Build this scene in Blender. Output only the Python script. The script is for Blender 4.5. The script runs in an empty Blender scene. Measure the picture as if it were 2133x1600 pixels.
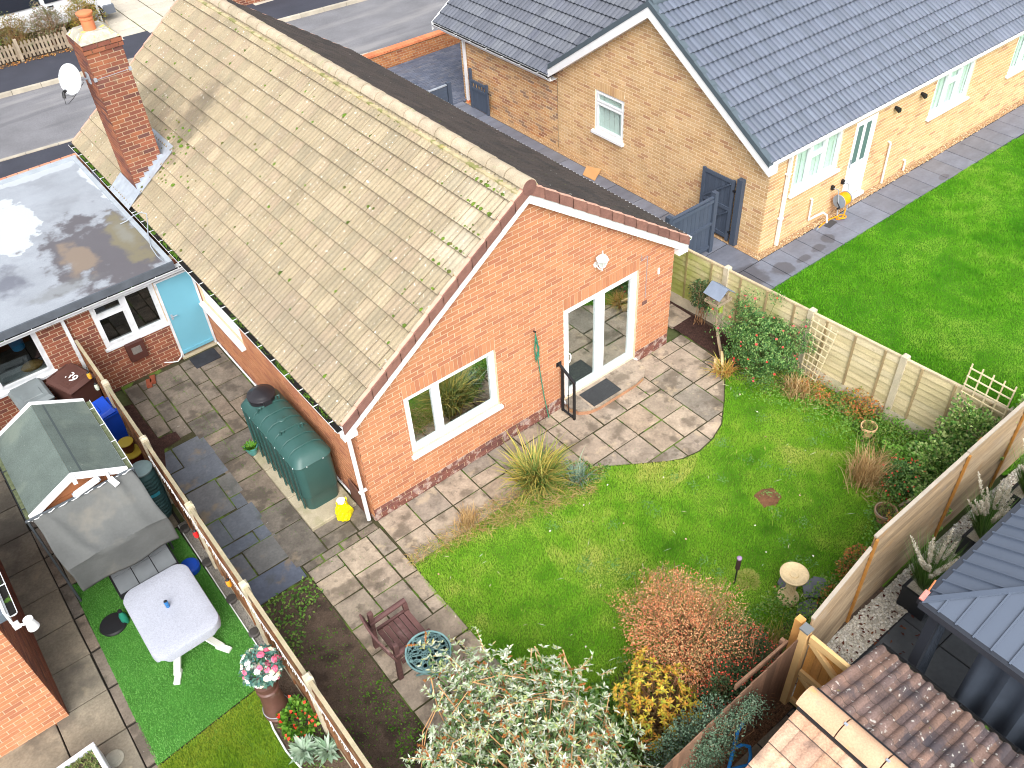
import bpy, math, random
import numpy as np
from mathutils import Vector, Matrix
random.seed(11)
RNG = np.random.default_rng(11)
scene = bpy.context.scene
COL = scene.collection
R_ = math.radians

# ---------------------------------------------------------------- camera, sky, sun, exposure
CAM = Vector((-3.5756, -9.1027, 11.6175))
yaw, tilt, roll = 0.945432, 0.744755, -0.069492
fw = Vector((math.cos(yaw)*math.cos(tilt), math.sin(yaw)*math.cos(tilt), -math.sin(tilt)))
rt = Vector((math.sin(yaw), -math.cos(yaw), 0))
up = rt.cross(fw)
rt2 = rt*math.cos(roll) + up*math.sin(roll)
up2 = -rt*math.sin(roll) + up*math.cos(roll)
cd = bpy.data.cameras.new('camera'); cd.sensor_width = 36; cd.lens = 36*1845.08/2133
cd.clip_end = 2000; cd.clip_start = .1
cam = bpy.data.objects.new('camera', cd); COL.objects.link(cam)
m3 = Matrix((rt2, up2, -fw)).transposed()
cam.matrix_world = Matrix.Translation(CAM) @ m3.to_4x4()
scene.camera = cam

SUN_EL, SUN_AZ = 46, 212        # degrees; azimuth the sun stands at, from +y clockwise
w = bpy.data.worlds.new('World'); scene.world = w; w.use_nodes = True
nt = w.node_tree; nt.nodes.clear()
sky = nt.nodes.new('ShaderNodeTexSky'); sky.sky_type = 'NISHITA'; sky.sun_disc = False
sky.sun_elevation = R_(SUN_EL); sky.sun_rotation = R_(SUN_AZ); sky.dust_density = 4; sky.air_density = 1.0; sky.ozone_density = 1
hs = nt.nodes.new('ShaderNodeHueSaturation'); hs.inputs['Saturation'].default_value = .25
bg = nt.nodes.new('ShaderNodeBackground'); bg.inputs['Strength'].default_value = .15
wo = nt.nodes.new('ShaderNodeOutputWorld')
nt.links.new(sky.outputs[0], hs.inputs['Color']); nt.links.new(hs.outputs[0], bg.inputs[0]); nt.links.new(bg.outputs[0], wo.inputs[0])
sd = bpy.data.lights.new('sun', 'SUN'); sd.energy = .85; sd.angle = R_(40); sd.color = (1, .96, .9)
sun = bpy.data.objects.new('sun', sd); COL.objects.link(sun)
sdir = Vector((math.sin(R_(SUN_AZ))*math.cos(R_(SUN_EL)), math.cos(R_(SUN_AZ))*math.cos(R_(SUN_EL)), math.sin(R_(SUN_EL))))
sun.rotation_euler = sdir.to_track_quat('Z', 'Y').to_euler()
sun.location = sdir*60
scene.view_settings.view_transform = 'Standard'; scene.view_settings.look = 'None'
scene.view_settings.gamma = 1; scene.view_settings.use_curve_mapping = False
scene.view_settings.exposure = 1.14
scene.render.engine = 'CYCLES'
scene.cycles.filter_width = 1.05; scene.cycles.max_bounces = 6; scene.cycles.diffuse_bounces = 4; scene.cycles.transparent_max_bounces = 12

# ---------------------------------------------------------------- materials
def lin(c):
    return tuple(((x/255)/12.92 if x <= 10 else ((x/255+.055)/1.055)**2.4) for x in c[:3]) + (1,)

class NT:
    def __init__(s, name):
        s.m = bpy.data.materials.new(name); s.m.use_nodes = True
        s.t = s.m.node_tree; s.t.nodes.clear()
        s.out = s.n('ShaderNodeOutputMaterial')
        s.pos = s.n('ShaderNodeNewGeometry')
    def n(s, ty, **kw):
        x = s.t.nodes.new(ty)
        for k, v in kw.items(): setattr(x, k, v)
        return x
    def l(s, a, b): s.t.links.new(a, b)
    def set(s, inp, v):
        if hasattr(v, 'links') or isinstance(v, bpy.types.NodeSocket): s.l(v, inp)
        else: inp.default_value = v
    def math(s, op, a, b=0., c=None, clamp=False):
        x = s.n('ShaderNodeMath', operation=op); x.use_clamp = clamp
        s.set(x.inputs[0], a); s.set(x.inputs[1], b)
        if c is not None: s.set(x.inputs[2], c)
        return x.outputs[0]
    def noise(s, scale, detail=4, stretch=None, rough=.55, off=0, dist=0):
        v = s.pos.outputs['Position']
        mp = s.n('ShaderNodeMapping'); mp.inputs['Location'].default_value = (off, off*1.7, off*.3)
        if stretch: mp.inputs['Scale'].default_value = stretch
        s.l(v, mp.inputs['Vector'])
        x = s.n('ShaderNodeTexNoise'); x.inputs['Scale'].default_value = scale; x.inputs['Detail'].default_value = detail
        x.inputs['Roughness'].default_value = rough; x.inputs['Distortion'].default_value = dist
        s.l(mp.outputs[0], x.inputs['Vector'])
        return x.outputs['Fac']
    def rng(s, v, a, b, c=0., d=1., smooth=False):
        x = s.n('ShaderNodeMapRange'); x.interpolation_type = 'SMOOTHSTEP' if smooth else 'LINEAR'
        s.set(x.inputs['Value'], v)
        for i, k in zip((1, 2, 3, 4), (a, b, c, d)): x.inputs[i].default_value = k
        return x.outputs[0]
    def mix(s, f, a, b, mode='MIX'):
        x = s.n('ShaderNodeMix', data_type='RGBA', blend_type=mode)
        s.set(x.inputs['Factor'], f); s.set(x.inputs[6], a); s.set(x.inputs[7], b)
        return x.outputs[2]
    def ramp(s, f, cols):
        x = s.n('ShaderNodeValToRGB'); e = x.color_ramp.elements
        n = len(cols)
        while len(e) < n: e.new(.5)
        for i, c in enumerate(cols):
            e[i].position = i/max(1, n-1); e[i].color = lin(c)
        s.l(f, x.inputs[0]); return x.outputs[0]

_M = {}
def mat(name, cols, rough=.8, noise=(9, .78, 1.15), fine=None, bump=None, spots=(), blobs=(), metal=0, spec=.35, rnd='isl', transl=0, stretch=None):
    """cols: sRGB colours picked per piece; noise (scale, lo, hi); spots (colour, scale, lo, hi, strength[, stretch]); blobs (x, y, rx, ry, colour, strength, edge)"""
    if name in _M: return _M[name]
    s = NT(name)
    if len(cols) == 1: c = s.n('ShaderNodeRGB'); c.outputs[0].default_value = lin(cols[0]); c = c.outputs[0]
    else:
        if rnd == 'attr':
            a = s.n('ShaderNodeAttribute'); a.attribute_name = 'rnd'; r = a.outputs['Fac']
        elif rnd == 'noise':
            r = s.rng(s.noise(noise[0]*.45, 3, stretch, off=5), .3, .7)
        else:
            oi = s.n('ShaderNodeObjectInfo')
            r = s.math('FRACT', s.math('ADD', oi.outputs['Random'], s.pos.outputs['Random Per Island']))
        c = s.ramp(r, cols)
    if noise:
        f = s.rng(s.noise(noise[0], 5, stretch), .28, .72, noise[1], noise[2])
        v = s.n('ShaderNodeCombineColor')
        for i in range(3): s.l(f, v.inputs[i])
        c = s.mix(1., c, v.outputs[0], 'MULTIPLY')
    if fine:
        f = s.rng(s.noise(fine[0], 2, off=3), .25, .75, fine[1], fine[2])
        v = s.n('ShaderNodeCombineColor')
        for i in range(3): s.l(f, v.inputs[i])
        c = s.mix(1., c, v.outputs[0], 'MULTIPLY')
    for k, sp in enumerate(spots):
        f = s.rng(s.noise(sp[1], 4, sp[5] if len(sp) > 5 else None, off=11+7*k), sp[2], sp[3], 0, sp[4], True)
        c = s.mix(f, c, lin(sp[0]))
    if blobs:
        sx = s.n('ShaderNodeSeparateXYZ'); s.l(s.pos.outputs['Position'], sx.inputs[0])
        wob = s.rng(s.noise(3.2, 4, off=31), .2, .8, -.42, .42)
        wob2 = s.rng(s.noise(1.1, 2, off=37), .2, .8, -.3, .3)
        for (bx, by, rx, ry, bc, st, ed) in blobs:
            dx = s.math('DIVIDE', s.math('SUBTRACT', sx.outputs[0], bx), rx)
            dy = s.math('DIVIDE', s.math('SUBTRACT', sx.outputs[1], by), ry)
            d = s.math('SQRT', s.math('ADD', s.math('MULTIPLY', dx, dx), s.math('MULTIPLY', dy, dy)))
            d = s.math('ADD', s.math('ADD', d, wob), wob2)
            f = s.rng(d, 1, 1-ed, 0, st, True)
            c = s.mix(f, c, lin(bc))
    p = s.n('ShaderNodeBsdfPrincipled')
    s.l(c, p.inputs['Base Color']); p.inputs['Roughness'].default_value = rough
    p.inputs['Metallic'].default_value = metal; p.inputs['Specular IOR Level'].default_value = spec
    if bump:
        b = s.n('ShaderNodeBump'); b.inputs['Strength'].default_value = bump[1]; b.inputs['Distance'].default_value = bump[2] if len(bump) > 2 else .01
        s.l(s.noise(bump[0], 4, stretch, off=2), b.inputs['Height']); s.l(b.outputs[0], p.inputs['Normal'])
    sh = p.outputs[0]
    if transl:
        t = s.n('ShaderNodeBsdfTranslucent'); s.l(c, t.inputs[0])
        x = s.n('ShaderNodeMixShader'); x.inputs[0].default_value = transl
        s.l(sh, x.inputs[1]); s.l(t.outputs[0], x.inputs[2]); sh = x.outputs[0]
    s.l(sh, s.out.inputs[0])
    _M[name] = s.m; return s.m

def glass_mat(name, tint=(.75, .85, .8), refl=.22):
    if name in _M: return _M[name]
    s = NT(name)
    t = s.n('ShaderNodeBsdfTransparent'); t.inputs[0].default_value = tint + (1,)
    g = s.n('ShaderNodeBsdfGlossy'); g.inputs['Roughness'].default_value = .015; g.inputs[0].default_value = (.95, .98, 1, 1)
    lw = s.n('ShaderNodeLayerWeight'); lw.inputs[0].default_value = .45
    f = s.rng(lw.outputs['Facing'], 0, 1, refl, min(1, refl*2.6))
    x = s.n('ShaderNodeMixShader'); s.l(f, x.inputs[0]); s.l(t.outputs[0], x.inputs[1]); s.l(g.outputs[0], x.inputs[2])
    s.l(x.outputs[0], s.out.inputs[0]); _M[name] = s.m; return s.m

# ---------------------------------------------------------------- mesh helpers
WL = {}
def tag(o, label=None, cat=None, group=None, kind=None):
    if label: o['label'] = label
    if cat: o['category'] = cat
    if group: o['group'] = group
    if kind: o['kind'] = kind
    return o

def thing(name, label, cat, loc=(0, 0, 0), group=None):
    o = bpy.data.objects.new(name, None); COL.objects.link(o)
    o.empty_display_size = .2; o.location = loc; WL[o] = Vector(loc)
    return tag(o, label, cat, group)

def link(name, me, m, parent=None, loc=None):
    o = bpy.data.objects.new(name, me); COL.objects.link(o)
    if m and not me.materials: me.materials.append(m)
    if parent is not None: o.parent = parent
    WL[o] = WL[parent].copy() if parent is not None else Vector((0, 0, 0))
    return o

class MB:
    """collects boxes, prisms, tubes and turned shapes; build() links them as ONE mesh object"""
    def __init__(s): s.v = []; s.f = []; s.fr(None)
    def fr(s, O, U=None, N=None, Z=None):
        s.O = None if O is None else (Vector(O), Vector(U), Vector(N), Vector(Z) if Z is not None else Vector((0, 0, 1)))
        s.flip = s.O is not None and s.O[1].cross(s.O[2]).dot(s.O[3]) < 0
        return s
    def add(s, vs, fs):
        b = len(s.v)
        if s.O:
            O, U, N, Z = s.O
            vs = [O + U*a + N*b_ + Z*c for a, b_, c in vs]
        s.v += [tuple(q) for q in vs]
        s.f += [tuple(b+i for i in (f[::-1] if s.flip else f)) for f in fs]
        return s
    def box(s, x0, x1, y0, y1, z0, z1):
        return s.add([(x0, y0, z0), (x1, y0, z0), (x1, y1, z0), (x0, y1, z0), (x0, y0, z1), (x1, y0, z1), (x1, y1, z1), (x0, y1, z1)],
                     [(0, 3, 2, 1), (4, 5, 6, 7), (0, 1, 5, 4), (1, 2, 6, 5), (2, 3, 7, 6), (3, 0, 4, 7)])
    def bbox(s, x0, x1, y0, y1, z0, z1, b=.01):
        """box with its upper edges chamfered"""
        vs = [(x0, y0, z0), (x1, y0, z0), (x1, y1, z0), (x0, y1, z0), (x0, y0, z1-b), (x1, y0, z1-b), (x1, y1, z1-b), (x0, y1, z1-b),
              (x0+b, y0+b, z1), (x1-b, y0+b, z1), (x1-b, y1-b, z1), (x0+b, y1-b, z1)]
        fs = [(0, 3, 2, 1), (8, 9, 10, 11)]
        for i in range(4):
            j = (i+1) % 4
            fs += [(i, j, 4+j, 4+i), (4+i, 4+j, 8+j, 8+i)]
        return s.add(vs, fs)
    def beam(s, a, b, w, h, upv=(0, 0, 1)):
        """rectangular bar from a to b"""
        a, b = Vector(a), Vector(b); d = (b-a).normalized(); uv = Vector(upv)
        if abs(d.dot(uv)) > .98: uv = Vector((1, 0, 0))
        r = d.cross(uv).normalized(); u = r.cross(d)
        vs = []
        for q in (a, b):
            vs += [q - r*w/2 - u*h/2, q + r*w/2 - u*h/2, q + r*w/2 + u*h/2, q - r*w/2 + u*h/2]
        return s.add(vs, [(0, 3, 2, 1), (4, 5, 6, 7), (0, 1, 5, 4), (1, 2, 6, 5), (2, 3, 7, 6), (3, 0, 4, 7)])
    def poly(s, pts, z0, z1):
        n = len(pts)
        vs = [(x, y, z0) for x, y in pts] + [(x, y, z1) for x, y in pts]
        fs = [tuple(range(n))[::-1], tuple(range(n, 2*n))] + [(i, (i+1) % n, n+(i+1) % n, n+i) for i in range(n)]
        return s.add(vs, fs)
    def sheet(s, pts, z):
        return s.add([(x, y, z) for x, y in pts], [tuple(range(len(pts)))])
    def tube(s, pts, r, n=8, cap=True):
        pts = [Vector(q) for q in pts]; rings = []; prev = None
        rr = r if isinstance(r, (list, tuple)) else [r]*len(pts)
        for i, q in enumerate(pts):
            d = (pts[min(i+1, len(pts)-1)] - pts[max(i-1, 0)]).normalized()
            a = prev if prev is not None else Vector((0, 0, 1) if abs(d.z) < .9 else (1, 0, 0))
            u = (a - d*a.dot(d)).normalized(); v = d.cross(u); prev = u
            rings.append([q + (u*math.cos(2*math.pi*k/n) + v*math.sin(2*math.pi*k/n))*rr[i] for k in range(n)])
        vs = [p for ring in rings for p in ring]
        fs = [(i*n+k, i*n+(k+1) % n, (i+1)*n+(k+1) % n, (i+1)*n+k) for i in range(len(pts)-1) for k in range(n)]
        if cap: fs += [tuple(range(n))[::-1], tuple(range((len(pts)-1)*n, len(pts)*n))]
        return s.add(vs, fs)
    def lathe(s, prof, c=(0, 0, 0), n=20, sx=1, sy=1, sq=0):
        """prof: (radius, z); sq>0 squares the section"""
        vs = []; fs = []
        for r, z in prof:
            for k in range(n):
                a = 2*math.pi*k/n; ca, sa = math.cos(a), math.sin(a)
                q = 1
                if sq: q = 1/(abs(ca)**sq + abs(sa)**sq)**(1/sq)
                vs.append((c[0]+r*ca*q*sx, c[1]+r*sa*q*sy, c[2]+z))
        for i in range(len(prof)-1):
            for k in range(n): fs.append((i*n+k, i*n+(k+1) % n, (i+1)*n+(k+1) % n, (i+1)*n+k))
        if prof[0][0] > 1e-4: fs.append(tuple(range(n))[::-1])
        if prof[-1][0] > 1e-4: fs.append(tuple(range((len(prof)-1)*n, len(prof)*n)))
        return s.add(vs, fs)
    def mesh(s, name, off=None):
        me = bpy.data.meshes.new(name)
        vs = s.v if off is None else [(a-off[0], b-off[1], c-off[2]) for a, b, c in s.v]
        me.from_pydata(vs, [], s.f); me.update(); return me
    def build(s, name, m, parent=None, smooth=False, kind=None):
        off = WL[parent] if parent is not None else None
        me = s.mesh(name, off)
        if smooth:
            for p in me.polygons: p.use_smooth = True
            me.set_sharp_from_angle(angle=R_(40))
        o = link(name, me, m, parent)
        if kind: o['kind'] = kind
        return o

def npmesh(name, verts, faces, m, parent=None, rnd=None, kind=None):
    me = bpy.data.meshes.new(name); k = faces.shape[1]
    v = np.asarray(verts, np.float32)
    if parent is not None: v = v - np.array(WL[parent], np.float32)
    me.vertices.add(len(v)); me.vertices.foreach_set('co', v.ravel())
    me.loops.add(faces.size); me.loops.foreach_set('vertex_index', faces.astype(np.int32).ravel())
    me.polygons.add(len(faces)); me.polygons.foreach_set('loop_start', np.arange(0, faces.size, k, dtype=np.int32))
    me.update(calc_edges=True)
    if rnd is not None:
        a = me.attributes.new('rnd', 'FLOAT', 'POINT'); a.data.foreach_set('value', np.asarray(rnd, np.float32))
    o = link(name, me, m, parent)
    if kind: o['kind'] = kind
    return o

def copy_tree(o, parent=None):
    c = o.copy(); COL.objects.link(c)
    if parent is not None: c.parent = parent
    for ch in list(o.children): copy_tree(ch, c)
    return c
def dup(o, loc, rz=0, label=None):
    c = copy_tree(o); c.location = loc; c.rotation_euler = (0, 0, rz)
    if label: c['label'] = label
    return c

def inpoly(pts, poly):
    x, y = pts[:, 0], pts[:, 1]; r = np.zeros(len(pts), bool); n = len(poly)
    for i in range(n):
        x1, y1 = poly[i]; x2, y2 = poly[(i+1) % n]
        c = ((y1 > y) != (y2 > y)) & (x < (x2-x1)*(y-y1)/((y2-y1) or 1e-9) + x1)
        r ^= c
    return r

def leaves(name, P, D, L, W, m, parent=None, rnd=None, fold=.25, kind=None):
    """P: leaf bases (n,3); D: directions; L, W: length and width; each leaf a folded pair of triangles"""
    n = len(P); D = D/np.maximum(np.linalg.norm(D, axis=1, keepdims=True), 1e-6)
    up_ = np.tile([0, 0, 1.], (n, 1)) + RNG.normal(0, .25, (n, 3))
    S = np.cross(D, up_); S /= np.maximum(np.linalg.norm(S, axis=1, keepdims=True), 1e-6)
    Nn = np.cross(S, D)
    L = np.broadcast_to(L, (n,))[:, None]; W = np.broadcast_to(W, (n,))[:, None]
    mid = P + D*L*.45
    V = np.stack([P, mid - S*W/2 + Nn*W*fold, P + D*L - Nn*L*.08, mid + S*W/2 + Nn*W*fold], 1).reshape(-1, 3)
    b = np.arange(n)[:, None]*4
    F = np.concatenate([b + np.array([[0, 2, 1]]), b + np.array([[0, 3, 2]])], 0)
    r = RNG.random(n) if rnd is None else rnd
    return npmesh(name, V, F, m, parent, np.repeat(r, 4), kind)

def blades(name, P, H, W, m, parent=None, lean=.5, rnd=None, kind=None, D=None):
    """grass blades: one bent strip of two triangles-and-a-tip each"""
    n = len(P); a = RNG.random(n)*2*math.pi
    if D is None: D = np.stack([np.cos(a), np.sin(a)], 1)
    S = np.stack([-D[:, 1], D[:, 0], np.zeros(n)], 1)*np.broadcast_to(W, (n,))[:, None]/2
    H = np.broadcast_to(H, (n,)); ln = lean*(.4+.9*RNG.random(n))*H
    tip = P + np.stack([D[:, 0]*ln, D[:, 1]*ln, H], 1)
    V = np.stack([P - S, P + S, tip], 1).reshape(-1, 3)
    F = (np.arange(n)[:, None]*3 + np.array([[0, 1, 2]]))
    r = RNG.random(n) if rnd is None else rnd
    return npmesh(name, V, F, m, parent, np.repeat(r, 3), kind)

def scatter(poly, dens, holes=(), jitter=None):
    xs = [q[0] for q in poly]; ys = [q[1] for q in poly]
    x0, x1, y0, y1 = min(xs), max(xs), min(ys), max(ys)
    n = int((x1-x0)*(y1-y0)*dens)
    p = np.stack([RNG.uniform(x0, x1, n), RNG.uniform(y0, y1, n)], 1)
    k = inpoly(p, poly)
    for h in holes: k &= ~inpoly(p, h)
    return p[k]

def vnoise(p, scale, seed=0):
    """cheap smooth 2-D value noise, 0..1"""
    q = p*scale + seed*17.3; i = np.floor(q).astype(int); f = q - i; f = f*f*(3-2*f)
    def h(a, b): return np.abs(np.sin(a*127.1 + b*311.7 + seed)*43758.5453) % 1
    a = h(i[:, 0], i[:, 1]); b = h(i[:, 0]+1, i[:, 1]); c = h(i[:, 0], i[:, 1]+1); d = h(i[:, 0]+1, i[:, 1]+1)
    return (a*(1-f[:, 0])+b*f[:, 0])*(1-f[:, 1]) + (c*(1-f[:, 0])+d*f[:, 0])*f[:, 1]

def shell(n, c, r, lo=.55, zmin=.05, lump=.25, seed=0):
    """points in the outer part of a lumpy ellipsoid, with outward directions"""
    d = RNG.normal(0, 1, (n, 3)); d /= np.linalg.norm(d, axis=1, keepdims=True)
    k = 1 + lump*(np.sin(d[:, 0]*5+seed)*np.cos(d[:, 1]*4+seed*2) + .6*np.sin(d[:, 2]*7+d[:, 0]*6+seed))*.7
    t = (lo + (1-lo)*RNG.random(n)**.6)*k
    p = np.array(c) + d*np.array(r)*t[:, None]
    g = p[:, 2] > zmin
    return p[g], d[g]
# ---------------------------------------------------------------- builders shared by the buildings
BP, BL = .0818, .2455
def panels(mb, L, topf, openings, z0, n0, n1, ins=(0, 0), extra=()):
    """wall core split round its openings"""
    us = sorted(set([ins[0], L-ins[1]] + list(extra) + [u for o in openings for u in o[:2] if ins[0] < u < L-ins[1]]))
    for a, b in zip(us, us[1:]):
        m = (a+b)/2; segs = sorted((o[2], o[3]) for o in openings if o[0] <= m <= o[1])
        lo = z0
        for s0, s1 in segs:
            if s0 > lo + .005: mb.box(a, b, n0, n1, lo, s0)
            lo = max(lo, s1)
        ta, tb = topf(a+1e-4), topf(b-1e-4)
        mb.add([(a, n0, lo), (b, n0, lo), (b, n1, lo), (a, n1, lo), (a, n0, ta), (b, n0, tb), (b, n1, tb), (a, n1, ta)],
               [(0, 3, 2, 1), (4, 5, 6, 7), (0, 1, 5, 4), (1, 2, 6, 5), (2, 3, 7, 6), (3, 0, 4, 7)])

def brick_layout(L, topf, openings, z0, soldiers=(), course=BP, pitch=BL, j=.0145, start=0):
    full, cut = [], []
    blocks = list(openings) + list(soldiers)
    zmax = max(topf(u*L/40) for u in range(41)); k = 0
    while z0 + k*course < zmax:
        a0 = z0 + k*course + j/2; a1 = a0 + course - j; u = -(pitch/2 if (k+start) % 2 else 0)
        while u < L:
            iv = [(max(u+j/2, 0), min(u+pitch-j/2, L))]
            for o in blocks:
                if o[2] < a1-.012 and o[3] > a0+.012:
                    nv = []
                    for x, y in iv:
                        if o[1] <= x or o[0] >= y: nv.append((x, y)); continue
                        if o[0]-j/2 - x > .012: nv.append((x, o[0]-j/2))
                        if y - (o[1]+j/2) > .012: nv.append((o[1]+j/2, y))
                    iv = nv
            for x, y in iv:
                if y-x < .012: continue
                if min(topf(x), topf(y)) < a1-.02: continue
                (full if abs(y-x-(pitch-j)) < 1e-4 else cut).append((x, y, a0, a1))
            u += pitch
        k += 1
    return full, cut

def brickwall(th, name, O, U, N, L, topf, openings=(), z0=0., mortar=None, bm=None, nsing=0, soldiers=(), plinth=0, pm=None,
              thick=.2, ins=(0, 0), extra=(), start=0, proud=.006, label=None, course=BP, pitch=BL):
    O, U, N = Vector(O), Vector(U), Vector(N)
    mb = MB().fr(O, U, N); panels(mb, L, topf, openings, z0, -thick, 0, ins, extra)
    core = mb.build(name, mortar, th)
    if label: core['label'] = label
    full, cut = brick_layout(L, topf, openings, z0, soldiers, course, pitch, start=start)
    pz = z0 + plinth*course
    pl = [q for q in full+cut if q[2] < pz-.01]
    full = [q for q in full if q[2] >= pz-.01]; cut = [q for q in cut if q[2] >= pz-.01]
    sol = []
    for (a, b, za, zb) in soldiers:
        n = round((b-a)/.0818)
        for i in range(n): sol.append((a+(b-a)*i/n+.005, a+(b-a)*(i+1)/n-.005, za+.005, zb-.006))
    full.sort(key=lambda q: ((O+U*q[0]+Vector((0, 0, q[2]))) - CAM).length)
    def emit(lst, shared):
        me = None
        for q in lst:
            if me is None:
                mb = MB().fr((0, 0, 0), U, N); mb.box(0, q[1]-q[0], -.012, proud, 0, q[3]-q[2]); me = mb.mesh('brick'); me.materials.append(bm)
            o = link('brick', me, None, core)
            o.location = O + U*q[0] + Vector((0, 0, q[2])) + N*random.uniform(-.001, .0015) - WL[core]
    emit(sol[:nsing], 1); k = max(0, nsing-len(sol))
    emit(full[:k], 1)
    mb = MB().fr(O, U, N)
    for q in sol[nsing:] + full[k:] + cut:
        d = random.uniform(-.001, .0015); mb.box(q[0], q[1], -.012, proud+d, q[2], q[3])
    if mb.v: mb.build('bricks', bm, core, kind='stuff')
    if pl:
        mb = MB().fr(O, U, N)
        for q in pl: mb.box(q[0], q[1], -.012, proud+.004+random.uniform(-.002, .002), q[2], q[3])
        mb.build('plinth_bricks', pm or bm, core, kind='stuff')
    return core

def tile_mesh(prof, U, V, N, g, t, lap=.05):
    """one roof tile; prof: (u, height) across it"""
    mb = MB().fr((0, 0, 0), U, V, N); n = len(prof)
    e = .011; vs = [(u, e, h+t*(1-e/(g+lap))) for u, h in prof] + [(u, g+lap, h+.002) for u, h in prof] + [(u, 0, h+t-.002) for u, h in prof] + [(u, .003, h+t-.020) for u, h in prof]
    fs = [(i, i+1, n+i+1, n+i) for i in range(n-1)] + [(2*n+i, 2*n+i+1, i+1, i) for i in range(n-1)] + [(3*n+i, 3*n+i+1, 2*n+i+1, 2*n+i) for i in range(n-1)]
    mb.add(vs, fs); mb.mi = [0]*(n-1) + [1]*(2*n-2); return mb  # second material slot paints the row shadow on lower edge and lip

def tiled_slope(roof, O, U, V, N, nu, nv, tw, g, prof, t, m, nsing, umax, keep=None, half=True, joined='roof_tiles', single='roof_tile', du=0, jit=.002, em=None):
    O, U, V, N = map(Vector, (O, U, V, N))
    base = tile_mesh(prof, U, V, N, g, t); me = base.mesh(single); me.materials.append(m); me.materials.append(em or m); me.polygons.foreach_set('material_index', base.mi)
    for p in me.polygons: p.use_smooth = True
    me.set_sharp_from_angle(angle=R_(35))
    pos = []
    for j in range(nv):
        off = (tw/2 if (half and j % 2) else 0) + du
        for i in range(-1, nu+1):
            u = i*tw + off
            a, b = max(u, 0), min(u+tw, umax)
            if b-a < .06: continue
            if keep and not keep((a+b)/2, (j+.5)*g): continue
            pos.append((u, j*g, a > u+.002 or b < u+tw-.002, a-u, b-u))
    whole = [q for q in pos if not q[2]]
    whole.sort(key=lambda q: (O+U*q[0]+V*q[1]-CAM).length)
    for q in whole[:nsing]:
        o = link(single, me, None, roof)
        o.location = O + U*q[0] + V*q[1] + N*random.uniform(-jit, jit) - WL[roof]
        o.rotation_euler = (random.uniform(-.004, .004), random.uniform(-.006, .006), random.uniform(-.006, .006))
    mb = MB(); mi = []
    for q in whole[nsing:] + [q for q in pos if q[2]]:
        if q[2]:
            hs = lambda u: np.interp(u, [a for a, _ in prof], [h for _, h in prof])
            pr = [(q[3], hs(q[3]))] + [(u, h) for u, h in prof if q[3] < u < q[4]] + [(q[4], hs(q[4]))]
            bb = tile_mesh(pr, U, V, N, g, t)
        else: bb = base
        d = O + U*q[0] + V*q[1] + N*random.uniform(-jit, jit)
        mb.O = None; mb.flip = False
        mb.add([Vector(v)+d for v in bb.v], bb.f); mi += bb.mi
    if mb.v:
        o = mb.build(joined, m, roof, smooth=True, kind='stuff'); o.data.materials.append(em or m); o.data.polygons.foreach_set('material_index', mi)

def window(th, O, U, N, u0, u1, z0, z1, mulls=(), lights=(), fr=.055, back=.045, frame=None, pane=None, sill=None, cill=(.05, .05, .05), name='window', label=None, bead=.028):
    """mulls: fractions where mullions stand; lights: (bay, height fraction) for a transom in that bay"""
    mb = MB().fr(O, U, N); f0, f1 = -back-.06, -back
    mb.box(u0, u0+fr, f0, f1, z0, z1); mb.box(u1-fr, u1, f0, f1, z0, z1)
    mb.box(u0+fr, u1-fr, f0, f1, z0, z0+fr); mb.box(u0+fr, u1-fr, f0, f1, z1-fr, z1)
    ed = [u0+fr] + [u0+(u1-u0)*q for q in mulls] + [u1-fr]
    for q in mulls:
        c = u0+(u1-u0)*q; mb.box(c-fr*.55, c+fr*.55, f0, f1+.002, z0+fr, z1-fr)
    ob = []
    for i in range(len(ed)-1):
        a = ed[i] + (fr*.55 if i else 0); b = ed[i+1] - (fr*.55 if i < len(ed)-2 else 0)
        zs = [z0+fr, z1-fr]
        for (bay, q) in lights:
            if bay == i: zs.insert(1, z0+(z1-z0)*q)
        for k in range(len(zs)-1):
            c0 = zs[k] + (fr*.45 if k else 0); c1 = zs[k+1] - (fr*.45 if k < len(zs)-2 else 0)
            if k: mb.box(a, b, f0, f1, zs[k]-fr*.45, zs[k]+fr*.45)
            if bead:
                mb.box(a, a+bead, f0+.01, f1+.014, c0, c1); mb.box(b-bead, b, f0+.01, f1+.014, c0, c1)
                mb.box(a+bead, b-bead, f0+.01, f1+.014, c0, c0+bead); mb.box(a+bead, b-bead, f0+.01, f1+.014, c1-bead, c1)
            ob.append((a+bead, b-bead, c0+bead, c1-bead))
    w = mb.build(name, frame, th)
    if label: w['label'] = label
    for a, b, c0, c1 in ob:
        p = MB().fr(O, U, N); p.box(a, b, f0+.025, f0+.031, c0, c1); p.build('pane', pane, w)
    if sill:
        s = MB().fr(O, U, N); e, d, h = cill
        s.add([(u0-e, f1, z0-h), (u1+e, f1, z0-h), (u1+e, d, z0-h), (u0-e, d, z0-h), (u0-e, f1, z0), (u1+e, f1, z0), (u1+e, d, z0-.018), (u0-e, d, z0-.018)],
              [(0, 3, 2, 1), (4, 5, 6, 7), (0, 1, 5, 4), (1, 2, 6, 5), (2, 3, 7, 6), (3, 0, 4, 7)])
        s.build('sill', sill, w)
    return w

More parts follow.
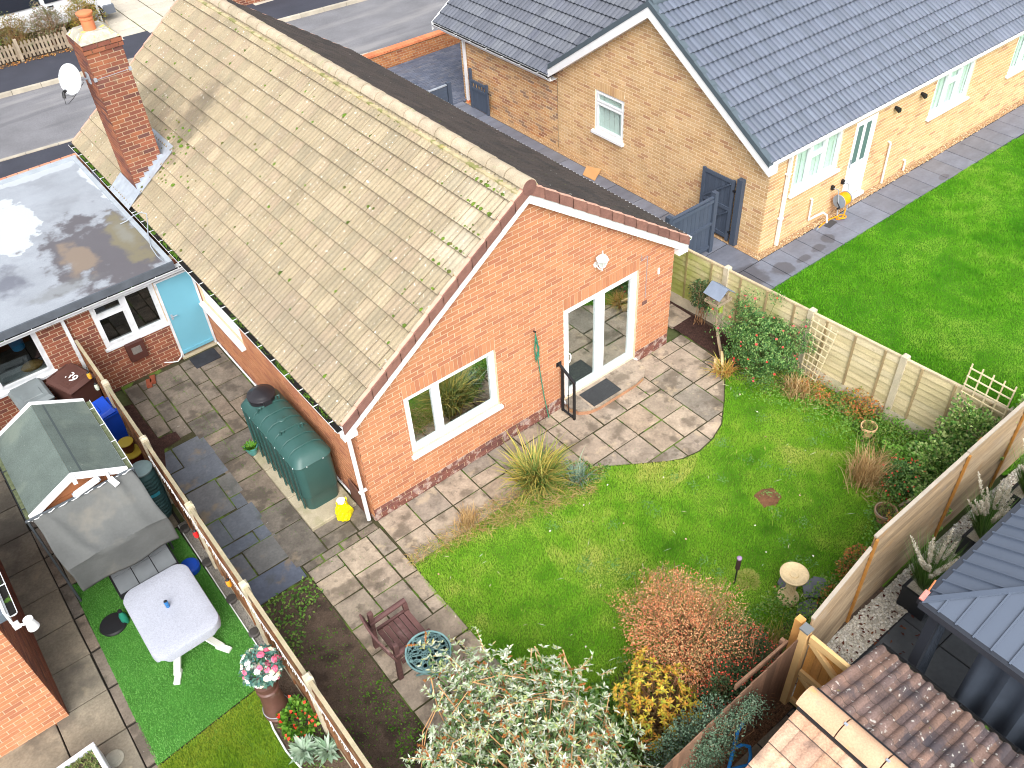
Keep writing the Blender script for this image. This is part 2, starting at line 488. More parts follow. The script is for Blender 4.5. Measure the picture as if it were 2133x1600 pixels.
def gutter(th, a, b, r=.055, m=None, inner=None, name='gutter', nb=0):
    """half-round gutter from a to b, open above, with brackets"""
    a, b = Vector(a), Vector(b); d = (b-a).normalized(); s = d.cross(Vector((0, 0, 1)))
    mb = MB(); n = 8; vs = []; fs = []
    for q in (a, b):
        for k in range(n+1):
            t = math.pi*k/n; vs.append(q + s*math.cos(t)*r - Vector((0, 0, math.sin(t)*r)))
        for k in range(n+1):
            t = math.pi*(n-k)/n; vs.append(q + s*math.cos(t)*(r-.006) - Vector((0, 0, math.sin(t)*(r-.006))))
    M = 2*(n+1)
    for k in range(M): fs.append((k, (k+1) % M, M+(k+1) % M, M+k))
    for e in (0, M): fs += [(e+k, e+k+1, e+M-2-k, e+M-1-k) for k in range(n)]
    mb.add(vs, fs)
    g = mb.build(name, m, th)
    if inner:
        ib = MB(); ib.add([a+s*r*.88-Vector((0, 0, r*.42)), b+s*r*.88-Vector((0, 0, r*.42)), b-s*r*.88-Vector((0, 0, r*.42)), a-s*r*.88-Vector((0, 0, r*.42))], [(0, 1, 2, 3)])
        ib.build('gutter_silt', inner, g)
    for i in range(nb):
        p = a + (b-a)*(i+.5)/nb
        q = MB(); q.beam(p+s*(r+.004), p-s*(r+.004), .014, .006); q.build('gutter_bracket', m, g)
    return g

# ---------------------------------------------------------------- the palette
WHITE = mat('white plastic', [(232, 234, 236)], .38, (6, .95, 1.02), spec=.45)
WHITEP = mat('old white paint', [(215, 218, 222)], .6, (7, .8, 1.03), spots=[((120, 115, 105), 5, .6, .72, .35)])
MORTAR = mat('pale mortar', [(216, 192, 162)], .95, (14, .8, 1.1), bump=(90, .4))
BRICK = mat('orange brick', [(186, 127, 90), (194, 135, 97), (178, 119, 86), (196, 139, 102), (188, 129, 93), (172, 113, 86), (192, 133, 96)], .9, (3, .9, 1.08), fine=(160, .86, 1.12), bump=(120, .35, .006),
            spots=[((206, 176, 150), 2.2, .66, .8, .3)])
PLINTH = mat('plinth brick', [(120, 76, 66), (134, 88, 76), (110, 74, 70)], .95, (4, .8, 1.15), fine=(120, .8, 1.15), spots=[((196, 178, 168), 6, .5, .62, .6), ((70, 56, 48), 5, .6, .7, .4)])
MORTARD = mat('grey mortar', [(192, 172, 146)], .95, (14, .75, 1.1))
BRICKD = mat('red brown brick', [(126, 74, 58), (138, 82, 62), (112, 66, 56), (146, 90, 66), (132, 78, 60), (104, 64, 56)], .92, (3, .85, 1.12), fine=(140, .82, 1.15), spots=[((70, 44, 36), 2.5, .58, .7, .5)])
BRICKC = mat('chimney brick', [(124, 76, 60), (140, 86, 66), (110, 68, 60), (158, 100, 70), (130, 80, 64), (100, 68, 64)], .92, (3, .8, 1.15), fine=(120, .82, 1.15), spots=[((122, 110, 90), 3.1, .6, .72, .45)])
BUFF = mat('buff brick', [(210, 176, 132), (202, 166, 122), (214, 182, 140), (194, 156, 112), (206, 170, 124), (212, 178, 134), (182, 138, 104), (204, 168, 124), (210, 174, 128)], .9, (2.2, .88, 1.1), fine=(120, .88, 1.1), bump=(90, .3, .006),
           spots=[((190, 142, 88), .9, .55, .75, .3)])
BUFF2 = mat('speckled buff brick', [(208, 172, 128), (198, 154, 108), (190, 138, 94), (212, 174, 126), (160, 112, 86), (200, 158, 114), (142, 116, 100), (208, 168, 120)], .9, (2.2, .85, 1.1), fine=(120, .86, 1.12), spots=[((160, 104, 56), .8, .5, .75, .4)])
BMORT = mat('cream mortar', [(236, 222, 194)], .95, (9, .85, 1.08))
DOT = dict(noise=(1.7, .84, 1.1), fine=(60, .76, 1.18), bump=(70, .6, .01))
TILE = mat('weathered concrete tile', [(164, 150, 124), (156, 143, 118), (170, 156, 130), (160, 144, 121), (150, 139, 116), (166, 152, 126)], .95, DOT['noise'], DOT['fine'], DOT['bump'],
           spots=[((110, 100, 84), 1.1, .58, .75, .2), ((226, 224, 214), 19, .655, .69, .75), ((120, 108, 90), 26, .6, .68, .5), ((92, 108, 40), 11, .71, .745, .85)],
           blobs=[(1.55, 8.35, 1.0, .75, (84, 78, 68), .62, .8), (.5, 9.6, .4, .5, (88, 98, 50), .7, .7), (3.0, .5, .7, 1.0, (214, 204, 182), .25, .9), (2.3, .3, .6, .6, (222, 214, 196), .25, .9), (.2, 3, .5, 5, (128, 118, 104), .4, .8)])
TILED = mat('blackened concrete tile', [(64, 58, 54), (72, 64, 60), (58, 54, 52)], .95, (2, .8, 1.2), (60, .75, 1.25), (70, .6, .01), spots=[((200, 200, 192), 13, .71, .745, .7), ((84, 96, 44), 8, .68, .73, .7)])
TEDGE = mat('shade and grime tile edge', [(104, 94, 76)], .95, (6, .75, 1.2), spots=[((100, 112, 60), 4, .58, .68, .5)])  # grime with moss, darkened to paint the shadow line of each tile row
GEDGE = mat('painted shade tile edge', [(52, 58, 66)], .8, None)  # dark colour paints the shade below each row of grey tiles
CEDGE = mat('shade and grime clay edge', [(84, 74, 66)], .95, (6, .75, 1.2), spots=[((124, 130, 50), 7, .64, .7, .7)])  # grime and moss, with row-edge shade painted into the colour
RIDGE = mat('lichened ridge tile', [(180, 166, 142), (188, 172, 150), (170, 158, 134)], .95, (5, .8, 1.12), (60, .8, 1.15), (60, .5, .01), spots=[((126, 148, 92), 5, .58, .7, .4), ((214, 176, 100), 4, .7, .76, .35)])
VERGE = mat('brown verge tile', [(128, 92, 82), (138, 100, 88), (120, 86, 78)], .9, (9, .8, 1.15), (70, .85, 1.1))
VERGEP = mat('pink verge top', [(206, 160, 140), (212, 168, 148)], .9, (9, .85, 1.1))
GTILE = mat('new slate grey tile', [(92, 100, 116), (86, 94, 108), (98, 106, 122), (90, 97, 112)], .42, (2, .94, 1.06), (60, .95, 1.05), spec=.5)
GTILE2 = mat('older grey tile', [(98, 102, 112), (90, 94, 104), (106, 110, 118), (94, 98, 110)], .6, (2.5, .85, 1.12), (60, .9, 1.1), spec=.4)
GVERGE = mat('grey verge cap', [(82, 94, 102)], .5, (4, .92, 1.05))
LEAD = mat('lead flashing', [(168, 176, 186)], .45, (7, .8, 1.15), metal=.25, bump=(14, .4, .02))
PANE = glass_mat('window glass', refl=.30)
PANEL = glass_mat('clear glass', tint=(.96, .99, .98), refl=.07)
PANED = glass_mat('dim garage glass', tint=(.6, .64, .64), refl=.07)
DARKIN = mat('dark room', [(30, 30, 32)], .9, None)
GUTIN = mat('gutter silt', [(24, 22, 20)], .95, (6, .7, 1.3), spots=[((70, 104, 30), 3, .58, .64, .9)])
BLACK = mat('black metal', [(32, 33, 36)], .45, None)
CARPET = mat('beige carpet', [(170, 160, 140)], 1, (30, .9, 1.1))
PLASTER = mat('pale wall', [(214, 220, 210)], .9, None)
# ================================================================ THE MAIN BUNGALOW
W, L = 6.88, 11.87
SL = .70; zr = lambda x: 2.49 + SL*((x if x < W/2 else W-x) + .21)      # top of the roof covering
bung = thing('bungalow', 'orange brick bungalow with lichened sand coloured tile roof and tall chimney', 'bungalow')
top_r = lambda u: zr(u) - .14
WIN = (.898, 2.698, .98, 2.232); DOOR = (4.184, 5.984, .13, 2.232)
sold = [(WIN[0], WIN[1], WIN[3], WIN[3]+.2454), (DOOR[0], DOOR[1], DOOR[3], DOOR[3]+.2454)]
rear = brickwall(bung, 'rear_wall', (0, 0, 0), (1, 0, 0), (0, -1, 0), W, top_r, [WIN, DOOR], -.0584, MORTAR, BRICK, 236, sold, 4, PLINTH, extra=(W/2,))
LW = (4.35, 6.2, 1.08, 2.05)
brickwall(bung, 'side_wall', (0, L, 0), (0, -1, 0), (-1, 0, 0), L, lambda u: 2.5, [(L-LW[1], L-LW[0], LW[2], LW[3])], -.08, MORTAR, BRICK, 0, (), 2, PLINTH, ins=(.2, .2))
brickwall(bung, 'side_wall', (W, 0, 0), (0, 1, 0), (1, 0, 0), L, lambda u: 2.5, (), -.08, MORTAR, BRICK, 0, ins=(.2, .2))
brickwall(bung, 'front_wall', (W, L, 0), (-1, 0, 0), (0, 1, 0), W, top_r, (), -.08, MORTAR, BRICK, 0, extra=(W/2,))
# inside of the two rooms the glass shows
rm = MB(); rm.box(.25, W-.25, .22, 4.2, .0, .1); rm.build('room_floor', CARPET, bung)
rm = MB(); rm.box(.25, W-.25, 4.2, 4.3, .1, 2.4); rm.box(3.2, 3.3, .22, 4.2, .1, 2.4); rm.box(W-.35, W-.25, .22, 4.2, .1, 2.4); rm.box(.25, .3, .22, 4.2, .1, 2.4)
rm.build('room_wall', PLASTER, bung)
rm = MB(); rm.box(.2, W-.2, .2, 4.3, 2.42, 2.46); rm.build('room_ceiling', PLASTER, bung)
rm = MB(); rm.box(W-.40, W-.36, .24, 4.2, .1, .24); rm.box(3.3, 3.34, .24, 4.2, .1, .24); rm.build('skirting', WHITE, bung)
rm = MB(); rm.box(.2, .24, 4.4, 6.2, .3, 2.3); rm.box(.2, 1.4, 4.32, 4.36, .1, 2.3); rm.build('side_room_wall', PLASTER, bung)
# windows and patio door
window(bung, (0, 0, 0), (1, 0, 0), (0, -1, 0), *WIN, mulls=(.34,), frame=WHITE, pane=PANE, sill=WHITE, fr=.075, cill=(.04, .07, .07), label='white window of two panes beside the patio door')
window(bung, (0, L, 0), (0, -1, 0), (-1, 0, 0), L-LW[1], L-LW[0], LW[2], LW[3], mulls=(.35,), frame=WHITE, pane=PANE, sill=WHITE, cill=(.05, .10, .06), label='white window under the eaves of the side wall')
pd = window(bung, (0, 0, 0), (1, 0, 0), (0, -1, 0), *DOOR, mulls=(.5,), frame=WHITE, pane=PANE, sill=WHITE, fr=.085, cill=(.03, .06, .06), name='patio_door', label='white sliding patio door with two tall panes', bead=.05)
h = MB(); h.tube([(4.262, .03, 1.02), (4.262, -.02, 1.02), (4.29, -.03, 1.04), (4.315, -.03, 1.10), (4.315, -.03, 1.17), (4.29, -.03, 1.23), (4.262, -.02, 1.25), (4.262, .03, 1.25)], .013, 6)
h.build('handle', WHITE, pd)
# roof
roof = MB()
roof.add([(-.2, -.1, zr(-.2)-.06), (W/2, -.1, zr(W/2)-.06), (W/2, L+.1, zr(W/2)-.06), (-.2, L+.1, zr(-.2)-.06)], [(0, 1, 2, 3)])
roof.add([(W+.2, -.1, zr(W+.2)-.06), (W/2, -.1, zr(W/2)-.06), (W/2, L+.1, zr(W/2)-.06), (W+.2, L+.1, zr(W+.2)-.06)], [(0, 3, 2, 1)])
ROOFU = mat('roof underlay', [(40, 38, 36)], .95, None)
rf = roof.build('roof', ROOFU, bung)
ca, sa = 1/math.sqrt(1+SL*SL), SL/math.sqrt(1+SL*SL)
slope = (W/2+.21)/ca; NV = 13; G = slope/NV; TW = .305
p3r = [(.0, -.06), (.003, .016), (.014, .030), (.034, .036), (.060, .032), (.084, .021), (.100, .021), (.118, .032), (.147, .036), (.176, .032), (.194, .021), (.210, .021), (.234, .032), (.26, .036), (.278, .030), (.288, .016), (.290, -.06)]
chim = lambda y, x: 8.42 < y < 9.33 and -.1 < x < .72
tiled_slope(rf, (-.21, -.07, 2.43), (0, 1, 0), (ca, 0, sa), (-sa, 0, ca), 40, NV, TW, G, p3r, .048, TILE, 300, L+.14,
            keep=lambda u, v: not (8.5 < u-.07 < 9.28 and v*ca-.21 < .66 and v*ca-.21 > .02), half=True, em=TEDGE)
tiled_slope(rf, (W+.21, -.07, 2.43), (0, 1, 0), (-ca, 0, sa), (sa, 0, ca), 40, NV, TW, G, p3r, .048, TILED, 0, L+.14, half=True, em=ROOFU)  # row edges take the dark underlay colour as painted shade
# ridge tiles
yy = -.16; k = 0
while yy < L+.1:
    ln = .45
    mb = MB(); n = 8; vs = []; fs = []
    for q, rr in ((yy, .138), (yy+ln-.012, .128)):
        for i in range(n+1):
            t = math.pi*(.06+.88*i/n); vs.append((W/2+math.cos(t)*rr, q, zr(W/2)-.055+math.sin(t)*rr))
        for i in range(n+1):
            t = math.pi*(.06+.88*(n-i)/n); vs.append((W/2+math.cos(t)*(rr-.02), q, zr(W/2)-.055+math.sin(t)*(rr-.02)))
    Mn = 2*(n+1)
    fs = [(i, (i+1) % Mn, Mn+(i+1) % Mn, Mn+i) for i in range(Mn)] + [tuple(range(Mn)), tuple(range(Mn, 2*Mn))[::-1]]
    mb.add(vs, fs); mb.build('ridge_tile', RIDGE, rf, smooth=True); yy += ln; k += 1
mb = MB(); mb.lathe([(.001, 0), (.125, 0), (.125, .012)], n=16); o = mb.build('ridge_end_cap', VERGE, rf)
o.rotation_euler = (R_(90), 0, 0); o.location = (W/2, -.155, zr(W/2)-.055)
mb = MB(); mb.box(W/2-.2, W/2-.11, -.1, L+.1, zr(W/2)-.19, zr(W/2)-.09); mb.box(W/2+.11, W/2+.2, -.1, L+.1, zr(W/2)-.19, zr(W/2)-.09)
mb.build('ridge_mortar', mat('ridge mortar', [(190, 176, 140)], .95, (8, .7, 1.15), spots=[((110, 120, 50), 5, .5, .62, .7), ((220, 190, 110), 4, .6, .7, .4)]), rf)
# verges: cloaked tiles with a pink mortar top, white bargeboard below
for end, y0, dy in (('n', -.15, 1), ('f', L+.15, -1)):
    for s in (0, 1):
        X = (lambda x: x) if s == 0 else (lambda x: W-x)
        for j in range(NV):
            xa = -.215 + j*G*ca; xb = xa + (G+.012)*ca; za, zb = zr(xa)-.012, zr(xb)-.022
            ya, yb = y0-.012*dy, y0+.012*dy
            mb = MB(); mb.add([(X(xa), ya, za-.15), (X(xb), ya, zb-.15), (X(xb), yb, zb-.15), (X(xa), yb, za-.15), (X(xa), ya, za+.022), (X(xb), ya, zb+.016), (X(xb), yb, zb+.016), (X(xa), yb, za+.022)],
                              [(0, 3, 2, 1), (4, 5, 6, 7), (0, 1, 5, 4), (1, 2, 6, 5), (2, 3, 7, 6), (3, 0, 4, 7)] if (s == 0) == (dy > 0) else [(0, 1, 2, 3), (7, 6, 5, 4), (4, 5, 1, 0), (5, 6, 2, 1), (6, 7, 3, 2), (7, 4, 0, 3)])
            vt = mb.build('verge_tile', VERGE, rf)
            yc = y0+.075*dy; y1_ = y0+.0125*dy
            mb = MB(); mb.add([(X(xa), y1_, za+.004), (X(xb), y1_, zb-.002), (X(xb), yc, zb-.002), (X(xa), yc, za+.004), (X(xa), y1_, za+.034), (X(xb), y1_, zb+.027), (X(xb), yc, zb+.035), (X(xa), yc, za+.042)],
                              [(0, 3, 2, 1), (4, 5, 6, 7), (0, 1, 5, 4), (1, 2, 6, 5), (2, 3, 7, 6), (3, 0, 4, 7)])
            mb.build('verge_mortar', VERGEP, vt)
        # bargeboard
        xs = (-.23, W/2); mb = MB(); ya, yb = y0+.02*dy, y0+.045*dy
        t = [(X(x), zr(x)-.13) for x in xs] + [(X(x), zr(x)-.33) for x in xs[::-1]]
        mb.add([(x, ya, z) for x, z in t] + [(x, yb, z) for x, z in t], [(0, 1, 2, 3), (7, 6, 5, 4), (0, 4, 5, 1), (1, 5, 6, 2), (2, 6, 7, 3), (3, 7, 4, 0)])
        bb = mb.build('bargeboard', WHITE, bung)
        mb = MB(); t = [(X(x), zr(x)-.27) for x in (-.2, W/2)] + [(X(x), zr(x)-.29) for x in (W/2, -.2)]
        yA, yB = (y0+.046*dy, -.001 if dy > 0 else L+.001)
        mb.add([(x, yA, z) for x, z in t] + [(x, yB, z) for x, z in t], [(0, 1, 2, 3), (7, 6, 5, 4), (0, 4, 5, 1), (1, 5, 6, 2), (2, 6, 7, 3), (3, 7, 4, 0)]); mb.build('soffit', WHITE, bb)
        mb = MB(); mb.box(min(X(-.235), X(.0)), max(X(-.235), X(.0)), min(yA, yB)-.024, max(yA, yB), 2.16, 2.262) if dy > 0 else mb.box(min(X(-.235), X(0)), max(X(-.235), X(0)), min(yA, yB), max(yA, yB)+.024, 2.16, 2.262)
        mb.build('eaves_box', WHITE, bb)
# fascias, soffits and gutters
for s, X in ((0, lambda x: x), (1, lambda x: W-x)):
    mb = MB(); mb.box(min(X(-.2), X(-.175)), max(X(-.2), X(-.175)), -.1, L+.1, 2.26, 2.44); f = mb.build('fascia', WHITE, bung)
    mb = MB(); mb.box(min(X(-.174), X(-.008)), max(X(-.174), X(-.008)), -.1, L+.1, 2.26, 2.28); mb.build('soffit', WHITE, f)
    gutter(bung, (X(-.262), -.12, 2.435), (X(-.262), L+.16, 2.435), .06, WHITE, GUTIN, nb=26)
mb = MB(); mb.tube([(-.262, .02, 2.40), (-.262, .02, 2.33), (-.12, .055, 2.2), (-.095, .055, 2.12), (-.095, .055, .05)], .036, 8)
dp = mb.build('downpipe', WHITE, bung, smooth=True)
for z in (.75, 2.05):
    mb = MB(); mb.box(-.15, -.0085, .03, .08, z, z+.03); mb.build('pipe_clip', WHITE, dp)
# moss in the left gutter
P = []
for c in np.r_[RNG.uniform(0, L, 22), RNG.uniform(9, 11, 10)]:
    n = 60; P.append(np.stack([RNG.normal(-.262, .02, n), RNG.normal(c, .09, n), np.full(n, 2.405)], 1))
P = np.concatenate(P)
MOSS = mat('moss', [(74, 110, 24), (96, 136, 34), (56, 86, 22)], .95, None, rnd='attr')
blades('moss', P, RNG.uniform(.015, .045, len(P)), .02, MOSS, bung, kind='stuff')
# moss cushions and lichen on the left slope, thickest near the rear verge and the chimney
pts = []
for _ in range(360):
    y = random.randint(0, 78)*.1525 + random.uniform(-.01, .02) - .07; v = random.randint(0, NV-1)*G + random.uniform(-.01, .09)
    if random.random() < .35: y = abs(random.gauss(0, .45)); v = (NV-1-abs(int(random.gauss(0, 4))) % NV)*G
    if random.random() < .18: y = random.gauss(8.3, .5); v = random.uniform(.7, 1.9)
    pts.append((y, max(v, .02)))
mb = MB()
for y, v in pts:
    r = random.choice((.014, .018, .024, .032))*random.uniform(.8, 1.3); x = -.21 + v*ca; c = (x, y, zr(x)+.012)
    mb.lathe([(r, -.01), (r*.9, r*.35), (r*.45, r*.7), (.0001, r*.75)], c, 6, sx=random.uniform(.7, 1.4))
mb.build('moss', mat('moss cushion', [(84, 116, 34), (100, 126, 40), (70, 88, 34), (104, 98, 54)], .95, None), bung, kind='stuff')
# chimney
ch = MB(); cx0, cx1, cy0, cy1, czt = .02, .70, 8.44, 9.24, 5.62
ch.box(cx0, cx1, cy0, cy1, 2.4, czt); chm = ch.build('chimney', MORTARD, bung)
faces = [((cx0, cy0, 0), (1, 0, 0), (0, -1, 0), cx1-cx0, 45), ((cx0, cy1, 0), (0, -1, 0), (-1, 0, 0), cy1-cy0, 19),
         ((cx1, cy0, 0), (0, 1, 0), (1, 0, 0), cy1-cy0, 0), ((cx1, cy1, 0), (-1, 0, 0), (0, 1, 0), cx1-cx0, 0)]
rest = MB()
for fi, (O, U, N, Lf, ns) in enumerate(faces):
    O, U, N = Vector(O), Vector(U), Vector(N); pit = Lf/2.75
    full, cut = brick_layout(Lf, lambda u: czt+.03, (), 2.42, (), BP, pit, start=fi % 2)
    allb = sorted(full+cut, key=lambda q: -q[2]); me = {}
    for i, q in enumerate(allb):
        ov = .03 if q[2] > czt-.17 else 0
        if i < ns*1 and not ov:
            key = round(q[1]-q[0], 3)
            if key not in me:
                b = MB().fr((0, 0, 0), U, N); b.box(0, q[1]-q[0], -.012, .007, 0, q[3]-q[2]); me[key] = b.mesh('brick'); me[key].materials.append(BRICKC)
            o = link('brick', me[key], None, chm); o.location = O + U*q[0] + Vector((0, 0, q[2])) + N*random.uniform(-.001, .002)
        else:
            rest.fr(O, U, N)
            e0 = ov if q[0] < .02 else 0; e1 = ov if q[1] > Lf-.02 else 0
            rest.box(q[0]-e0, q[1]+e1, -.012, .007+ov, q[2], q[3])
rest.build('bricks', BRICKC, chm, kind='stuff')
LICH = mat('lichened mortar cap', [(176, 172, 158)], .95, (7, .75, 1.15), spots=[((222, 196, 70), 7, .56, .64, .9), ((214, 214, 204), 10, .55, .65, .7), ((110, 112, 96), 6, .6, .7, .6)], bump=(30, .8, .02))
mb = MB(); a, b, c, d = cx0-.03, cx1+.03, cy0-.03, cy1+.03
mb.add([(a, c, czt+.004), (b, c, czt+.004), (b, d, czt+.004), (a, d, czt+.004), (a+.13, c+.16, czt+.13), (b-.13, c+.16, czt+.13), (b-.13, d-.16, czt+.13), (a+.13, d-.16, czt+.13)],
       [(0, 3, 2, 1), (4, 5, 6, 7), (0, 1, 5, 4), (1, 2, 6, 5), (2, 3, 7, 6), (3, 0, 4, 7)]); mb.build('mortar_cap', LICH, chm)
TERRA = mat('chimney pot clay', [(206, 124, 84)], .75, (9, .88, 1.08))
mb = MB(); px, py = .33, 8.78
mb.lathe([(.115, .1), (.118, .25), (.112, .31), (.125, .32), (.125, .345), (.112, .355), (.112, .37), (.132, .385), (.152, .42), (.15, .44), (.09, .46), (.001, .462)], (px, py, czt), 24)
mb.build('chimney_pot', TERRA, chm, smooth=True)
mb = MB(); mb.tube([(cx0-.02, cy0-.014, 4.98), (cx1+.02, cy0-.014, 5.0)], .006, 6); mb.box(cx0-.025, cx0+.03, cy0-.03, cy0-.008, 4.95, 5.02); mb.box(cx1-.03, cx1+.025, cy0-.03, cy0-.008, 4.97, 5.04)
mb.build('aerial_strap', LEAD, chm)
mb = MB()
x = cx0
while x < cx1-.01:                                  # stepped flashing up the near cheek
    z = zr(x) - .02; mb.box(x, x+.118, cy0-.013, cy0-.007, z-.05, z+.17); x += .118
mb.add([(cx0-.05, cy0-.22, zr(cx0-.05)+.03), (cx1+.2, cy0-.22, zr(cx1+.2)+.03), (cx1+.2, cy0-.008, zr(cx1+.2)+.045), (cx0-.05, cy0-.008, zr(cx0-.05)+.045)], [(0, 1, 2, 3)])
mb.add([(cx0-.34, cy0-.22, zr(cx0-.34)+.03), (cx0-.01, cy0-.22, zr(cx0)+.05), (cx0-.01, cy1+.1, zr(cx0)+.05), (cx0-.34, cy1+.1, zr(cx0-.34)+.03)], [(0, 1, 2, 3)])
mb.add([(cx1+.008, cy0-.1, zr(cx1)+.02), (cx1+.26, cy0-.15, zr(cx1+.26)+.04), (cx1+.26, cy1+.15, zr(cx1+.26)+.04), (cx1+.008, cy1+.1, zr(cx1)+.02)], [(0, 1, 2, 3)])
mb.build('lead_flashing', LEAD, chm)
# soil vent lead, cable and box on the gable
mb = MB(); mb.tube([(6.02, -.012, 2.52), (6.02, -.012, 2.40), (6.17, -.012, 2.44), (6.17, -.012, 1.5)], .006, 5); mb.build('cable', mat('grey cable', [(150, 150, 158)], .6, None), bung)
mb = MB(); mb.box(6.46, 6.50, -.03, -.007, 1.9, 2.03); mb.build('cable_clip', WHITE, bung)
mb = MB(); mb.box(6.10, 6.22, -.02, -.007, 1.36, 1.44); mb.build('junction_cover', VERGE, bung)
mb = MB(); mb.tube([(-.02, 6.2, .02), (-.02, .6, .03)], .022, 6); mb.build('waste_pipe', WHITE, bung)

# ================================================================ things fixed to the bungalow
def lathe_thing(name, label, cat, loc, parts, group=None):
    t = thing(name, label, cat, loc, group)
    for pn, prof, m, n in parts:
        mb = MB(); mb.lathe(prof, loc, n); mb.build(pn, m, t, smooth=True)
    return t
lx, lz = 4.91, 2.84
ln = thing('wall_lantern', 'white coach lantern fixed on the gable above the patio door', 'wall light', (lx, 0, lz))
mb = MB(); mb.tube([(lx, -.007, lz+.02), (lx, -.03, lz+.02)], .055, 14); mb.tube([(lx, -.03, lz), (lx, -.1, lz-.03), (lx, -.16, lz-.01), (lx, -.17, lz+.05)], .014, 8)
mb.build('bracket', WHITE, ln, smooth=True)
mb = MB(); mb.lathe([(.04, .04), (.05, .05), (.05, .06)], (lx, -.17, lz), 6); mb.lathe([(.115, .2), (.12, .21), (.07, .27), (.03, .30), (.012, .32), (.012, .37), (.001, .375)], (lx, -.17, lz), 6)
for k in range(6):
    a = 2*math.pi*(k+.0)/6; mb.tube([(lx+.05*math.cos(a), -.17+.05*math.sin(a), lz+.06), (lx+.098*math.cos(a), -.17+.098*math.sin(a), lz+.2)], .008, 5)
mb.lathe([(.001, -.04), (.012, -.03), (.012, .04)], (lx, -.17, lz), 6)
mb.build('lantern_frame', WHITE, ln)
mb = MB(); mb.lathe([(.044, .06), (.09, .2)], (lx, -.17, lz), 6); mb.build('lantern_glass', mat('frosted glass', [(205, 216, 214)], .3, None), ln)
rail = thing('handrail', 'black steel handrail beside the patio step', 'handrail', (4.03, -.2, 0))
mb = MB(); mb.beam((4.05, -.008, 1.12), (4.05, -.44, .93), .045, .03); mb.build('top_rail', BLACK, rail)
mb = MB(); mb.box(3.99, 4.11, -.012, -.007, 1.06, 1.16); mb.build('wall_plate', BLACK, rail)
mb = MB(); mb.beam((4.05, -.1, .02), (4.05, -.1, 1.06), .04, .04); mb.build('post', BLACK, rail)
mb = MB(); mb.beam((4.05, -.42, .02), (4.05, -.42, .92), .04, .04); mb.build('post', BLACK, rail)
mb = MB(); mb.tube([(4.05, -.26, .05), (4.05, -.26, 1.0)], .008, 6); mb.lathe([(.001, .5), (.02, .52), (.001, .54)], (4.05, -.26, 0), 8); mb.build('baluster', BLACK, rail)
mb = MB(); mb.beam((4.05, -.08, .05), (4.05, -.44, .05), .04, .02); mb.build('bottom_rail', BLACK, rail)
GREENC = mat('green cord', [(52, 132, 106)], .7, (20, .8, 1.2))
wl = thing('washing_line', 'green washing line knotted on a wall hook and hanging to the path', 'washing line', (3.55, -.02, 2.1))
mb = MB(); mb.tube([(3.51, -.007, 2.17), (3.51, -.06, 2.17), (3.51, -.07, 2.20)], .012, 6); mb.build('hook', BLACK, wl)
mb = MB()
for k in range(9): mb.tube([(3.51, -.06, 2.15), (3.52+random.uniform(-.05, .05), -.05+random.uniform(-.03, .02), 1.98), (3.54+random.uniform(-.06, .06), -.04, 1.74+random.uniform(-.1, .1)), (3.55+random.uniform(-.03, .05), -.03, 1.55+random.uniform(-.08, .1))], .006, 4)
mb.tube([(3.55, -.03, 1.7), (3.6, -.03, 1.2), (3.66, -.04, .6), (3.74, -.06, .01)], .01, 6); mb.build('cord', GREENC, wl)
# satellite dish on the chimney
sdx = Vector((-.30, 8.82, 4.98))
sdh = thing('satellite_dish', 'pale grey satellite dish on a bracket at the chimney side', 'satellite dish', tuple(sdx))
nd = Vector((-.52, -.62, .42)).normalized(); ux = nd.cross(Vector((0, 0, 1))).normalized(); vx = ux.cross(nd)
DISH = mat('grey dish paint', [(196, 202, 206)], .5, (8, .9, 1.05), spec=.4)
mb = MB(); vs = []; fs = []; nr, na = 5, 24
for side in (0, .012):
    for i in range(nr+1):
        r = i/nr
        for k in range(na):
            a = 2*math.pi*k/na; vs.append(sdx + ux*math.cos(a)*r*.215 - vx*math.sin(a)*r*.28 + nd*(.055*r*r - side))
B2 = (nr+1)*na
for i in range(nr):
    for k in range(na):
        q = (i*na+k, i*na+(k+1) % na, (i+1)*na+(k+1) % na, (i+1)*na+k); fs += [q, tuple(B2+j for j in q[::-1])]
for k in range(na): fs.append((nr*na+k, nr*na+(k+1) % na, B2+nr*na+(k+1) % na, B2+nr*na+k))
mb.add(vs, fs); mb.build('reflector', DISH, sdh, smooth=True)
mb = MB(); mb.tube([sdx-nd*.01, (-.1, 8.85, 4.9), (.01, 8.85, 4.9)], .018, 6); mb.box(-.015, .012, 8.78, 8.92, 4.8, 5.0); mb.build('bracket', LEAD, sdh)
e = sdx - vx*.3 + nd*.02; e2 = sdx - vx*.30 + nd*.36
mb = MB(); mb.tube([e, e2], .012, 6); mb.build('arm', LEAD, sdh)
mb = MB(); mb.tube([e2-vx*.06, e2+vx*.05], .03, 8); mb.tube([e2+vx*.05-nd*.02, e2+vx*.08-nd*.08], .03, 8); mb.build('receiver', BLACK, sdh)
mb = MB(); mb.tube([e2-vx*.06, e2-vx*.16-nd*.02, e2-vx*.15-nd*.12, e-vx*.02-nd*.02, (-.1, 8.84, 4.86)], .005, 5); mb.build('cable', BLACK, sdh)
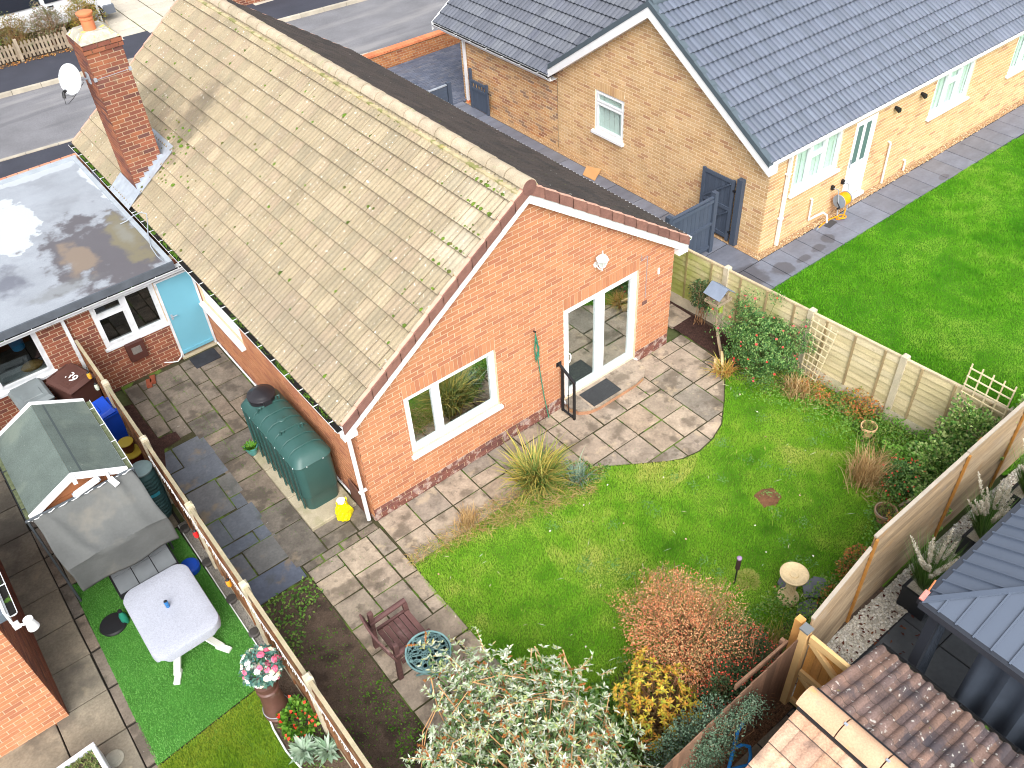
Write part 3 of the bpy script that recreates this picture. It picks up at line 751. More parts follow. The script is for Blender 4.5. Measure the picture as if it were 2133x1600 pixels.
# ================================================================ GROUND, LAWNS, PAVING
def structure(name, mb, m): return mb.build(name, m, None, kind='structure')
SOIL = mat('garden soil', [(96, 81, 69)], 1, (5, .7, 1.25), (60, .6, 1.35), (40, 1, .03), spots=[((104, 88, 70), 9, .6, .7, .5), ((48, 38, 32), 3, .5, .65, .6)])
MULCH = mat('dark red mulch', [(70, 48, 42)], 1, (12, .6, 1.3), (70, .5, 1.5), (60, 1, .03))
JOINT = mat('mossy joint', [(66, 64, 42)], 1, (4, .65, 1.2), (50, .7, 1.3), spots=[((96, 124, 44), 2.6, .52, .62, .75), ((60, 54, 44), 3.4, .55, .68, .6)])
LAWNB = mat('lawn earth', [(92, 126, 36)], 1, (4, .8, 1.2), (50, .7, 1.3))
mb = MB(); mb.sheet([(-400, -400), (400, -400), (400, 500), (-400, 500)], -.11)
structure('ground', mb, mat('earth and rough grass', [(84, 92, 56)], 1, (.6, .8, 1.2), (9, .8, 1.2)))
# the main lawn
PATIO = [(2.95, -.0), (2.95, -1.18), (3.25, -1.40), (3.5, -1.68), (3.85, -1.92), (4.25, -2.1), (4.65, -2.25), (5.1, -2.42), (5.6, -2.42), (5.9, -2.25), (6.15, -2.02), (6.4, -1.9), (6.75, -1.7), (7.0, -1.5), (7.2, -1.2), (7.35, -.6), (7.35, 0)]
LAWN = [(-.03, -1.05), (.9, -1.05), (1.5, -1.05), (2.3, -1.07), (2.95, -1.1), (4.63, -2.28), (4.85, -2.4), (5.2, -2.47), (5.6, -2.42), (5.99, -2.28), (6.5, -1.89), (7.0, -1.46), (7.35, -1.4), (8.15, -2.2), (8.3, -6.05), (-.3, -6.1), (-.2, -3.4)]
mb = MB(); mb.sheet([(-2.42, .0), (8.2, .0), (8.45, -6.1), (-2.42, -6.3)], -.03); structure('lawn', mb, LAWNB)
GRASS = mat('lawn grass', [(76, 134, 26), (104, 166, 36), (130, 184, 46), (160, 194, 70), (194, 200, 104)], .75, None, rnd='attr', transl=.25, spec=.2)
DIRT = [(5.13, -3.72), (5.05, -4.0), (5.25, -4.1), (5.46, -4.05), (5.5, -3.82), (5.33, -3.72)]
def lawn_blades(poly, dens, h, wd, m, holes=(), seed=0, lean=.6, name='grass', base=-.02):
    p = scatter(poly, dens, holes)
    n1, n2 = vnoise(p, 1.3, seed), vnoise(p, 4.2, seed+3)
    hh = h*(.55+.7*n1)*(.7+.6*RNG.random(len(p)))
    r = np.clip(.25+.35*n1*0 + .55*(vnoise(p, .9, seed+9)-.5) + .5*(n2-.5) + .25 + .22*(vnoise(p, .55, seed+21) > .62) + RNG.normal(0, .09, len(p)), 0, 1)
    P = np.concatenate([p, np.full((len(p), 1), base)], 1)
    return blades(name, P, hh, wd, m, None, lean, r, 'stuff')
lawn_blades(LAWN, 8600, .036, .0105, GRASS, [DIRT], 1)
lawn_blades(LAWN, 120, .08, .012, GRASS, [DIRT, PATIO], 2)
mb = MB(); mb.sheet(DIRT, -.022); structure('dirt_patch', mb, mat('bare dirt', [(120, 84, 60)], 1, (12, .7, 1.2), (70, .7, 1.3), (50, 1, .02)))
# soil of the beds
for nm, pts in (('flower_bed', [(7.0, -1.5), (7.3, -.3), (7.55, 1.2), (8.0, 1.2), (8.4, -6.05), (5.2, -6.1), (5.3, -5.75), (6.3, -5.35), (7.2, -4.6), (7.8, -3.6), (7.85, -2.7)]),
                ('flower_bed', [(-2.4, -.28), (-1.42, -.28), (-1.42, -6.3), (-2.4, -6.3)]),
                ('flower_bed', [(.2, -6.3), (.3, -4.9), (1.2, -4.6), (2.9, -4.9), (3.4, -5.6), (5.2, -5.8), (5.2, -6.2)])):
    mb = MB(); mb.sheet(pts, -.018 if pts[0][0] > 0 else -.012); structure(nm, mb, SOIL)
mb = MB(); mb.sheet([(-2.42, 5.7), (-2.1, 5.6), (-2.08, 4.35), (-1.75, 4.3), (-1.75, 4.05), (-2.1, 4.0), (-2.3, 3.4), (-2.42, 3.4)], .003); structure('mulch_bed', mb, MULCH)

def random_slabs(test, x0, y0, x1, y1, unit, sizes, rs):
    """random rectangular paving: cells of a grid filled by slabs of several sizes"""
    rr = random.Random(rs); nx, ny = int(round((x1-x0)/unit)), int(round((y1-y0)/unit)); used = set(); out = []
    ok = lambda i, j: 0 <= i < nx and 0 <= j < ny and (i, j) not in used and test(x0+(i+.5)*unit, y0+(j+.5)*unit)
    for j in range(ny):
        for i in range(nx):
            if not ok(i, j): continue
            ss = sizes[:]; rr.shuffle(ss); ss.sort(key=lambda s: -s[2]*rr.random())
            for a, b, _ in ss + [(1, 1, 0)]:
                if all(ok(i+p, j+q) for p in range(a) for q in range(b)):
                    for p in range(a):
                        for q in range(b): used.add((i+p, j+q))
                    out.append((x0+i*unit, x0+(i+a)*unit, y0+j*unit, y0+(j+b)*unit)); break
    return out
SIZES = [(2, 2, 5), (2, 1, 3), (1, 2, 3), (3, 2, 3), (2, 3, 3), (1, 1, .5)]
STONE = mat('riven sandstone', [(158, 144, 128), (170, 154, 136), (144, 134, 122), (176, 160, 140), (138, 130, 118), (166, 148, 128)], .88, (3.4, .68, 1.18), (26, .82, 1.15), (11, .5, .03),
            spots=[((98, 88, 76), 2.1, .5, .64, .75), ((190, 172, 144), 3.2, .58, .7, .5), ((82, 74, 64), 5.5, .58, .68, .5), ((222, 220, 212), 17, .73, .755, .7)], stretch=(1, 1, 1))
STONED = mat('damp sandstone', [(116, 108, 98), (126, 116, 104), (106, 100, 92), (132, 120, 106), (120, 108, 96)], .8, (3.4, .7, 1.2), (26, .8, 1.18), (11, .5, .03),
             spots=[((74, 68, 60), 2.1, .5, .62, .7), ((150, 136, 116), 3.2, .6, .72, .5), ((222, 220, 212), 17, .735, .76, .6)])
SLATE = mat('riven slate', [(92, 100, 116), (100, 104, 108), (84, 92, 110), (110, 108, 102), (96, 102, 112)], .55, (3, .78, 1.15), (24, .85, 1.14), (9, .5, .03),
            spots=[((134, 116, 88), 2.2, .57, .7, .65), ((78, 80, 76), 3, .55, .68, .5), ((138, 140, 148), 2.8, .62, .74, .5)], spec=.45)
def slab(root, x0, x1, y0, y1, m, z0=-.05, z1=0., gap=.014, name='slab', b=.008, jit=.004, clip=None):
    dz = random.uniform(-jit, jit); g = gap; r = lambda: random.uniform(-.006, .006)
    q = [(x0+g+r(), y0+g+r()), (x1-g+r(), y0+g+r()), (x1-g+r(), y1-g+r()), (x0+g+r(), y1-g+r())]
    if clip: q = clip(q)
    if not q or len(q) < 3: return
    n = len(q); cx, cy = sum(a for a, _ in q)/n, sum(c for _, c in q)/n
    ins = [(a+(cx-a)*b/max(.05, math.hypot(cx-a, cy-c)), c+(cy-c)*b/max(.05, math.hypot(cx-a, cy-c))) for a, c in q]
    t = [random.uniform(-.002, .002) for _ in q]
    vs = [(a, c, z0) for a, c in q] + [(a, c, z1+dz-b*.7) for a, c in q] + [(a, c, z1+dz+tt) for (a, c), tt in zip(ins, t)]
    fs = [tuple(range(2*n, 3*n))] + [f for i in range(n) for f in ((i, (i+1) % n, n+(i+1) % n, n+i), (n+i, n+(i+1) % n, 2*n+(i+1) % n, 2*n+i))]
    mb = MB(); mb.add(vs, fs); return mb.build(name, m, root)
def clip_poly(q, poly):
    """Sutherland-Hodgman against a convex polygon given anticlockwise"""
    out = q
    for i in range(len(poly)):
        a, b = poly[i], poly[(i+1) % len(poly)]; inp = out; out = []
        side = lambda p: (b[0]-a[0])*(p[1]-a[1]) - (b[1]-a[1])*(p[0]-a[0])
        for k in range(len(inp)):
            p, r = inp[k], inp[(k+1) % len(inp)]; sp, sr = side(p), side(r)
            if sp >= 0: out.append(p)
            if sp*sr < 0: t = sp/(sp-sr); out.append((p[0]+(r[0]-p[0])*t, p[1]+(r[1]-p[1])*t))
        if not out: break
    return out
# rear patio and the path along the rear wall
mb = MB(); mb.sheet([(-1.42, -.0), (7.9, -.0), (7.9, -.9), (7.32, -.95), (7.0, -1.44), (6.5, -1.87), (5.99, -2.26), (5.6, -2.4), (5.2, -2.45), (4.85, -2.38), (4.63, -2.27), (2.95, -1.1), (2.3, -1.07), (0, -1.06), (-.1, -6.3), (-1.42, -6.3)], -.016)
patio = structure('patio', mb, JOINT)
conv = [(2.6, -.85), (4.63, -2.25), (4.85, -2.36), (5.2, -2.43), (5.6, -2.38), (5.99, -2.24), (6.5, -1.85), (7.0, -1.42), (7.31, -.98), (7.31, .1), (2.6, .1)]
U_ = .292
pt = lambda x, y: x > 3.21 or (0 < x and -1.06 < y < 0 and x < 3.0) or (x >= 3.0 and inpoly(np.array([[x, y]]), [(2.9, .1), (2.9, -1.3), (3.3, -1.6), (4.2, -2.2), (5.1, -2.55), (5.6, -2.5), (6.9, -1.75), (7.5, -.9), (7.5, .1)])[0])
for a in random_slabs(pt, 0, -2.63, 7.3, -.0, U_, SIZES, 5):
    slab(patio, *a, STONE, clip=lambda q: clip_poly(q, conv) if q[1][0] > 3.0 else q)
mb = MB(); mb.sheet([(7.33, -.98), (7.93, -.95), (7.95, 1.9), (7.6, 1.9), (7.6, .25), (7.33, .25)], -.004); structure('mulch_bed', mb, MULCH)
for a in random_slabs(lambda x, y: True, 7.32, .25, 7.9, 1.75, U_, SIZES, 9): slab(patio, *a, STONE)
# the path from the corner down the garden
for a in random_slabs(lambda x, y: True, -1.41, -6.0, -.02, -.16, .278, SIZES, 3): slab(patio, *a, STONE)
# side yard: damp stone, slate by the fence
mb = MB(); mb.sheet([(-2.4, -.26), (-1.43, -.26), (-1.43, 0), (-.005, .002), (-.005, 6.25), (-2.1, 6.25), (-2.1, 4.0), (-2.4, 3.9)], -.014)
yard = structure('side_yard', mb, JOINT)
notch = lambda x, y: x > -1.4 and not (x > -.93 and .47 < y < 2.95) and not (x < -1.9 and y > 4) or (y > 3.95 and x > -2.09 and not (x < -1.75 and y < 4.5))
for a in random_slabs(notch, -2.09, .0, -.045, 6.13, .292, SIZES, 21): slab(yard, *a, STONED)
for a in random_slabs(lambda x, y: True, -1.41, -.17, -.10, .0, .17, [(2, 1, 1), (3, 1, 1)], 4): slab(yard, *a, STONED)
for (x0, x1, y0, y1) in [(-1.69, -1.405, 2.11, 2.68), (-1.69, -1.41, 1.79, 2.10), (-2.26, -1.70, 1.82, 2.70), (-2.03, -1.42, 1.20, 1.78), (-2.28, -2.03, 1.20, 1.80), (-1.70, -1.42, .9, 1.19), (-2.28, -1.71, .9, 1.18),
                         (-2.03, -1.43, .30, .89), (-2.28, -2.04, .30, .88), (-2.3, -1.43, -.23, .29), (-2.0, -1.40, 3.31, 3.93), (-2.27, -2.01, 3.34, 3.92), (-2.27, -1.41, 2.72, 3.32)]:
    slab(yard, x0, x1, y0, y1, SLATE, gap=.008, jit=.002)
# tiny weeds in the joints
WEED = mat('weed leaves', [(58, 104, 26), (84, 132, 36), (104, 148, 48), (70, 116, 34)], .7, None, rnd='attr', transl=.2, spec=.2)
q = np.concatenate([scatter([(-1.4, .2), (-.95, .2), (-.95, 6), (-1.4, 6)], 60), scatter([(-1.41, -4), (-.1, -4), (-.1, 0), (-1.41, 0)], 25), scatter([(3, -2.2), (7, -2.2), (7, 0), (3, 0)], 8)])
q = np.repeat(q, 14, 0) + RNG.normal(0, .022, (len(q)*14, 2))
q[:, 0] = np.where(RNG.random(len(q)) < .5, np.round(q[:, 0]/.292)*.292 + RNG.normal(0, .008, len(q)), q[:, 0])
blades('joint_weeds', np.concatenate([q, np.full((len(q), 1), -.012)], 1), RNG.uniform(.01, .03, len(q)), .012, WEED, None, .6, None, 'stuff')
# concrete base of the tank
CONC = mat('pale concrete', [(176, 166, 142)], .92, (4, .82, 1.12), (50, .88, 1.1), (30, .4, .01), spots=[((140, 138, 100), 3, .55, .7, .5)])
mb = MB(); mb.bbox(-.93, -.08, .5, 1.35, -.05, .07); mb.bbox(-.93, -.08, 1.36, 2.2, -.05, .068); mb.bbox(-.93, -.08, 2.21, 3.05, -.05, .07); structure('tank_base', mb, CONC)
# ---------------- left garden: big concrete flags, artificial turf, strip by the fence
FLAG = mat('old concrete flag', [(128, 120, 106), (136, 128, 112), (116, 110, 98), (142, 132, 114)], .92, (2.2, .68, 1.2), (30, .82, 1.16), (26, .4, .01), spots=[((78, 74, 68), 1.3, .5, .68, .65), ((160, 148, 122), 3, .6, .75, .4)])
mb = MB(); mb.sheet([(-8, -6), (-2.55, -6), (-2.55, 6.26), (-8, 6.26)], -.06)
lg = structure('left_yard', mb, mat('dark joint', [(58, 54, 48)], 1, (5, .7, 1.2)))
y = -6.1; k = 0
while y < 6.1:
    for x0, x1 in ((-5.38, -4.625), (-6.2, -5.39), (-7.0, -6.21)):
        if x0 < -5.38 and y > -.12: continue
        slab(lg, x0, x1, y, y+.752, FLAG, z1=-.01, gap=.008)
    slab(lg, -4.62, -4.45, y+.03, y+.745, STONED, z1=-.012, gap=.008)
    y += .755; k += 1
y = 2.15
while y < 6.1:
    for x0 in (-4.44, -3.82, -3.2): slab(lg, x0, x0+.61, y, y+.752, FLAG, z1=-.01, gap=.008)
    y += .755
TURFP = [(-4.44, 2.1), (-2.66, 2.1), (-2.62, -1.35), (-2.86, -1.45), (-4.5, -1.62)]
mb = MB(); mb.sheet(TURFP, -.012); structure('artificial_turf', mb, mat('turf mat', [(66, 124, 46)], .9, (3, .85, 1.15)))
TURF = mat('turf fibre', [(62, 116, 40), (80, 140, 54), (98, 156, 70), (114, 168, 86)], .6, None, rnd='attr', spec=.3)
p = scatter(TURFP, 7000); r = np.clip(.5*vnoise(p, 1.2, 4)+.5*RNG.random(len(p)), 0, 1)
blades('turf_fibre', np.concatenate([p, np.full((len(p), 1), -.012)], 1), RNG.uniform(.012, .026, len(p)), .012, TURF, None, .8, r, 'stuff')
LG2 = [(-4.5, -1.64), (-2.86, -1.47), (-3.0, -1.9), (-3.05, -2.6), (-2.95, -3.4), (-2.95, -6), (-4.5, -6)]
mb = MB(); mb.sheet(LG2, -.02); structure('left_lawn', mb, LAWNB)
GRASS2 = mat('left lawn grass', [(84, 124, 20), (114, 150, 32), (142, 164, 50), (140, 136, 56)], .75, None, rnd='attr', transl=.25, spec=.2)
lawn_blades(LG2, 9000, .04, .011, GRASS2, (), 6)
GRAV = mat('fine dark gravel', [(120, 116, 110), (150, 146, 140), (90, 86, 82)], .9, (90, .5, 1.5), None, (90, 1, .02), rnd='noise')
mb = MB(); mb.sheet([(-2.62, 2.15), (-2.44, 2.15), (-2.44, -1.4), (-2.6, -1.4)], -.006); structure('gravel_strip', mb, GRAV)
mb = MB(); mb.sheet([(-3.0, -1.9), (-2.62, -1.36), (-2.44, -1.36), (-2.44, -6), (-2.95, -6), (-2.95, -3.4), (-3.05, -2.6)], -.008); structure('flower_bed', mb, SOIL)
# ---------------- right garden: grey porcelain path, gravel margin, lawn
GPAVE = mat('grey porcelain slab', [(110, 116, 130), (118, 122, 134), (104, 108, 120), (114, 116, 124)], .5, (1.6, .8, 1.15), (14, .92, 1.08), spots=[((140, 142, 150), 2.4, .6, .75, .35)], spec=.4, stretch=(1, 2.4, 1),
            blobs=[(9.4, .3, .9, .5, (72, 70, 74), .65, .35), (10.55, .05, .3, .22, (76, 74, 78), .7, .25), (11.2, .0, .25, .13, (76, 74, 78), .7, .25), (11.75, .05, .26, .16, (76, 74, 78), .7, .25), (12.25, .15, .22, .18, (78, 76, 80), .7, .2), (16.5, -.1, .2, .1, (80, 78, 84), .6, .3)])
DKJ = mat('grey joint', [(60, 60, 64)], 1, None)
mb = MB(); mb.sheet([(8.0, -.22), (26, -.3), (26, .62), (10.6, .72), (10.6, 11.75), (8.0, 11.75)], -.02); gp = structure('grey_path', mb, DKJ)
for i in range(26): slab(gp, 9.9+i*.6, 10.49+i*.6, -.24, .60, GPAVE, gap=.004, jit=.001, b=.004)
for i in range(3): slab(gp, 8.1+i*.6, 8.69+i*.6, -.24, .60, GPAVE, gap=.004, jit=.001, b=.004)
y = .62
while y < 11.6:
    slab(gp, 8.2, 9.38, y, y+.9, GPAVE, gap=.005, jit=.001, b=.004); slab(gp, 9.39, 10.42, y+.0, y+.9, GPAVE, gap=.005, jit=.001, b=.004); y += .91
BGRAV = mat('tan gravel', [(196, 164, 120), (150, 116, 84), (214, 190, 152)], .95, (50, .6, 1.4), None, (60, 1, .02), rnd='noise')
mb = MB(); mb.sheet([(10.43, .62), (26, .62), (26, .80), (10.6, .80), (10.6, 11.7), (10.43, 11.7)], -.004); structure('gravel_margin', mb, BGRAV)
p = scatter([(10.43, .60), (22, .60), (22, .78), (10.43, .78)], 500)
mb = MB()
for x, y_ in p: s = random.uniform(.008, .02); mb.lathe([(s*.5, -.005), (s, .004), (s*.5, .014)], (x, y_, 0), 5)
mb.build('pebbles', mat('pebble', [(206, 176, 132), (160, 128, 96), (226, 206, 172), (132, 104, 80)], .9, None), None, kind='stuff')
RL = [(8.2, -.3), (26, -.3), (26, -12), (8.55, -6.3), (8.5, -5.4)]
mb = MB(); mb.sheet([(8.15, -.25), (30, -.25), (30, -14), (8.6, -6.15)], -.03); structure('right_lawn', mb, mat('right lawn earth', [(72, 120, 22)], 1, (4, .8, 1.2)))
GRASS3 = mat('striped lawn grass', [(64, 132, 16), (86, 156, 24), (112, 174, 38), (150, 190, 70)], .75, None, rnd='attr', transl=.25, spec=.2)
RLN = [(8.2, -.24), (19.5, -.24), (22, -4), (14.5, -8.2), (8.6, -6.1)]
lawn_blades(RLN, 3400, .036, .018, GRASS3, (), 12)
# ---------------- beyond the rear fence: white gravel strip, dark paving
mb = MB(); mb.sheet([(2.66, -6.2), (12, -6.2), (12, -6.72), (2.66, -6.62)], -.01); structure('white_gravel', mb, mat('white gravel', [(226, 222, 208), (196, 190, 176), (240, 238, 230)], .9, (60, .65, 1.25), None, (70, 1, .02), rnd='noise'))
p = scatter([(2.7, -6.2), (9, -6.2), (9, -6.68), (2.7, -6.62)], 900)
mb = MB()
for x, y_ in p: s = random.uniform(.012, .024); mb.lathe([(s*.6, -.01), (s, .004), (s*.55, .018)], (x, y_, 0), 5, sx=random.uniform(.7, 1.3))
mb.build('gravel_stones', mat('white stone', [(232, 228, 216), (214, 206, 190), (242, 240, 234), (188, 180, 166)], .85, None), None, kind='stuff')
mb = MB(); mb.sheet([(2.66, -6.62), (12, -6.72), (12, -14), (2.66, -14)], -.02); dpv = structure('dark_paving', mb, DKJ)
DPAVE = mat('dark slab', [(84, 88, 94), (90, 94, 98), (78, 82, 88)], .7, (2, .85, 1.12), (16, .9, 1.1))
for i in range(10):
    for j in range(6): slab(dpv, 2.7+i*.75, 3.44+i*.75, -7.25-j*.6-.0, -6.66-j*.6, DPAVE, gap=.006, jit=.001, z1=.0)
mb = MB(); mb.sheet([(-.2, -6.33), (2.64, -6.33), (2.64, -6.52), (-.2, -6.6)], -.014); structure('bark_strip', mb, mat('brown bark', [(92, 66, 46), (120, 90, 66), (66, 46, 34)], 1, (40, .5, 1.5), None, (60, 1, .03), rnd='noise'))
mb = MB(); mb.sheet([(-.2, -6.6), (2.64, -6.52), (2.64, -14), (-.2, -14)], -.025); sp = structure('shed_path', mb, DKJ)
for i in range(5): slab(sp, 2.5-i*.62, 3.1-i*.62 if i else 2.62, -7.0, -6.53, FLAG, z1=0., gap=.006)
# ================================================================ FLAT ROOFED GARAGE
gar = thing('garage', 'flat roofed brick garage with blue door and rain stained grey roof', 'garage', (-3.6, 6.27, 0))
GW1, GW2 = (-2.02, -.80, .95, 1.96), (-4.75, -3.0, 1.0, 2.02)
GD = (-.78, -.02, .02, 1.90)
gx = lambda r: (r[0]+8.2, r[1]+8.2, r[2], r[3])
brickwall(gar, 'front_wall', (-8.2, 6.27, 0), (1, 0, 0), (0, -1, 0), 8.19, lambda u: 2.2, [gx(GW1), gx(GW2), gx(GD)], -.08, MORTARD, BRICKD, 130, course=.0818)
mb = MB(); mb.box(-8.2, -8.0, 6.48, 11.5, -.08, 2.1); mb.build('side_wall', BRICKD, gar)
mb = MB(); mb.box(-7.99, -.3, 6.48, 6.5, -.05, .02); mb.build('garage_floor', DKJ, gar)
ROOFM = mat('grey roofing membrane', [(148, 154, 162)], .5, (1.3, .84, 1.1), (40, .93, 1.08), (30, .3, .004), spec=.35,
            spots=[((122, 126, 132), 1.6, .5, .68, .45)],
            blobs=[(-2.45, 9.6, .62, 1.15, (180, 186, 192), .95, .06), (-.22, 9.8, .3, 1.9, (184, 190, 196), .9, .1), (-1.3, 11.35, 1.4, .22, (180, 186, 192), .7, .15),
                   (-1.15, 7.4, 1.2, 1.75, (84, 80, 84), .92, .3), (-1.68, 7.3, .36, .8, (128, 114, 100), .9, .4), (-.70, 7.55, .40, 1.25, (118, 112, 90), .9, .4), (-.68, 7.6, .2, .75, (130, 132, 128), .55, .6),
                   (-.28, 7.2, .14, 1.6, (112, 92, 62), .7, .5), (-2.95, 7.6, .45, .8, (84, 86, 98), .75, .6), (-2.2, 6.55, .8, .25, (110, 112, 112), .6, .6)])
mb = MB(); mb.box(-8.4, -.345, 6.0, 11.45, 2.2, 2.32); rfl = mb.build('flat_roof', ROOFM, gar)
mb = MB(); mb.box(-8.4, -.345, 5.96, 5.999, 2.19, 2.34); mb.build('roof_edge', mat('bitumen edge', [(82, 88, 96)], .7, (5, .8, 1.15)), rfl)
mb = MB(); mb.box(-8.4, -.345, 11.45, 11.5, 2.15, 2.40); mb.box(-.44, -.347, 6.0, 11.45, 2.321, 2.35); mb.build('roof_kerb', mat('pale kerb', [(160, 168, 176)], .6, (4, .85, 1.1)), rfl)
mb = MB(); mb.box(-8.3, -.03, 6.06, 6.09, 2.03, 2.199); mb.build('fascia', WHITEP, gar)
gutter(gar, (-8.3, 6.0, 2.17), (-.06, 6.0, 2.17), .05, WHITEP, GUTIN, nb=18)
mb = MB()
for i in range(34): mb.box(-8.3+i*.24, -8.3+i*.24+.225, 11.55, 11.75, -.1, 2.33)
mb.build('parapet_coping', mat('coping brick', [(196, 136, 108), (206, 148, 120), (186, 124, 98)], .9, (6, .85, 1.1)), gar)
window(gar, (0, 6.27, 0), (1, 0, 0), (0, -1, 0), *GW1, mulls=(.5,), lights=((0, .70),), frame=WHITEP, pane=PANED, sill=WHITEP, fr=.06, back=.0, bead=.03, label='white garage window with a small top light beside the blue door', cill=(.04, .05, .06))
window(gar, (0, 6.27, 0), (1, 0, 0), (0, -1, 0), *GW2, mulls=(.45,), frame=WHITEP, pane=PANED, sill=WHITEP, fr=.06, back=.0, bead=.03, label='white garage window above the wheelie bins', cill=(.04, .06, .07))
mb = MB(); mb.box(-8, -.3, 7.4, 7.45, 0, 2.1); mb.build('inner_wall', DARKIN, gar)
BLUED = mat('sky blue door paint', [(106, 166, 186)], .5, (1.5, .95, 1.04), spots=[((92, 156, 180), 2, .6, .8, .35)])
mb = MB(); mb.box(-.735, -.065, 6.255, 6.285, .10, 1.86); mb.box(-.735, -.065, 6.22, 6.254, .10, .17); bd = mb.build('blue_door', BLUED, gar)
mb = MB(); mb.box(-.78, -.737, 6.24, 6.30, .02, 1.9); mb.box(-.063, -.02, 6.24, 6.30, .02, 1.9); mb.box(-.737, -.063, 6.24, 6.30, 1.862, 1.9); mb.build('door_frame', WHITEP, bd)
mb = MB(); mb.box(-.70, -.66, 6.24, 6.254, .96, 1.08); mb.tube([(-.68, 6.25, 1.05), (-.68, 6.2, 1.05), (-.58, 6.2, 1.05)], .010, 6); mb.build('handle', LEAD, bd)
mb = MB(); mb.box(-.78, -.02, 6.2, 6.27, -.03, .02); mb.build('threshold', CONC, gar)
METER = mat('brown meter box', [(74, 42, 36)], .6, (6, .85, 1.1))
mb = MB(); mb.box(-1.72, -1.38, 6.13, 6.262, .50, .90); me = mb.build('meter_box', METER, gar)
mb = MB(); mb.box(-1.64, -1.46, 6.122, 6.129, .66, .82); mb.build('meter_window', mat('meter glass', [(120, 116, 112)], .3, (20, .6, 1.2)), me)
mb = MB(); mb.beam((-2.52, 6.215, .0), (-2.52, 6.215, 2.0), .075, .06); mb.build('downpipe', WHITEP, gar)
mb = MB(); mb.tube([(-1.15, 6.24, .10), (-1.0, 6.2, .05), (-.9, 6.18, .03), (-.8, 6.2, .09), (-.78, 6.25, .1)], .012, 6); mb.build('cable', WHITE, gar)
# things in the garage window
bk = thing('bucket', 'blue bucket behind the glass of the left garage window', 'bucket', (-3.35, 6.55, 1.55))
mb = MB(); mb.lathe([(.11, 0), (.14, .3), (.13, .3), (.10, .02), (.001, .02)], (-3.35, 6.55, 1.55), 18); mb.build('pail', mat('blue plastic', [(44, 140, 196)], .45, None), bk, smooth=True)
mb = MB(); mb.tube([(-3.49, 6.55, 1.84), (-3.45, 6.55, 1.95), (-3.35, 6.55, 2.0), (-3.25, 6.55, 1.95), (-3.21, 6.55, 1.84)], .006, 5); mb.build('bail', LEAD, bk)
mb = MB(); mb.box(-4.7, -3.05, 6.49, 6.85, .92, .98); tag(mb.build('window_shelf', WHITEP), 'pale shelf inside the left garage window', 'shelf')
sk = MB(); sk.lathe([(.001, 0), (.13, .01), (.16, .06), (.12, .12), (.04, .15), (.001, .15)], (-3.3, 6.62, .985), 12, sx=1.3, sy=.8); tag(sk.build('sponge', mat('yellow sponge', [(196, 152, 84)], 1, (14, .7, 1.2), bump=(30, 1, .02)), smooth=True), 'mustard cloth bundle lying on the shelf behind the glass', 'cloth')
cb = thing('cable_coil', 'loose grey cable hooked over the bungalow gutter onto the garage roof', 'cable', (-.4, 7.6, 2.3))
mb = MB(); mb.tube([(-.62, 8.0, 2.335), (-.5, 7.95, 2.37), (-.36, 7.9, 2.45), (-.22, 7.78, 2.53), (-.15, 7.6, 2.56), (-.22, 7.4, 2.52), (-.36, 7.1, 2.43), (-.48, 6.7, 2.37), (-.5, 6.35, 2.335), (-.48, 6.15, 2.335)], .010, 6); mb.build('cord', LEAD, cb)

# ================================================================ THE BUFF BUNGALOW NEXT DOOR
nb = thing('bungalow', 'buff brick bungalow with new blue grey tiled roof and white trim', 'bungalow', (10.6, .8, 0))
NX, NY, NYT, AY, AZ, EZ = 10.6, .8, 7.62, 4.3, 4.74, 2.42
sr, sl_ = (AZ-EZ)/(AY-.66), (AZ-EZ+.06)/(7.66-AY)
ztop = lambda y: AZ - (AY-y)*sr if y < AY else AZ - (y-AY)*sl_
GWN = (NYT-6.2, NYT-5.19, 1.08, 2.1286)
brickwall(nb, 'gable_wall', (NX, NYT, 0), (0, -1, 0), (-1, 0, 0), NYT-NY, lambda u: ztop(NYT-u)-.12, [GWN], -.08, BMORT, BUFF, 150, [(GWN[0], GWN[1], GWN[3], GWN[3]+.2454)], extra=(NYT-AY,))
brickwall(nb, 'side_wall', (NX, 11.9, 0), (0, -1, 0), (-1, 0, 0), 11.9-NYT-.02, lambda u: 2.12, (), -.08, BMORT, BUFF2, 60)
LX = 13.4
o1, o2, o3 = (11.42-NX, 13.05-NX, 1.2, 2.2), (16.63-NX, 18.3-NX, 1.2, 2.2), (20.25-NX, 21.9-NX, 1.15, 2.2)
dr = (13.52-NX, 14.32-NX, .10, 2.14)
brickwall(nb, 'long_wall', (NX, NY, 0), (1, 0, 0), (0, -1, 0), LX, lambda u: 2.4, [o1, o2, o3, dr], -.08, BMORT, BUFF, 90, ins=(.2, 0))
FIX = [(-.01, 0, 0)]
for oo, lb in ((o1, 'white three bay window next to the corner of the buff bungalow'), (o2, 'white three bay window beyond the back door'), (o3, 'white window at the far end of the long wall')):
    ww = window(nb, (NX, NY, 0), (1, 0, 0), (0, -1, 0), *oo, mulls=(.34, .66), lights=((1, .68),), frame=WHITE, pane=PANEL, sill=WHITE, fr=.055, back=.03, cill=(.06, .08, .07), label=lb, bead=.022)
    mb = MB().fr((NX, NY, 0), (1, 0, 0), (0, -1, 0)); n = 16
    for i in range(n):
        a = oo[0]+.06+(oo[1]-oo[0]-.12)*i/n; mb.box(a, a+(oo[1]-oo[0]-.12)/n-.006, -.115+.008*(i % 2), -.111+.008*(i % 2), oo[2], oo[3])
    mb.build('blind', mat('pale blind', [(222, 236, 230)], .8, (2, .94, 1.03)), ww)
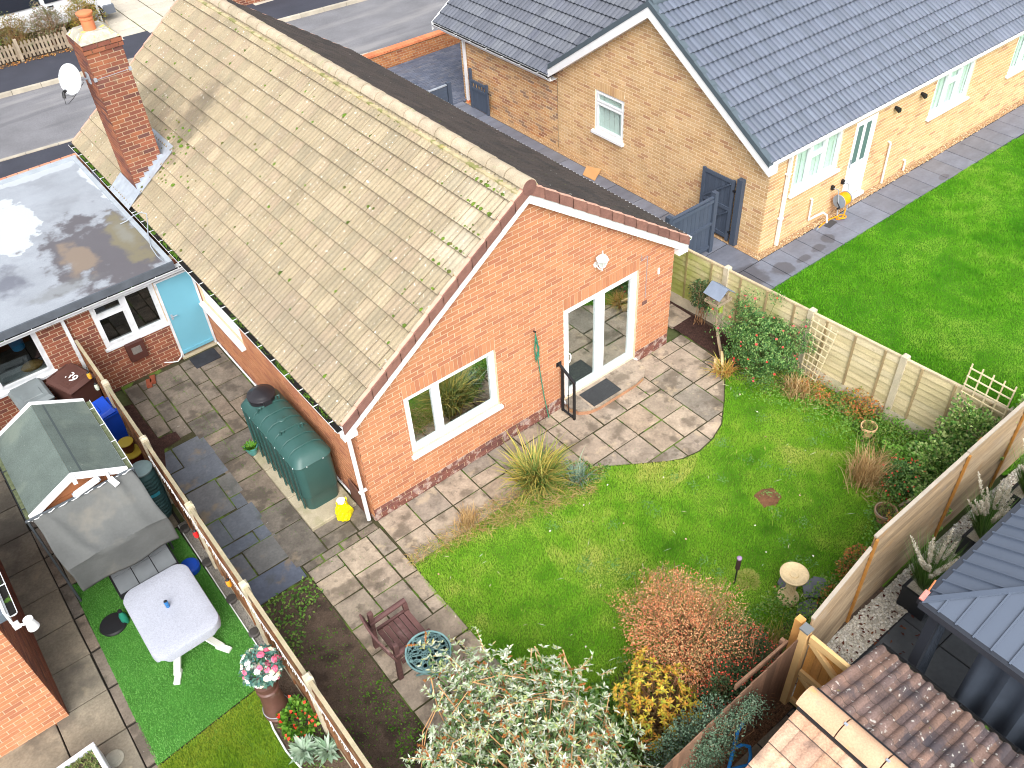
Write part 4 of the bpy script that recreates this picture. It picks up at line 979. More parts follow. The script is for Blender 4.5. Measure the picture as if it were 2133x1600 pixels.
ww = window(nb, (NX, NYT, 0), (0, -1, 0), (-1, 0, 0), *GWN, lights=((0, .70),), frame=WHITE, pane=PANEL, sill=WHITE, fr=.06, back=.02, cill=(.06, .09, .08), label='white window with vertical blind in the gable')
mb = MB().fr((NX, NYT, 0), (0, -1, 0), (-1, 0, 0))
for i in range(10):
    a = GWN[0]+.05+.091*i; mb.box(a, a+.082, -.105+.008*(i % 2), -.101+.008*(i % 2), GWN[2], GWN[3])
mb.build('blind', mat('pale blind', [(222, 236, 230)], .8, None), ww)
WD = mat('white door', [(236, 238, 240)], .35, None)
mb = MB().fr((NX, NY, 0), (1, 0, 0), (0, -1, 0)); mb.box(dr[0]+.055, dr[1]-.055, -.07, -.025, .16, 2.085)
dd = mb.build('white_door', WD, nb)
mb = MB().fr((NX, NY, 0), (1, 0, 0), (0, -1, 0))
mb.box(dr[0], dr[0]+.053, -.08, .0, .1, 2.14); mb.box(dr[1]-.053, dr[1], -.08, .0, .1, 2.14); mb.box(dr[0]+.053, dr[1]-.053, -.08, .0, 2.087, 2.14); mb.build('door_frame', WHITE, dd)
mb = MB().fr((NX, NY, 0), (1, 0, 0), (0, -1, 0)); mb.box(dr[0]-.04, dr[1]+.04, -.02, .09, .06, .13); mb.build('sill', WHITE, dd)
for a in (.16, .46):
    mb = MB().fr((NX, NY, 0), (1, 0, 0), (0, -1, 0)); mb.box(dr[0]+a, dr[0]+a+.17, -.024, -.018, 1.05, 1.98); mb.build('pane', mat('dim door glass', [(92, 116, 116)], .08, None, spec=.6), dd)
    mb = MB().fr((NX, NY, 0), (1, 0, 0), (0, -1, 0)); mb.box(dr[0]+a-.01, dr[0]+a+.19, -.024, -.012, .3, .82); mb.build('door_panel', WHITE, dd)
mb = MB().fr((NX, NY, 0), (1, 0, 0), (0, -1, 0)); mb.box(dr[0]+.08, dr[0]+.105, -.02, .012, .98, 1.2); mb.build('handle', LEAD, dd)
mb = MB(); mb.box(NX+.25, 23.9, 2.2, 2.25, -.05, 2.3); mb.box(NX+1.4, NX+1.45, 1, 7.5, -.05, 2.3); mb.build('inner_wall', PLASTER, nb)
mb = MB(); mb.box(24.0, 24.2, .8, 7.6, -.08, 2.4); mb.box(14.4, 24.0, 7.42, 7.62, -.08, 2.4); mb.box(14.2, 14.4, 7.62, 11.9, -.08, 2.2); mb.box(10.8, 14.2, 11.7, 11.9, -.08, 2.2); mb.build('far_wall', BUFF, nb)
# its roof
c2, s2 = 1/math.hypot(1, sr), sr/math.hypot(1, sr)
rb = MB(); rx0, rx1 = 10.34, 24.3
rb.add([(rx0, .64, ztop(.64)-.09), (rx1, .64, ztop(.64)-.09), (rx1, AY, AZ-.09), (rx0, AY, AZ-.09)], [(0, 1, 2, 3)])
rb.add([(rx0, 7.66, ztop(7.66)-.09), (rx1, 7.66, ztop(7.66)-.09), (rx1, AY, AZ-.09), (rx0, AY, AZ-.09)], [(0, 3, 2, 1)])
nr = rb.build('roof', ROOFU, nb)
pg = [(0, -.006), (.02, .018), (.05, .034), (.08, .034), (.11, .018), (.135, .004), (.155, .004), (.17, .018), (.2, .034), (.23, .034), (.26, .018), (.285, .002), (.30, -.006)]
sln = (AY-.66)/c2; nvn = 12
tiled_slope(nr, (rx0, .66, EZ-.045), (1, 0, 0), (0, c2, s2), (0, -s2, c2), 46, nvn, .30, sln/nvn, pg, .052, GTILE, 300, rx1-rx0, half=False, jit=.001, em=GEDGE)
c3, s3 = 1/math.hypot(1, sl_), sl_/math.hypot(1, sl_)
sln2 = (7.66-AY)/c3
tiled_slope(nr, (rx1, 7.66, EZ-.10), (-1, 0, 0), (0, -c3, s3), (0, s3, c3), 46, 12, .30, sln2/12, pg, .052, GTILE, 0, rx1-rx0, half=False, jit=.001, em=GEDGE)
mb = MB(); mb.tube([(rx0+.02, AY, AZ-.05), (rx1, AY, AZ-.05)], .12, 12); mb.build('ridge_tiles', GVERGE, nr, smooth=True)
# dry verge caps and white bargeboards on the gable
for ya, side in ((.66, 1), (7.66, -1)):
    n = 13 if side > 0 else 12
    for j in range(n):
        y0 = ya + (AY-ya)*j/n; y1 = ya + (AY-ya)*(j+1)/n; z0, z1 = ztop(y0), ztop(y1)
        mb = MB(); mb.add([(rx0-.035, y0, z0-.10), (rx0-.035, y1, z1-.10), (rx0+.10, y1, z1-.10), (rx0+.10, y0, z0-.10), (rx0-.035, y0, z0+.035), (rx0-.035, y1, z1+.022), (rx0+.10, y1, z1+.03), (rx0+.10, y0, z0+.043)],
                          [(0, 3, 2, 1), (4, 5, 6, 7), (0, 1, 5, 4), (1, 2, 6, 5), (2, 3, 7, 6), (3, 0, 4, 7)] if side < 0 else [(0, 1, 2, 3), (7, 6, 5, 4), (4, 5, 1, 0), (5, 6, 2, 1), (6, 7, 3, 2), (7, 4, 0, 3)])
        mb.build('verge_cap', GVERGE, nr)
    mb = MB(); t = [(ya-.02*side, ztop(ya-.02*side)-.08), (AY, AZ-.08), (AY, AZ-.33), (ya-.02*side, ztop(ya-.02*side)-.30)]
    mb.add([(rx0-.02, y, z) for y, z in t] + [(NX-.008, y, z) for y, z in t], [(0, 1, 2, 3), (7, 6, 5, 4), (0, 4, 5, 1), (1, 5, 6, 2), (2, 6, 7, 3), (3, 7, 4, 0)]); mb.build('bargeboard', WHITE, nb)
mb = MB(); mb.box(NX-.24, 24.2, .70, .725, 2.25, 2.39); mb.box(NX-.24, 24.2, .726, .793, 2.25, 2.27); mb.build('fascia', WHITE, nb)
gutter(nb, (24.2, .635, 2.385), (NX-.26, .635, 2.385), .055, WHITE, None, nb=22)
mb = MB(); mb.beam((11.16, .74, .02), (11.16, .74, 2.3), .065, .065); dpp = mb.build('downpipe', WHITE, nb)
for z in (.7, 1.8): b_ = MB(); b_.box(11.10, 11.22, .70, .79, z, z+.03); b_.build('pipe_clip', WHITE, dpp)
# lower wing: eaves along the same wall, roof rising away from it
wz = lambda x: 2.12 + (x-10.3)*.66
mb = MB(); mb.add([(10.28, 7.66, wz(10.28)-.08), (10.28, 12.75, wz(10.28)-.08), (14.2, 12.75, wz(14.2)-.08), (14.2, 4.4, wz(14.2)-.08)], [(0, 3, 2, 1)])
wr = mb.build('wing_roof', ROOFU, nb)
c4, s4 = 1/math.hypot(1, .66), .66/math.hypot(1, .66)
pgs = [(0, -.006), (.02, .016), (.055, .026), (.09, .026), (.125, .006), (.145, .0), (.165, .006), (.19, .024), (.23, .026), (.27, .012), (.29, -.004), (.30, -.008)]
tiled_slope(wr, (10.3, 12.75, 2.10), (0, -1, 0), (c4, 0, s4), (-s4, 0, c4), 28, 14, .30, .335, pgs, .046, GTILE2, 150, 8.4, half=False, keep=lambda u, v: 12.75-u > 7.62-(v*c4)*(.66/sl_)+.05, jit=.0015, em=GEDGE)
mb = MB(); mb.box(10.36, 10.385, 7.64, 12.7, 1.93, 2.07); mb.box(10.386, 10.59, 7.64, 12.7, 1.93, 1.95); mb.build('fascia', WHITE, nb)
gutter(nb, (10.29, 7.66, 2.08), (10.29, 12.75, 2.08), .055, WHITE, None, nb=7)
mb = MB(); mb.add([(10.26, 12.75, wz(10.26)-.2), (14.2, 12.75, wz(14.2)-.2), (14.2, 12.75, wz(14.2)+.03), (10.26, 12.75, wz(10.26)+.03), (10.26, 12.78, wz(10.26)-.2), (14.2, 12.78, wz(14.2)-.2), (14.2, 12.78, wz(14.2)+.03), (10.26, 12.78, wz(10.26)+.03)], [(0, 1, 2, 3), (7, 6, 5, 4), (0, 4, 5, 1), (1, 5, 6, 2), (2, 6, 7, 3), (3, 7, 4, 0)]); mb.build('bargeboard', WHITE, wr)
mb = MB(); mb.add([(10.6, 11.9, 2.0), (14.2, 11.9, 2.0), (14.2, 11.9, wz(14.2)-.1), (10.6, 11.9, wz(10.6)-.1)], [(0, 1, 2, 3)]); mb.build('wing_gable', BUFF2, nb)
mb = MB(); mb.beam((10.52, 11.62, .03), (10.52, 11.62, 1.95), .07, .07); mb.tube([(10.29, 11.62, 2.03), (10.35, 11.62, 1.97), (10.52, 11.62, 1.93)], .034, 8); q = mb.build('downpipe', WHITE, nb)
mb = MB(); mb.lathe([(.06, -.02), (.06, .06), (.045, .07)], (10.52, 11.62, 0), 12); mb.build('drain_collar', TERRA, q)
mb = MB(); mb.lathe([(.075, 0), (.07, .12), (.05, .3), (.001, .3)], (0, 0, 0), 12); vv = mb.build('roof_vent', mat('tan vent', [(178, 164, 146)], .7, None), nr, smooth=True)
vv.location = Vector((15.3, 2.1, ztop(2.05)+.03)) - WL[nr]; vv.rotation_euler = (R_(52), 0, 0)
def pipe(pts, r=.02):
    mb = MB(); mb.tube(pts, r, 8); return mb.build('waste_pipe', WHITE, nb, smooth=True)
pipe([(15.06, .795, 1.13), (15.06, .74, 1.13), (15.08, .74, 1.08), (15.12, .74, .02)], .024); pipe([(16.0, .795, .3), (16.0, .74, .3), (16.02, .74, .26), (16.03, .74, .02)], .024)
pipe([(12.26, .795, .74), (12.26, .74, .74), (12.26, .74, .68), (12.27, .74, .20), (12.45, .70, .24), (12.62, .62, .30), (12.70, .56, .22), (12.72, .54, .02)], .024)
for x, lb in ((14.97, 'small black floodlight under the eaves nearer the white door'), (16.0, 'small black floodlight under the eaves beside the far window')):
    fl = thing('wall_light', lb, 'wall light', (x, .8, 2.0), 'black floodlights under the eaves')
    mb = MB(); mb.box(x-.03, x+.03, .75, .793, 1.99, 2.05); mb.build('mount', BLACK, fl)
    mb = MB(); mb.add([(x-.055, .65, 1.94), (x+.055, .65, 1.94), (x+.05, .745, 1.99), (x-.05, .745, 1.99), (x-.055, .66, 2.02), (x+.055, .66, 2.02), (x+.05, .745, 2.04), (x-.05, .745, 2.04)], [(0, 3, 2, 1), (4, 5, 6, 7), (0, 1, 5, 4), (1, 2, 6, 5), (2, 3, 7, 6), (3, 0, 4, 7)]); mb.build('lamp_head', BLACK, fl)
# ================================================================ LEFT NEIGHBOUR'S BRICK EXTENSION
le = thing('house_extension', 'red brown brick extension corner with white gutter beside the flagged path', 'house', (-5.2, -.1, 0))
brickwall(le, 'end_wall', (-9.2, -.1, 0), (1, 0, 0), (0, -1, 0), 4.0, lambda u: 2.4, (), -.08, MORTAR, BRICK, 60)
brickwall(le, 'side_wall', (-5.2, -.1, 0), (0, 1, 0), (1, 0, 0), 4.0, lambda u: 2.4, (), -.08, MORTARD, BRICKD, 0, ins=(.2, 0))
mb = MB(); mb.box(-9.3, -5.05, -.2, 4.0, 2.4, 2.52); rr = mb.build('flat_roof', mat('felt roof', [(90, 100, 110)], .8, (3, .8, 1.2)), le)
mb = MB(); mb.box(-5.05, -5.02, -.2, 4.0, 2.3, 2.54); mb.build('fascia', WHITE, le)
gutter(le, (-4.96, -.22, 2.48), (-4.96, 4.0, 2.48), .055, WHITE, GUTIN, nb=4)
fl = thing('security_lamp', 'white drum shaped security lamp on the brick extension corner', 'wall light', (-4.98, -.12, 2.2))
mb = MB(); mb.box(-5.06, -4.98, -.16, -.107, 2.12, 2.22); mb.tube([(-5.02, -.14, 2.17), (-4.9, -.2, 2.17)], .018, 6); mb.build('bracket', WHITE, fl)
mb = MB(); mb.lathe([(.001, -.12), (.075, -.12), (.055, .0), (.05, .02), (.06, .03), (.06, .06), (.001, .065)], (-4.87, -.22, 2.2), 18); mb.build('lamp_head', WHITE, fl, smooth=True)
# ================================================================ FENCES
CPOST = mat('concrete post', [(196, 186, 162), (206, 196, 172)], .9, (5, .82, 1.1), (60, .85, 1.12), (60, .4, .01), spots=[((150, 156, 96), 3, .55, .7, .45)])
def post(th, x, y, h, w=.10, m=CPOST, cap=True, z0=-.05):
    mb = MB(); mb.box(x-w/2, x+w/2, y-w/2, y+w/2, z0, h-.03)
    b = w/2; mb.add([(x-b, y-b, h-.03), (x+b, y-b, h-.03), (x+b, y+b, h-.03), (x-b, y+b, h-.03), (x-b*.55, y-b*.55, h), (x+b*.55, y-b*.55, h), (x+b*.55, y+b*.55, h), (x-b*.55, y+b*.55, h)], [(4, 5, 6, 7), (0, 1, 5, 4), (1, 2, 6, 5), (2, 3, 7, 6), (3, 0, 4, 7)])
    return mb.build('post', m, th)
def fence_panel(th, a, b, z0, z1, nb, bm, nv=0, vm=None, capm=None, gravel=0, gm=None, side=1, bt=.02, capw=.05, bs=2):
    """lapped horizontal boards between a and b (x, y); battens on the side given"""
    a, b = Vector((*a, 0)), Vector((*b, 0)); U = (b-a).normalized(); Ln = (b-a).length; N = Vector((U.y, -U.x, 0))*side
    if gravel:
        mb = MB().fr(a, U, N); mb.box(.0, Ln, -.025, .025, -.05, gravel); mb.build('gravel_board', gm, th); z0 = max(z0, gravel+.004)
    h = (z1-z0)/nb
    for i in range(nb):
        mb = MB().fr(a, U, N); e = random.uniform(-.004, .004); w0 = random.uniform(-.004, .004)
        zl = z0+i*h-(.015 if i else 0); zh = z0+(i+1)*h
        mb.add([(.003, .004+bt, zl+w0), (Ln-.003, .004+bt, zl+e), (Ln-.003, -.012, zl+e), (.003, -.012, zl+w0), (.003, .002, zh), (Ln-.003, .002, zh), (Ln-.003, -.014, zh), (.003, -.014, zh)],
               [(0, 3, 2, 1), (4, 5, 6, 7), (0, 1, 5, 4), (1, 2, 6, 5), (2, 3, 7, 6), (3, 0, 4, 7)])
        mb.build('board', bm, th)
    for i in range(nv):
        u = Ln*(i+.5)/nv if nv > 2 else Ln*(i+1)/(nv+1)
        for sd in ((1,) if bs == 1 else (1, -1)):
            mb = MB().fr(a, U, N); mb.box(u-.018, u+.018, *((.018, .042) if sd > 0 else (-.04, -.016)), z0, z1); mb.build('batten', vm or bm, th)
    if capm:
        mb = MB().fr(a, U, N); mb.box(.004, Ln-.004, -capw/2, capw/2, z1, z1+.03); mb.build('capping_rail', capm, th)
# left fence, weathered, between the two gardens
OLDW = mat('weathered brown board', [(120, 78, 50), (136, 92, 60), (106, 70, 46), (144, 104, 72)], .9, (3, .7, 1.2), (40, .8, 1.2), None, spots=[((150, 138, 116), 3, .55, .7, .5), ((84, 84, 50), 2.4, .58, .72, .4)], stretch=(6, 1, 6))
GREYW = mat('silvered capping', [(160, 150, 124), (172, 160, 132), (146, 138, 114)], .9, (3, .75, 1.15), (60, .85, 1.15), spots=[((140, 146, 100), 3, .56, .7, .5)])
lf = thing('garden_fence', 'weathered wooden fence with concrete posts dividing the two back yards', 'fence', (-2.46, 1, 0))
ys = [6.2, 4.55, 2.75, .92, -.93, -2.75, -4.58, -6.4]; FX = -2.46
for i in range(7):
    fence_panel(lf, (FX, ys[i]-.05), (FX, ys[i+1]+.05), .0, 1.46, 7, OLDW, 3, OLDW, GREYW, .12, CPOST, capw=.055, bs=2)
    post(lf, FX, ys[i+1], 1.56, .11)
# right fence, pale and mossy
PALEW = mat('pale mossy board', [(198, 184, 146), (208, 194, 156), (188, 176, 136), (204, 192, 160)], .9, (2.4, .8, 1.14), (50, .86, 1.12), None, spots=[((140, 150, 66), .8, .5, .7, .55), ((110, 100, 74), 6, .66, .76, .5)],
            blobs=[(8.0, 1.2, .8, 1.5, (130, 144, 48), .75, .8), (8.1, -1.0, .4, .9, (150, 158, 84), .45, .8)], stretch=(1, 1, 5))
PALEB = mat('pale batten', [(150, 132, 98), (162, 144, 108)], .9, (4, .8, 1.15), blobs=[(8.0, 1.2, .8, 1.4, (120, 124, 56), .6, .8)])
PCAP = mat('bleached capping', [(206, 190, 158), (190, 172, 140)], .9, (5, .8, 1.12))
rfn = thing('garden_fence', 'pale mossy lap panel fence with white concrete posts along the right lawn', 'fence', (8.2, -2.5, 0))
fx = lambda y: 8.04 - .062*y
yr = [3.4, 1.55, -.36, -2.26, -4.08, -5.92]
for i in range(5):
    fence_panel(rfn, (fx(yr[i]), yr[i]-.05), (fx(yr[i+1]), yr[i+1]+.05), .0, 1.40, 9, PALEW, 3, PALEB, PCAP, .24, CPOST, side=1, capw=.05)
    post(rfn, fx(yr[i+1]), yr[i+1], 1.50, .115)
# rear fence of new horizontal boards, seen from the far side
NEWW = mat('new pine board', [(158, 137, 110), (170, 148, 119), (144, 124, 99), (176, 155, 127), (162, 139, 108)], .85, (3.2, .7, 1.16), (40, .88, 1.1), None, spots=[((168, 124, 74), 2.2, .58, .72, .4), ((150, 150, 150), 1.8, .6, .75, .35)], stretch=(1, 1, 7))
BATT = mat('brown batten', [(166, 116, 54), (178, 126, 62)], .85, (6, .8, 1.15))
rfe = thing('rear_fence', 'tall new pine fence of horizontal boards behind the white gravel', 'fence', (5.5, -6.15, 0))
rp = [(2.80, -6.33), (4.27, -6.15), (6.5, -6.12), (8.15, -6.11), (10.0, -6.1)]
tops = [1.75, 1.98, 2.0, 2.0]
for i in range(4):
    fence_panel(rfe, rp[i], rp[i+1], .06, tops[i], 13, NEWW, 0, None, mat('pale capping', [(172, 162, 148)], .85, (6, .85, 1.1)), 0, None, side=1, bt=.016, capw=.05)
for i, (x, y) in enumerate(rp[1:]):
    for q, yy_ in ((x, y),):
        if q > 10: continue
        mb = MB(); mb.box(q-.022, q+.022, yy_-.055, yy_-.022, .02, 1.97); mb.build('batten', BATT, rfe)
for x, y, h in ((2.72, -6.22, 1.72), (5.15, -6.0, 1.3), (7.3, -6.0, 1.62)):
    mb = MB(); mb.box(x-.05, x+.05, y-.05, y+.05, -.05, h); mb.build('post', mat('orange pine post', [(214, 158, 92)], .8, (4, .82, 1.12), stretch=(1, 1, .2)), rfe)
# dark close board fence
DARKW = mat('dark feather board', [(112, 84, 66), (126, 96, 76), (98, 74, 58), (134, 104, 84), (118, 86, 64)], .9, (3, .72, 1.2), (50, .84, 1.15), None, stretch=(4, 4, .6), spots=[((160, 126, 98), 3, .62, .75, .4)])
dfn = thing('close_board_fence', 'brown close board fence of upright boards behind the autumn shrubs', 'fence', (1.5, -6.35, 0))
x = 2.56; i = 0
while x > -.4:
    y = -6.33 - (2.56-x)*.03; mb = MB().fr((x, y, 0), (-1, -.03, 0), (.03, -1, 0)); h = 1.55+random.uniform(-.015, .015)
    mb.add([(0, .014, 0), (.115, .004, 0), (.115, -.006, 0), (0, -.006, 0), (0, .014, h), (.115, .004, h), (.115, -.006, h), (0, -.006, h)], [(0, 3, 2, 1), (4, 5, 6, 7), (0, 1, 5, 4), (1, 2, 6, 5), (2, 3, 7, 6), (3, 0, 4, 7)])
    mb.build('board', DARKW, dfn); x -= .10; i += 1
for z in (.4, 1.2):
    mb = MB(); mb.beam((2.56, -6.295, z), (-.4, -6.385, z), .04, .08); mb.build('rail', DARKW, dfn)
mb = MB(); mb.beam((2.5, -6.24, 1.42), (1.5, -6.25, 1.5), .03, .10); mb.beam((2.45, -6.2, .2), (2.45, -6.2, 1.5), .05, .05); mb.build('leaning_board', DARKW, dfn)
# side gate of new timber
GATEW = mat('golden gate board', [(186, 132, 66), (196, 142, 76), (176, 122, 58), (190, 140, 84)], .8, (3, .8, 1.14), (40, .88, 1.1), None, stretch=(4, 4, .5), spots=[((214, 176, 120), 5, .66, .74, .5)])
GATEF = mat('pale gate frame', [(214, 178, 122), (206, 170, 116)], .8, (4, .85, 1.1), stretch=(1, 1, 1))
gt = thing('timber_gate', 'golden timber gate with diagonal brace at the end of the rear fence', 'gate', (2.63, -6.85, 0))
mb = MB(); mb.box(2.57, 2.68, -6.43, -6.32, -.05, 1.76); mb.build('post', GATEF, gt)
mb = MB(); mb.box(2.56, 2.69, -6.44, -6.31, 1.761, 1.79); mb.build('post_cap', mat('slate cap', [(112, 116, 118)], .7, None), gt)
y = -6.455
for i in range(9):
    mb = MB(); mb.box(2.655, 2.675, y-.118, y-.004, .05, 1.64); mb.build('board', GATEW, gt); y -= .118
ye = y
mb = MB(); mb.box(2.60, 2.654, ye, -6.455, 1.60, 1.72); mb.build('top_rail', GATEF, gt)
mb = MB(); mb.box(2.61, 2.654, ye, -6.455, .80, .90); mb.build('middle_rail', GATEF, gt)
mb = MB(); mb.box(2.61, 2.654, ye, -6.455, .08, .18); mb.build('bottom_rail', GATEF, gt)
mb = MB(); mb.beam((2.632, -6.48, 1.58), (2.632, ye+.05, .92), .05, .09); mb.build('brace', GATEF, gt)
mb = MB(); mb.beam((2.632, -6.48, .78), (2.632, ye+.05, .20), .05, .09); mb.build('brace', GATEF, gt)
# dark grey fence and gates by the buff bungalow
DGREY = mat('dark grey fence paint', [(70, 80, 96), (74, 84, 100), (66, 76, 92)], .6, (4, .9, 1.1), (50, .94, 1.06), stretch=(6, 6, .5))
gfn = thing('grey_fence', 'dark grey painted fence panel between the two bungalows', 'fence', (9.2, 1.62, 0))
for x, h in ((9.9, 1.52), (8.5, 1.50)):
    mb = MB(); mb.box(x-.055, x+.055, 1.56, 1.68, -.02, h); mb.build('post', DGREY, gfn)
for i in range(10):
    mb = MB(); mb.box(8.56+i*.128, 8.56+(i+1)*.128-.004, 1.61, 1.625, .05, 1.40); mb.build('board', DGREY, gfn)
for z in (.12, .72, 1.3): mb = MB(); mb.box(8.56, 9.84, 1.57, 1.609, z, z+.07); mb.build('rail', DGREY, gfn)
mb = MB(); mb.box(8.56, 9.84, 1.58, 1.645, 1.401, 1.43); mb.build('capping_rail', DGREY, gfn)
def ledged_gate(name, label, x, y0, y1, h, z0=.03):
    g_ = thing(name, label, 'gate', (x, y0, 0)); n = 8; wd = (y1-y0-.16)/n
    for i in range(n):
        mb = MB(); mb.box(x-.005, x+.012, y0+.08+i*wd+.002, y0+.08+(i+1)*wd-.002, z0+.02, h-.02); mb.build('board', DGREY, g_)
    for a, b in ((y0, y0+.08), (y1-.08, y1)):
        mb = MB(); mb.box(x-.035, x+.015, a, b, z0, h); mb.build('stile', DGREY, g_)
    for z in (z0+.06, h*.5, h-.09):
        mb = MB(); mb.box(x-.034, x-.006, y0+.081, y1-.081, z, z+.085); mb.build('rail', DGREY, g_)
    for a, b in ((h*.5-.02, z0+.17), (h-.1, h*.5+.1)):
        mb = MB(); mb.beam((x-.02, y0+.1, a), (x-.02, y1-.1, b), .028, .07, (1, 0, 0)); mb.build('brace', DGREY, g_)
    return g_
g1 = ledged_gate('grey_gate', 'tall dark grey ledged gate standing open against the buff gable wall', 10.5, 1.58, 2.5, 1.56)
mb = MB(); mb.box(10.44, 10.56, 1.36, 1.50, -.02, 1.66); mb.build('post', DGREY, g1)
for z in (.25, 1.3): mb = MB(); mb.box(10.455, 10.48, 1.505, 1.60, z, z+.05); mb.build('hinge', BLACK, g1)
g2 = thing('grey_gate', 'low dark grey gate with open slots leaning beside the far downpipe', 'gate', (10.42, 10.9, 0))
for i in range(6): mb = MB(); mb.box(10.41, 10.43, 10.56+i*.107, 10.56+i*.107+.104, .02, .58); mb.build('board', DGREY, g2)
for a, h in ((10.47, .90), (11.21, 1.17)): mb = MB(); mb.box(10.385, 10.445, a, a+.09, .0, h); mb.build('stile', DGREY, g2)
for z in (.58, .79): mb = MB(); mb.box(10.39, 10.44, 10.561, 11.209, z, z+.07); mb.build('rail', DGREY, g2)
for i in range(4): mb = MB(); mb.box(10.4, 10.43, 10.66+i*.13, 10.70+i*.13, .651, .789); mb.build('baluster', DGREY, g2)
mb = MB(); mb.tube([(10.4, 10.46, .7), (10.38, 10.36, .68), (10.42, 10.3, .66)], .008, 5); mb.build('latch', BLACK, g2)
dg = thing('driveway_gate', 'dark grey driveway screen panel with metal post by the block paving', 'gate', (9.2, 11.05, 0))
for i in range(9): mb = MB(); mb.box(7.9, 9.42, 11.02, 11.045, .06+i*.11, .06+i*.11+.104); mb.build('board', DGREY, dg)
mb = MB(); mb.box(9.43, 9.55, 10.98, 11.09, -.02, 1.12); mb.build('post', DGREY, dg)
mb = MB(); mb.box(7.9, 9.42, 11.0, 11.07, 1.052, 1.08); mb.build('capping_rail', LEAD, dg)
# trellises
TREL = mat('bleached trellis batten', [(214, 198, 160), (224, 210, 176)], .85, (8, .85, 1.1))
def trellis(label, fn, h, nv, nh, z0):
    t = thing('trellis', label, 'trellis', tuple(fn(.5, z0)))
    for i in range(nv):
        mb = MB(); mb.beam(fn(i/(nv-1), z0), fn(i/(nv-1), z0+h), .022, .014); mb.build('upright', TREL, t)
    for j in range(nh):
        z = z0 + h*(j+.5)/nh; mb = MB(); e = Vector((-.012, 0, 0)); mb.beam(Vector(fn(-.02, z))+e, Vector(fn(1.02, z))+e, .014, .022); mb.build('crosspiece', TREL, t)
    return t
trellis('narrow fan trellis leaning on the mossy fence beside the rose bush', lambda s, z: (8.06+.0-.03*s, -2.34-.02+(-.34-.20*z/1.4)*s, z), 1.38, 5, 9, .06)
trellis('square wide trellis above the fence corner with lawn showing through', lambda s, z: (8.31, -5.12-.72*s, z), 1.35, 5, 8, .62)
# ================================================================ THINGS IN THE SIDE YARD AND THE GARDEN
TANK = mat('dark green tank plastic', [(52, 88, 84)], .42, (2, .88, 1.1), (60, .95, 1.05), spec=.45)
LID = mat('black lid', [(40, 38, 42)], .32, (4, .85, 1.15), spec=.5)
tk = thing('oil_tank', 'dark green ribbed oil tank with round black lid on a concrete base', 'oil tank', (-.5, 1.75, .07))
x0, x1, y0, y1, zb, zt = -.80, -.14, .80, 2.88, .07, 1.14
def rrect(ax, bx, ay, by, r, n=5):
    o = []
    for cx, cy, a0 in ((bx-r, by-r, 0), (ax+r, by-r, 90), (ax+r, ay+r, 180), (bx-r, ay+r, 270)):
        for k in range(n+1):
            a = R_(a0+90*k/n); o.append((cx+r*math.cos(a), cy+r*math.sin(a)))
    return o
mb = MB(); rings = []
for z, e in ((zb, -.03), (zb+.30, -.015), (zb+.32, 0), (zt-.02, .0)): rings.append([(x, y, z) for x, y in rrect(x0-e*0+(-e if e < 0 else 0), x1+(e if e < 0 else 0), y0-(e if e < 0 else 0), y1+(e if e < 0 else 0), .13)])
n = len(rings[0]); mb.add([q for r in rings for q in r], [(i*n+k, i*n+(k+1) % n, (i+1)*n+(k+1) % n, (i+1)*n+k) for i in range(3) for k in range(n)] + [tuple(range(n))[::-1]])
mb.build('body', TANK, tk, smooth=True)
mb = MB(); rings = []
for z, e in ((zt-.02, .015), (zt, .018), (zt+.02, .0), (zt+.10, -.05), (zt+.15, -.14), (zt+.17, -.22)): rings.append([(x, y, z) for x, y in rrect(x0-e, x1+e, y0-e, y1+e, max(.05, .13+e*.3))])
mb.add([q for r in rings for q in r], [(i*n+k, i*n+(k+1) % n, (i+1)*n+(k+1) % n, (i+1)*n+k) for i in range(5) for k in range(n)] + [tuple(range(5*n, 6*n))])
top = mb.build('top_shell', TANK, tk, smooth=True)
for i in range(6):
    y = 1.08 + i*.25
    mb = MB(); mb.tube([(x0+.005, y, zt+.03), (x0+.06, y, zt+.115), (x0+.16, y, zt+.172), (x0+.33, y, zt+.182), (x1-.16, y, zt+.172), (x1-.06, y, zt+.115), (x1-.005, y, zt+.03)], .012, 6); mb.build('rib', TANK, top, smooth=True)
for i in range(9):
    y = .95 + i*.225; mb = MB(); mb.tube([(x0-.004, y, zb+.02), (x0-.004, y, zt-.03)], .016, 6); mb.build('rib', TANK, tk, smooth=True)
for y, x in ((1.55, -.62), (1.5, -.3), (2.3, -.66), (2.38, -.27)):
    mb = MB(); mb.tube([(x-.03, y, zt+.14), (x-.03, y, zt+.22), (x+.03, y, zt+.22), (x+.03, y, zt+.14)], .018, 6); mb.build('lifting_lug', TANK, tk, smooth=True)
mb = MB(); mb.lathe([(.075, 0), (.08, .012), (.07, .02), (.001, .024)], (-.47, 1.85, zt+.165), 18, sy=.7); mb.build('inspection_cap', TANK, tk, smooth=True)
mb = MB()
for y in np.arange(.9, 2.8, .31): mb.lathe([(.012, 0), (.008, .012), (.001, .014)], (x0-.014, y, zt-.012), 6)
for x in (-.62, -.32): mb.lathe([(.012, 0), (.008, .012), (.001, .014)], (x, y0-.014, zt-.012), 6)
mb.build('bolts', WHITE, tk, kind='stuff')
mb = MB(); mb.lathe([(.21, .10), (.23, .12), (.232, .22), (.245, .225), (.245, .255), (.225, .27), (.20, .275), (.19, .285), (.12, .31), (.001, .32)], (-.47, 2.58, zt-.0), 32)
ld = mb.build('filler_lid', LID, tk, smooth=True)
mb = MB(); mb.box(-.55, -.40, 2.315, 2.345, zt+.16, zt+.26); mb.build('lid_latch', LID, ld)
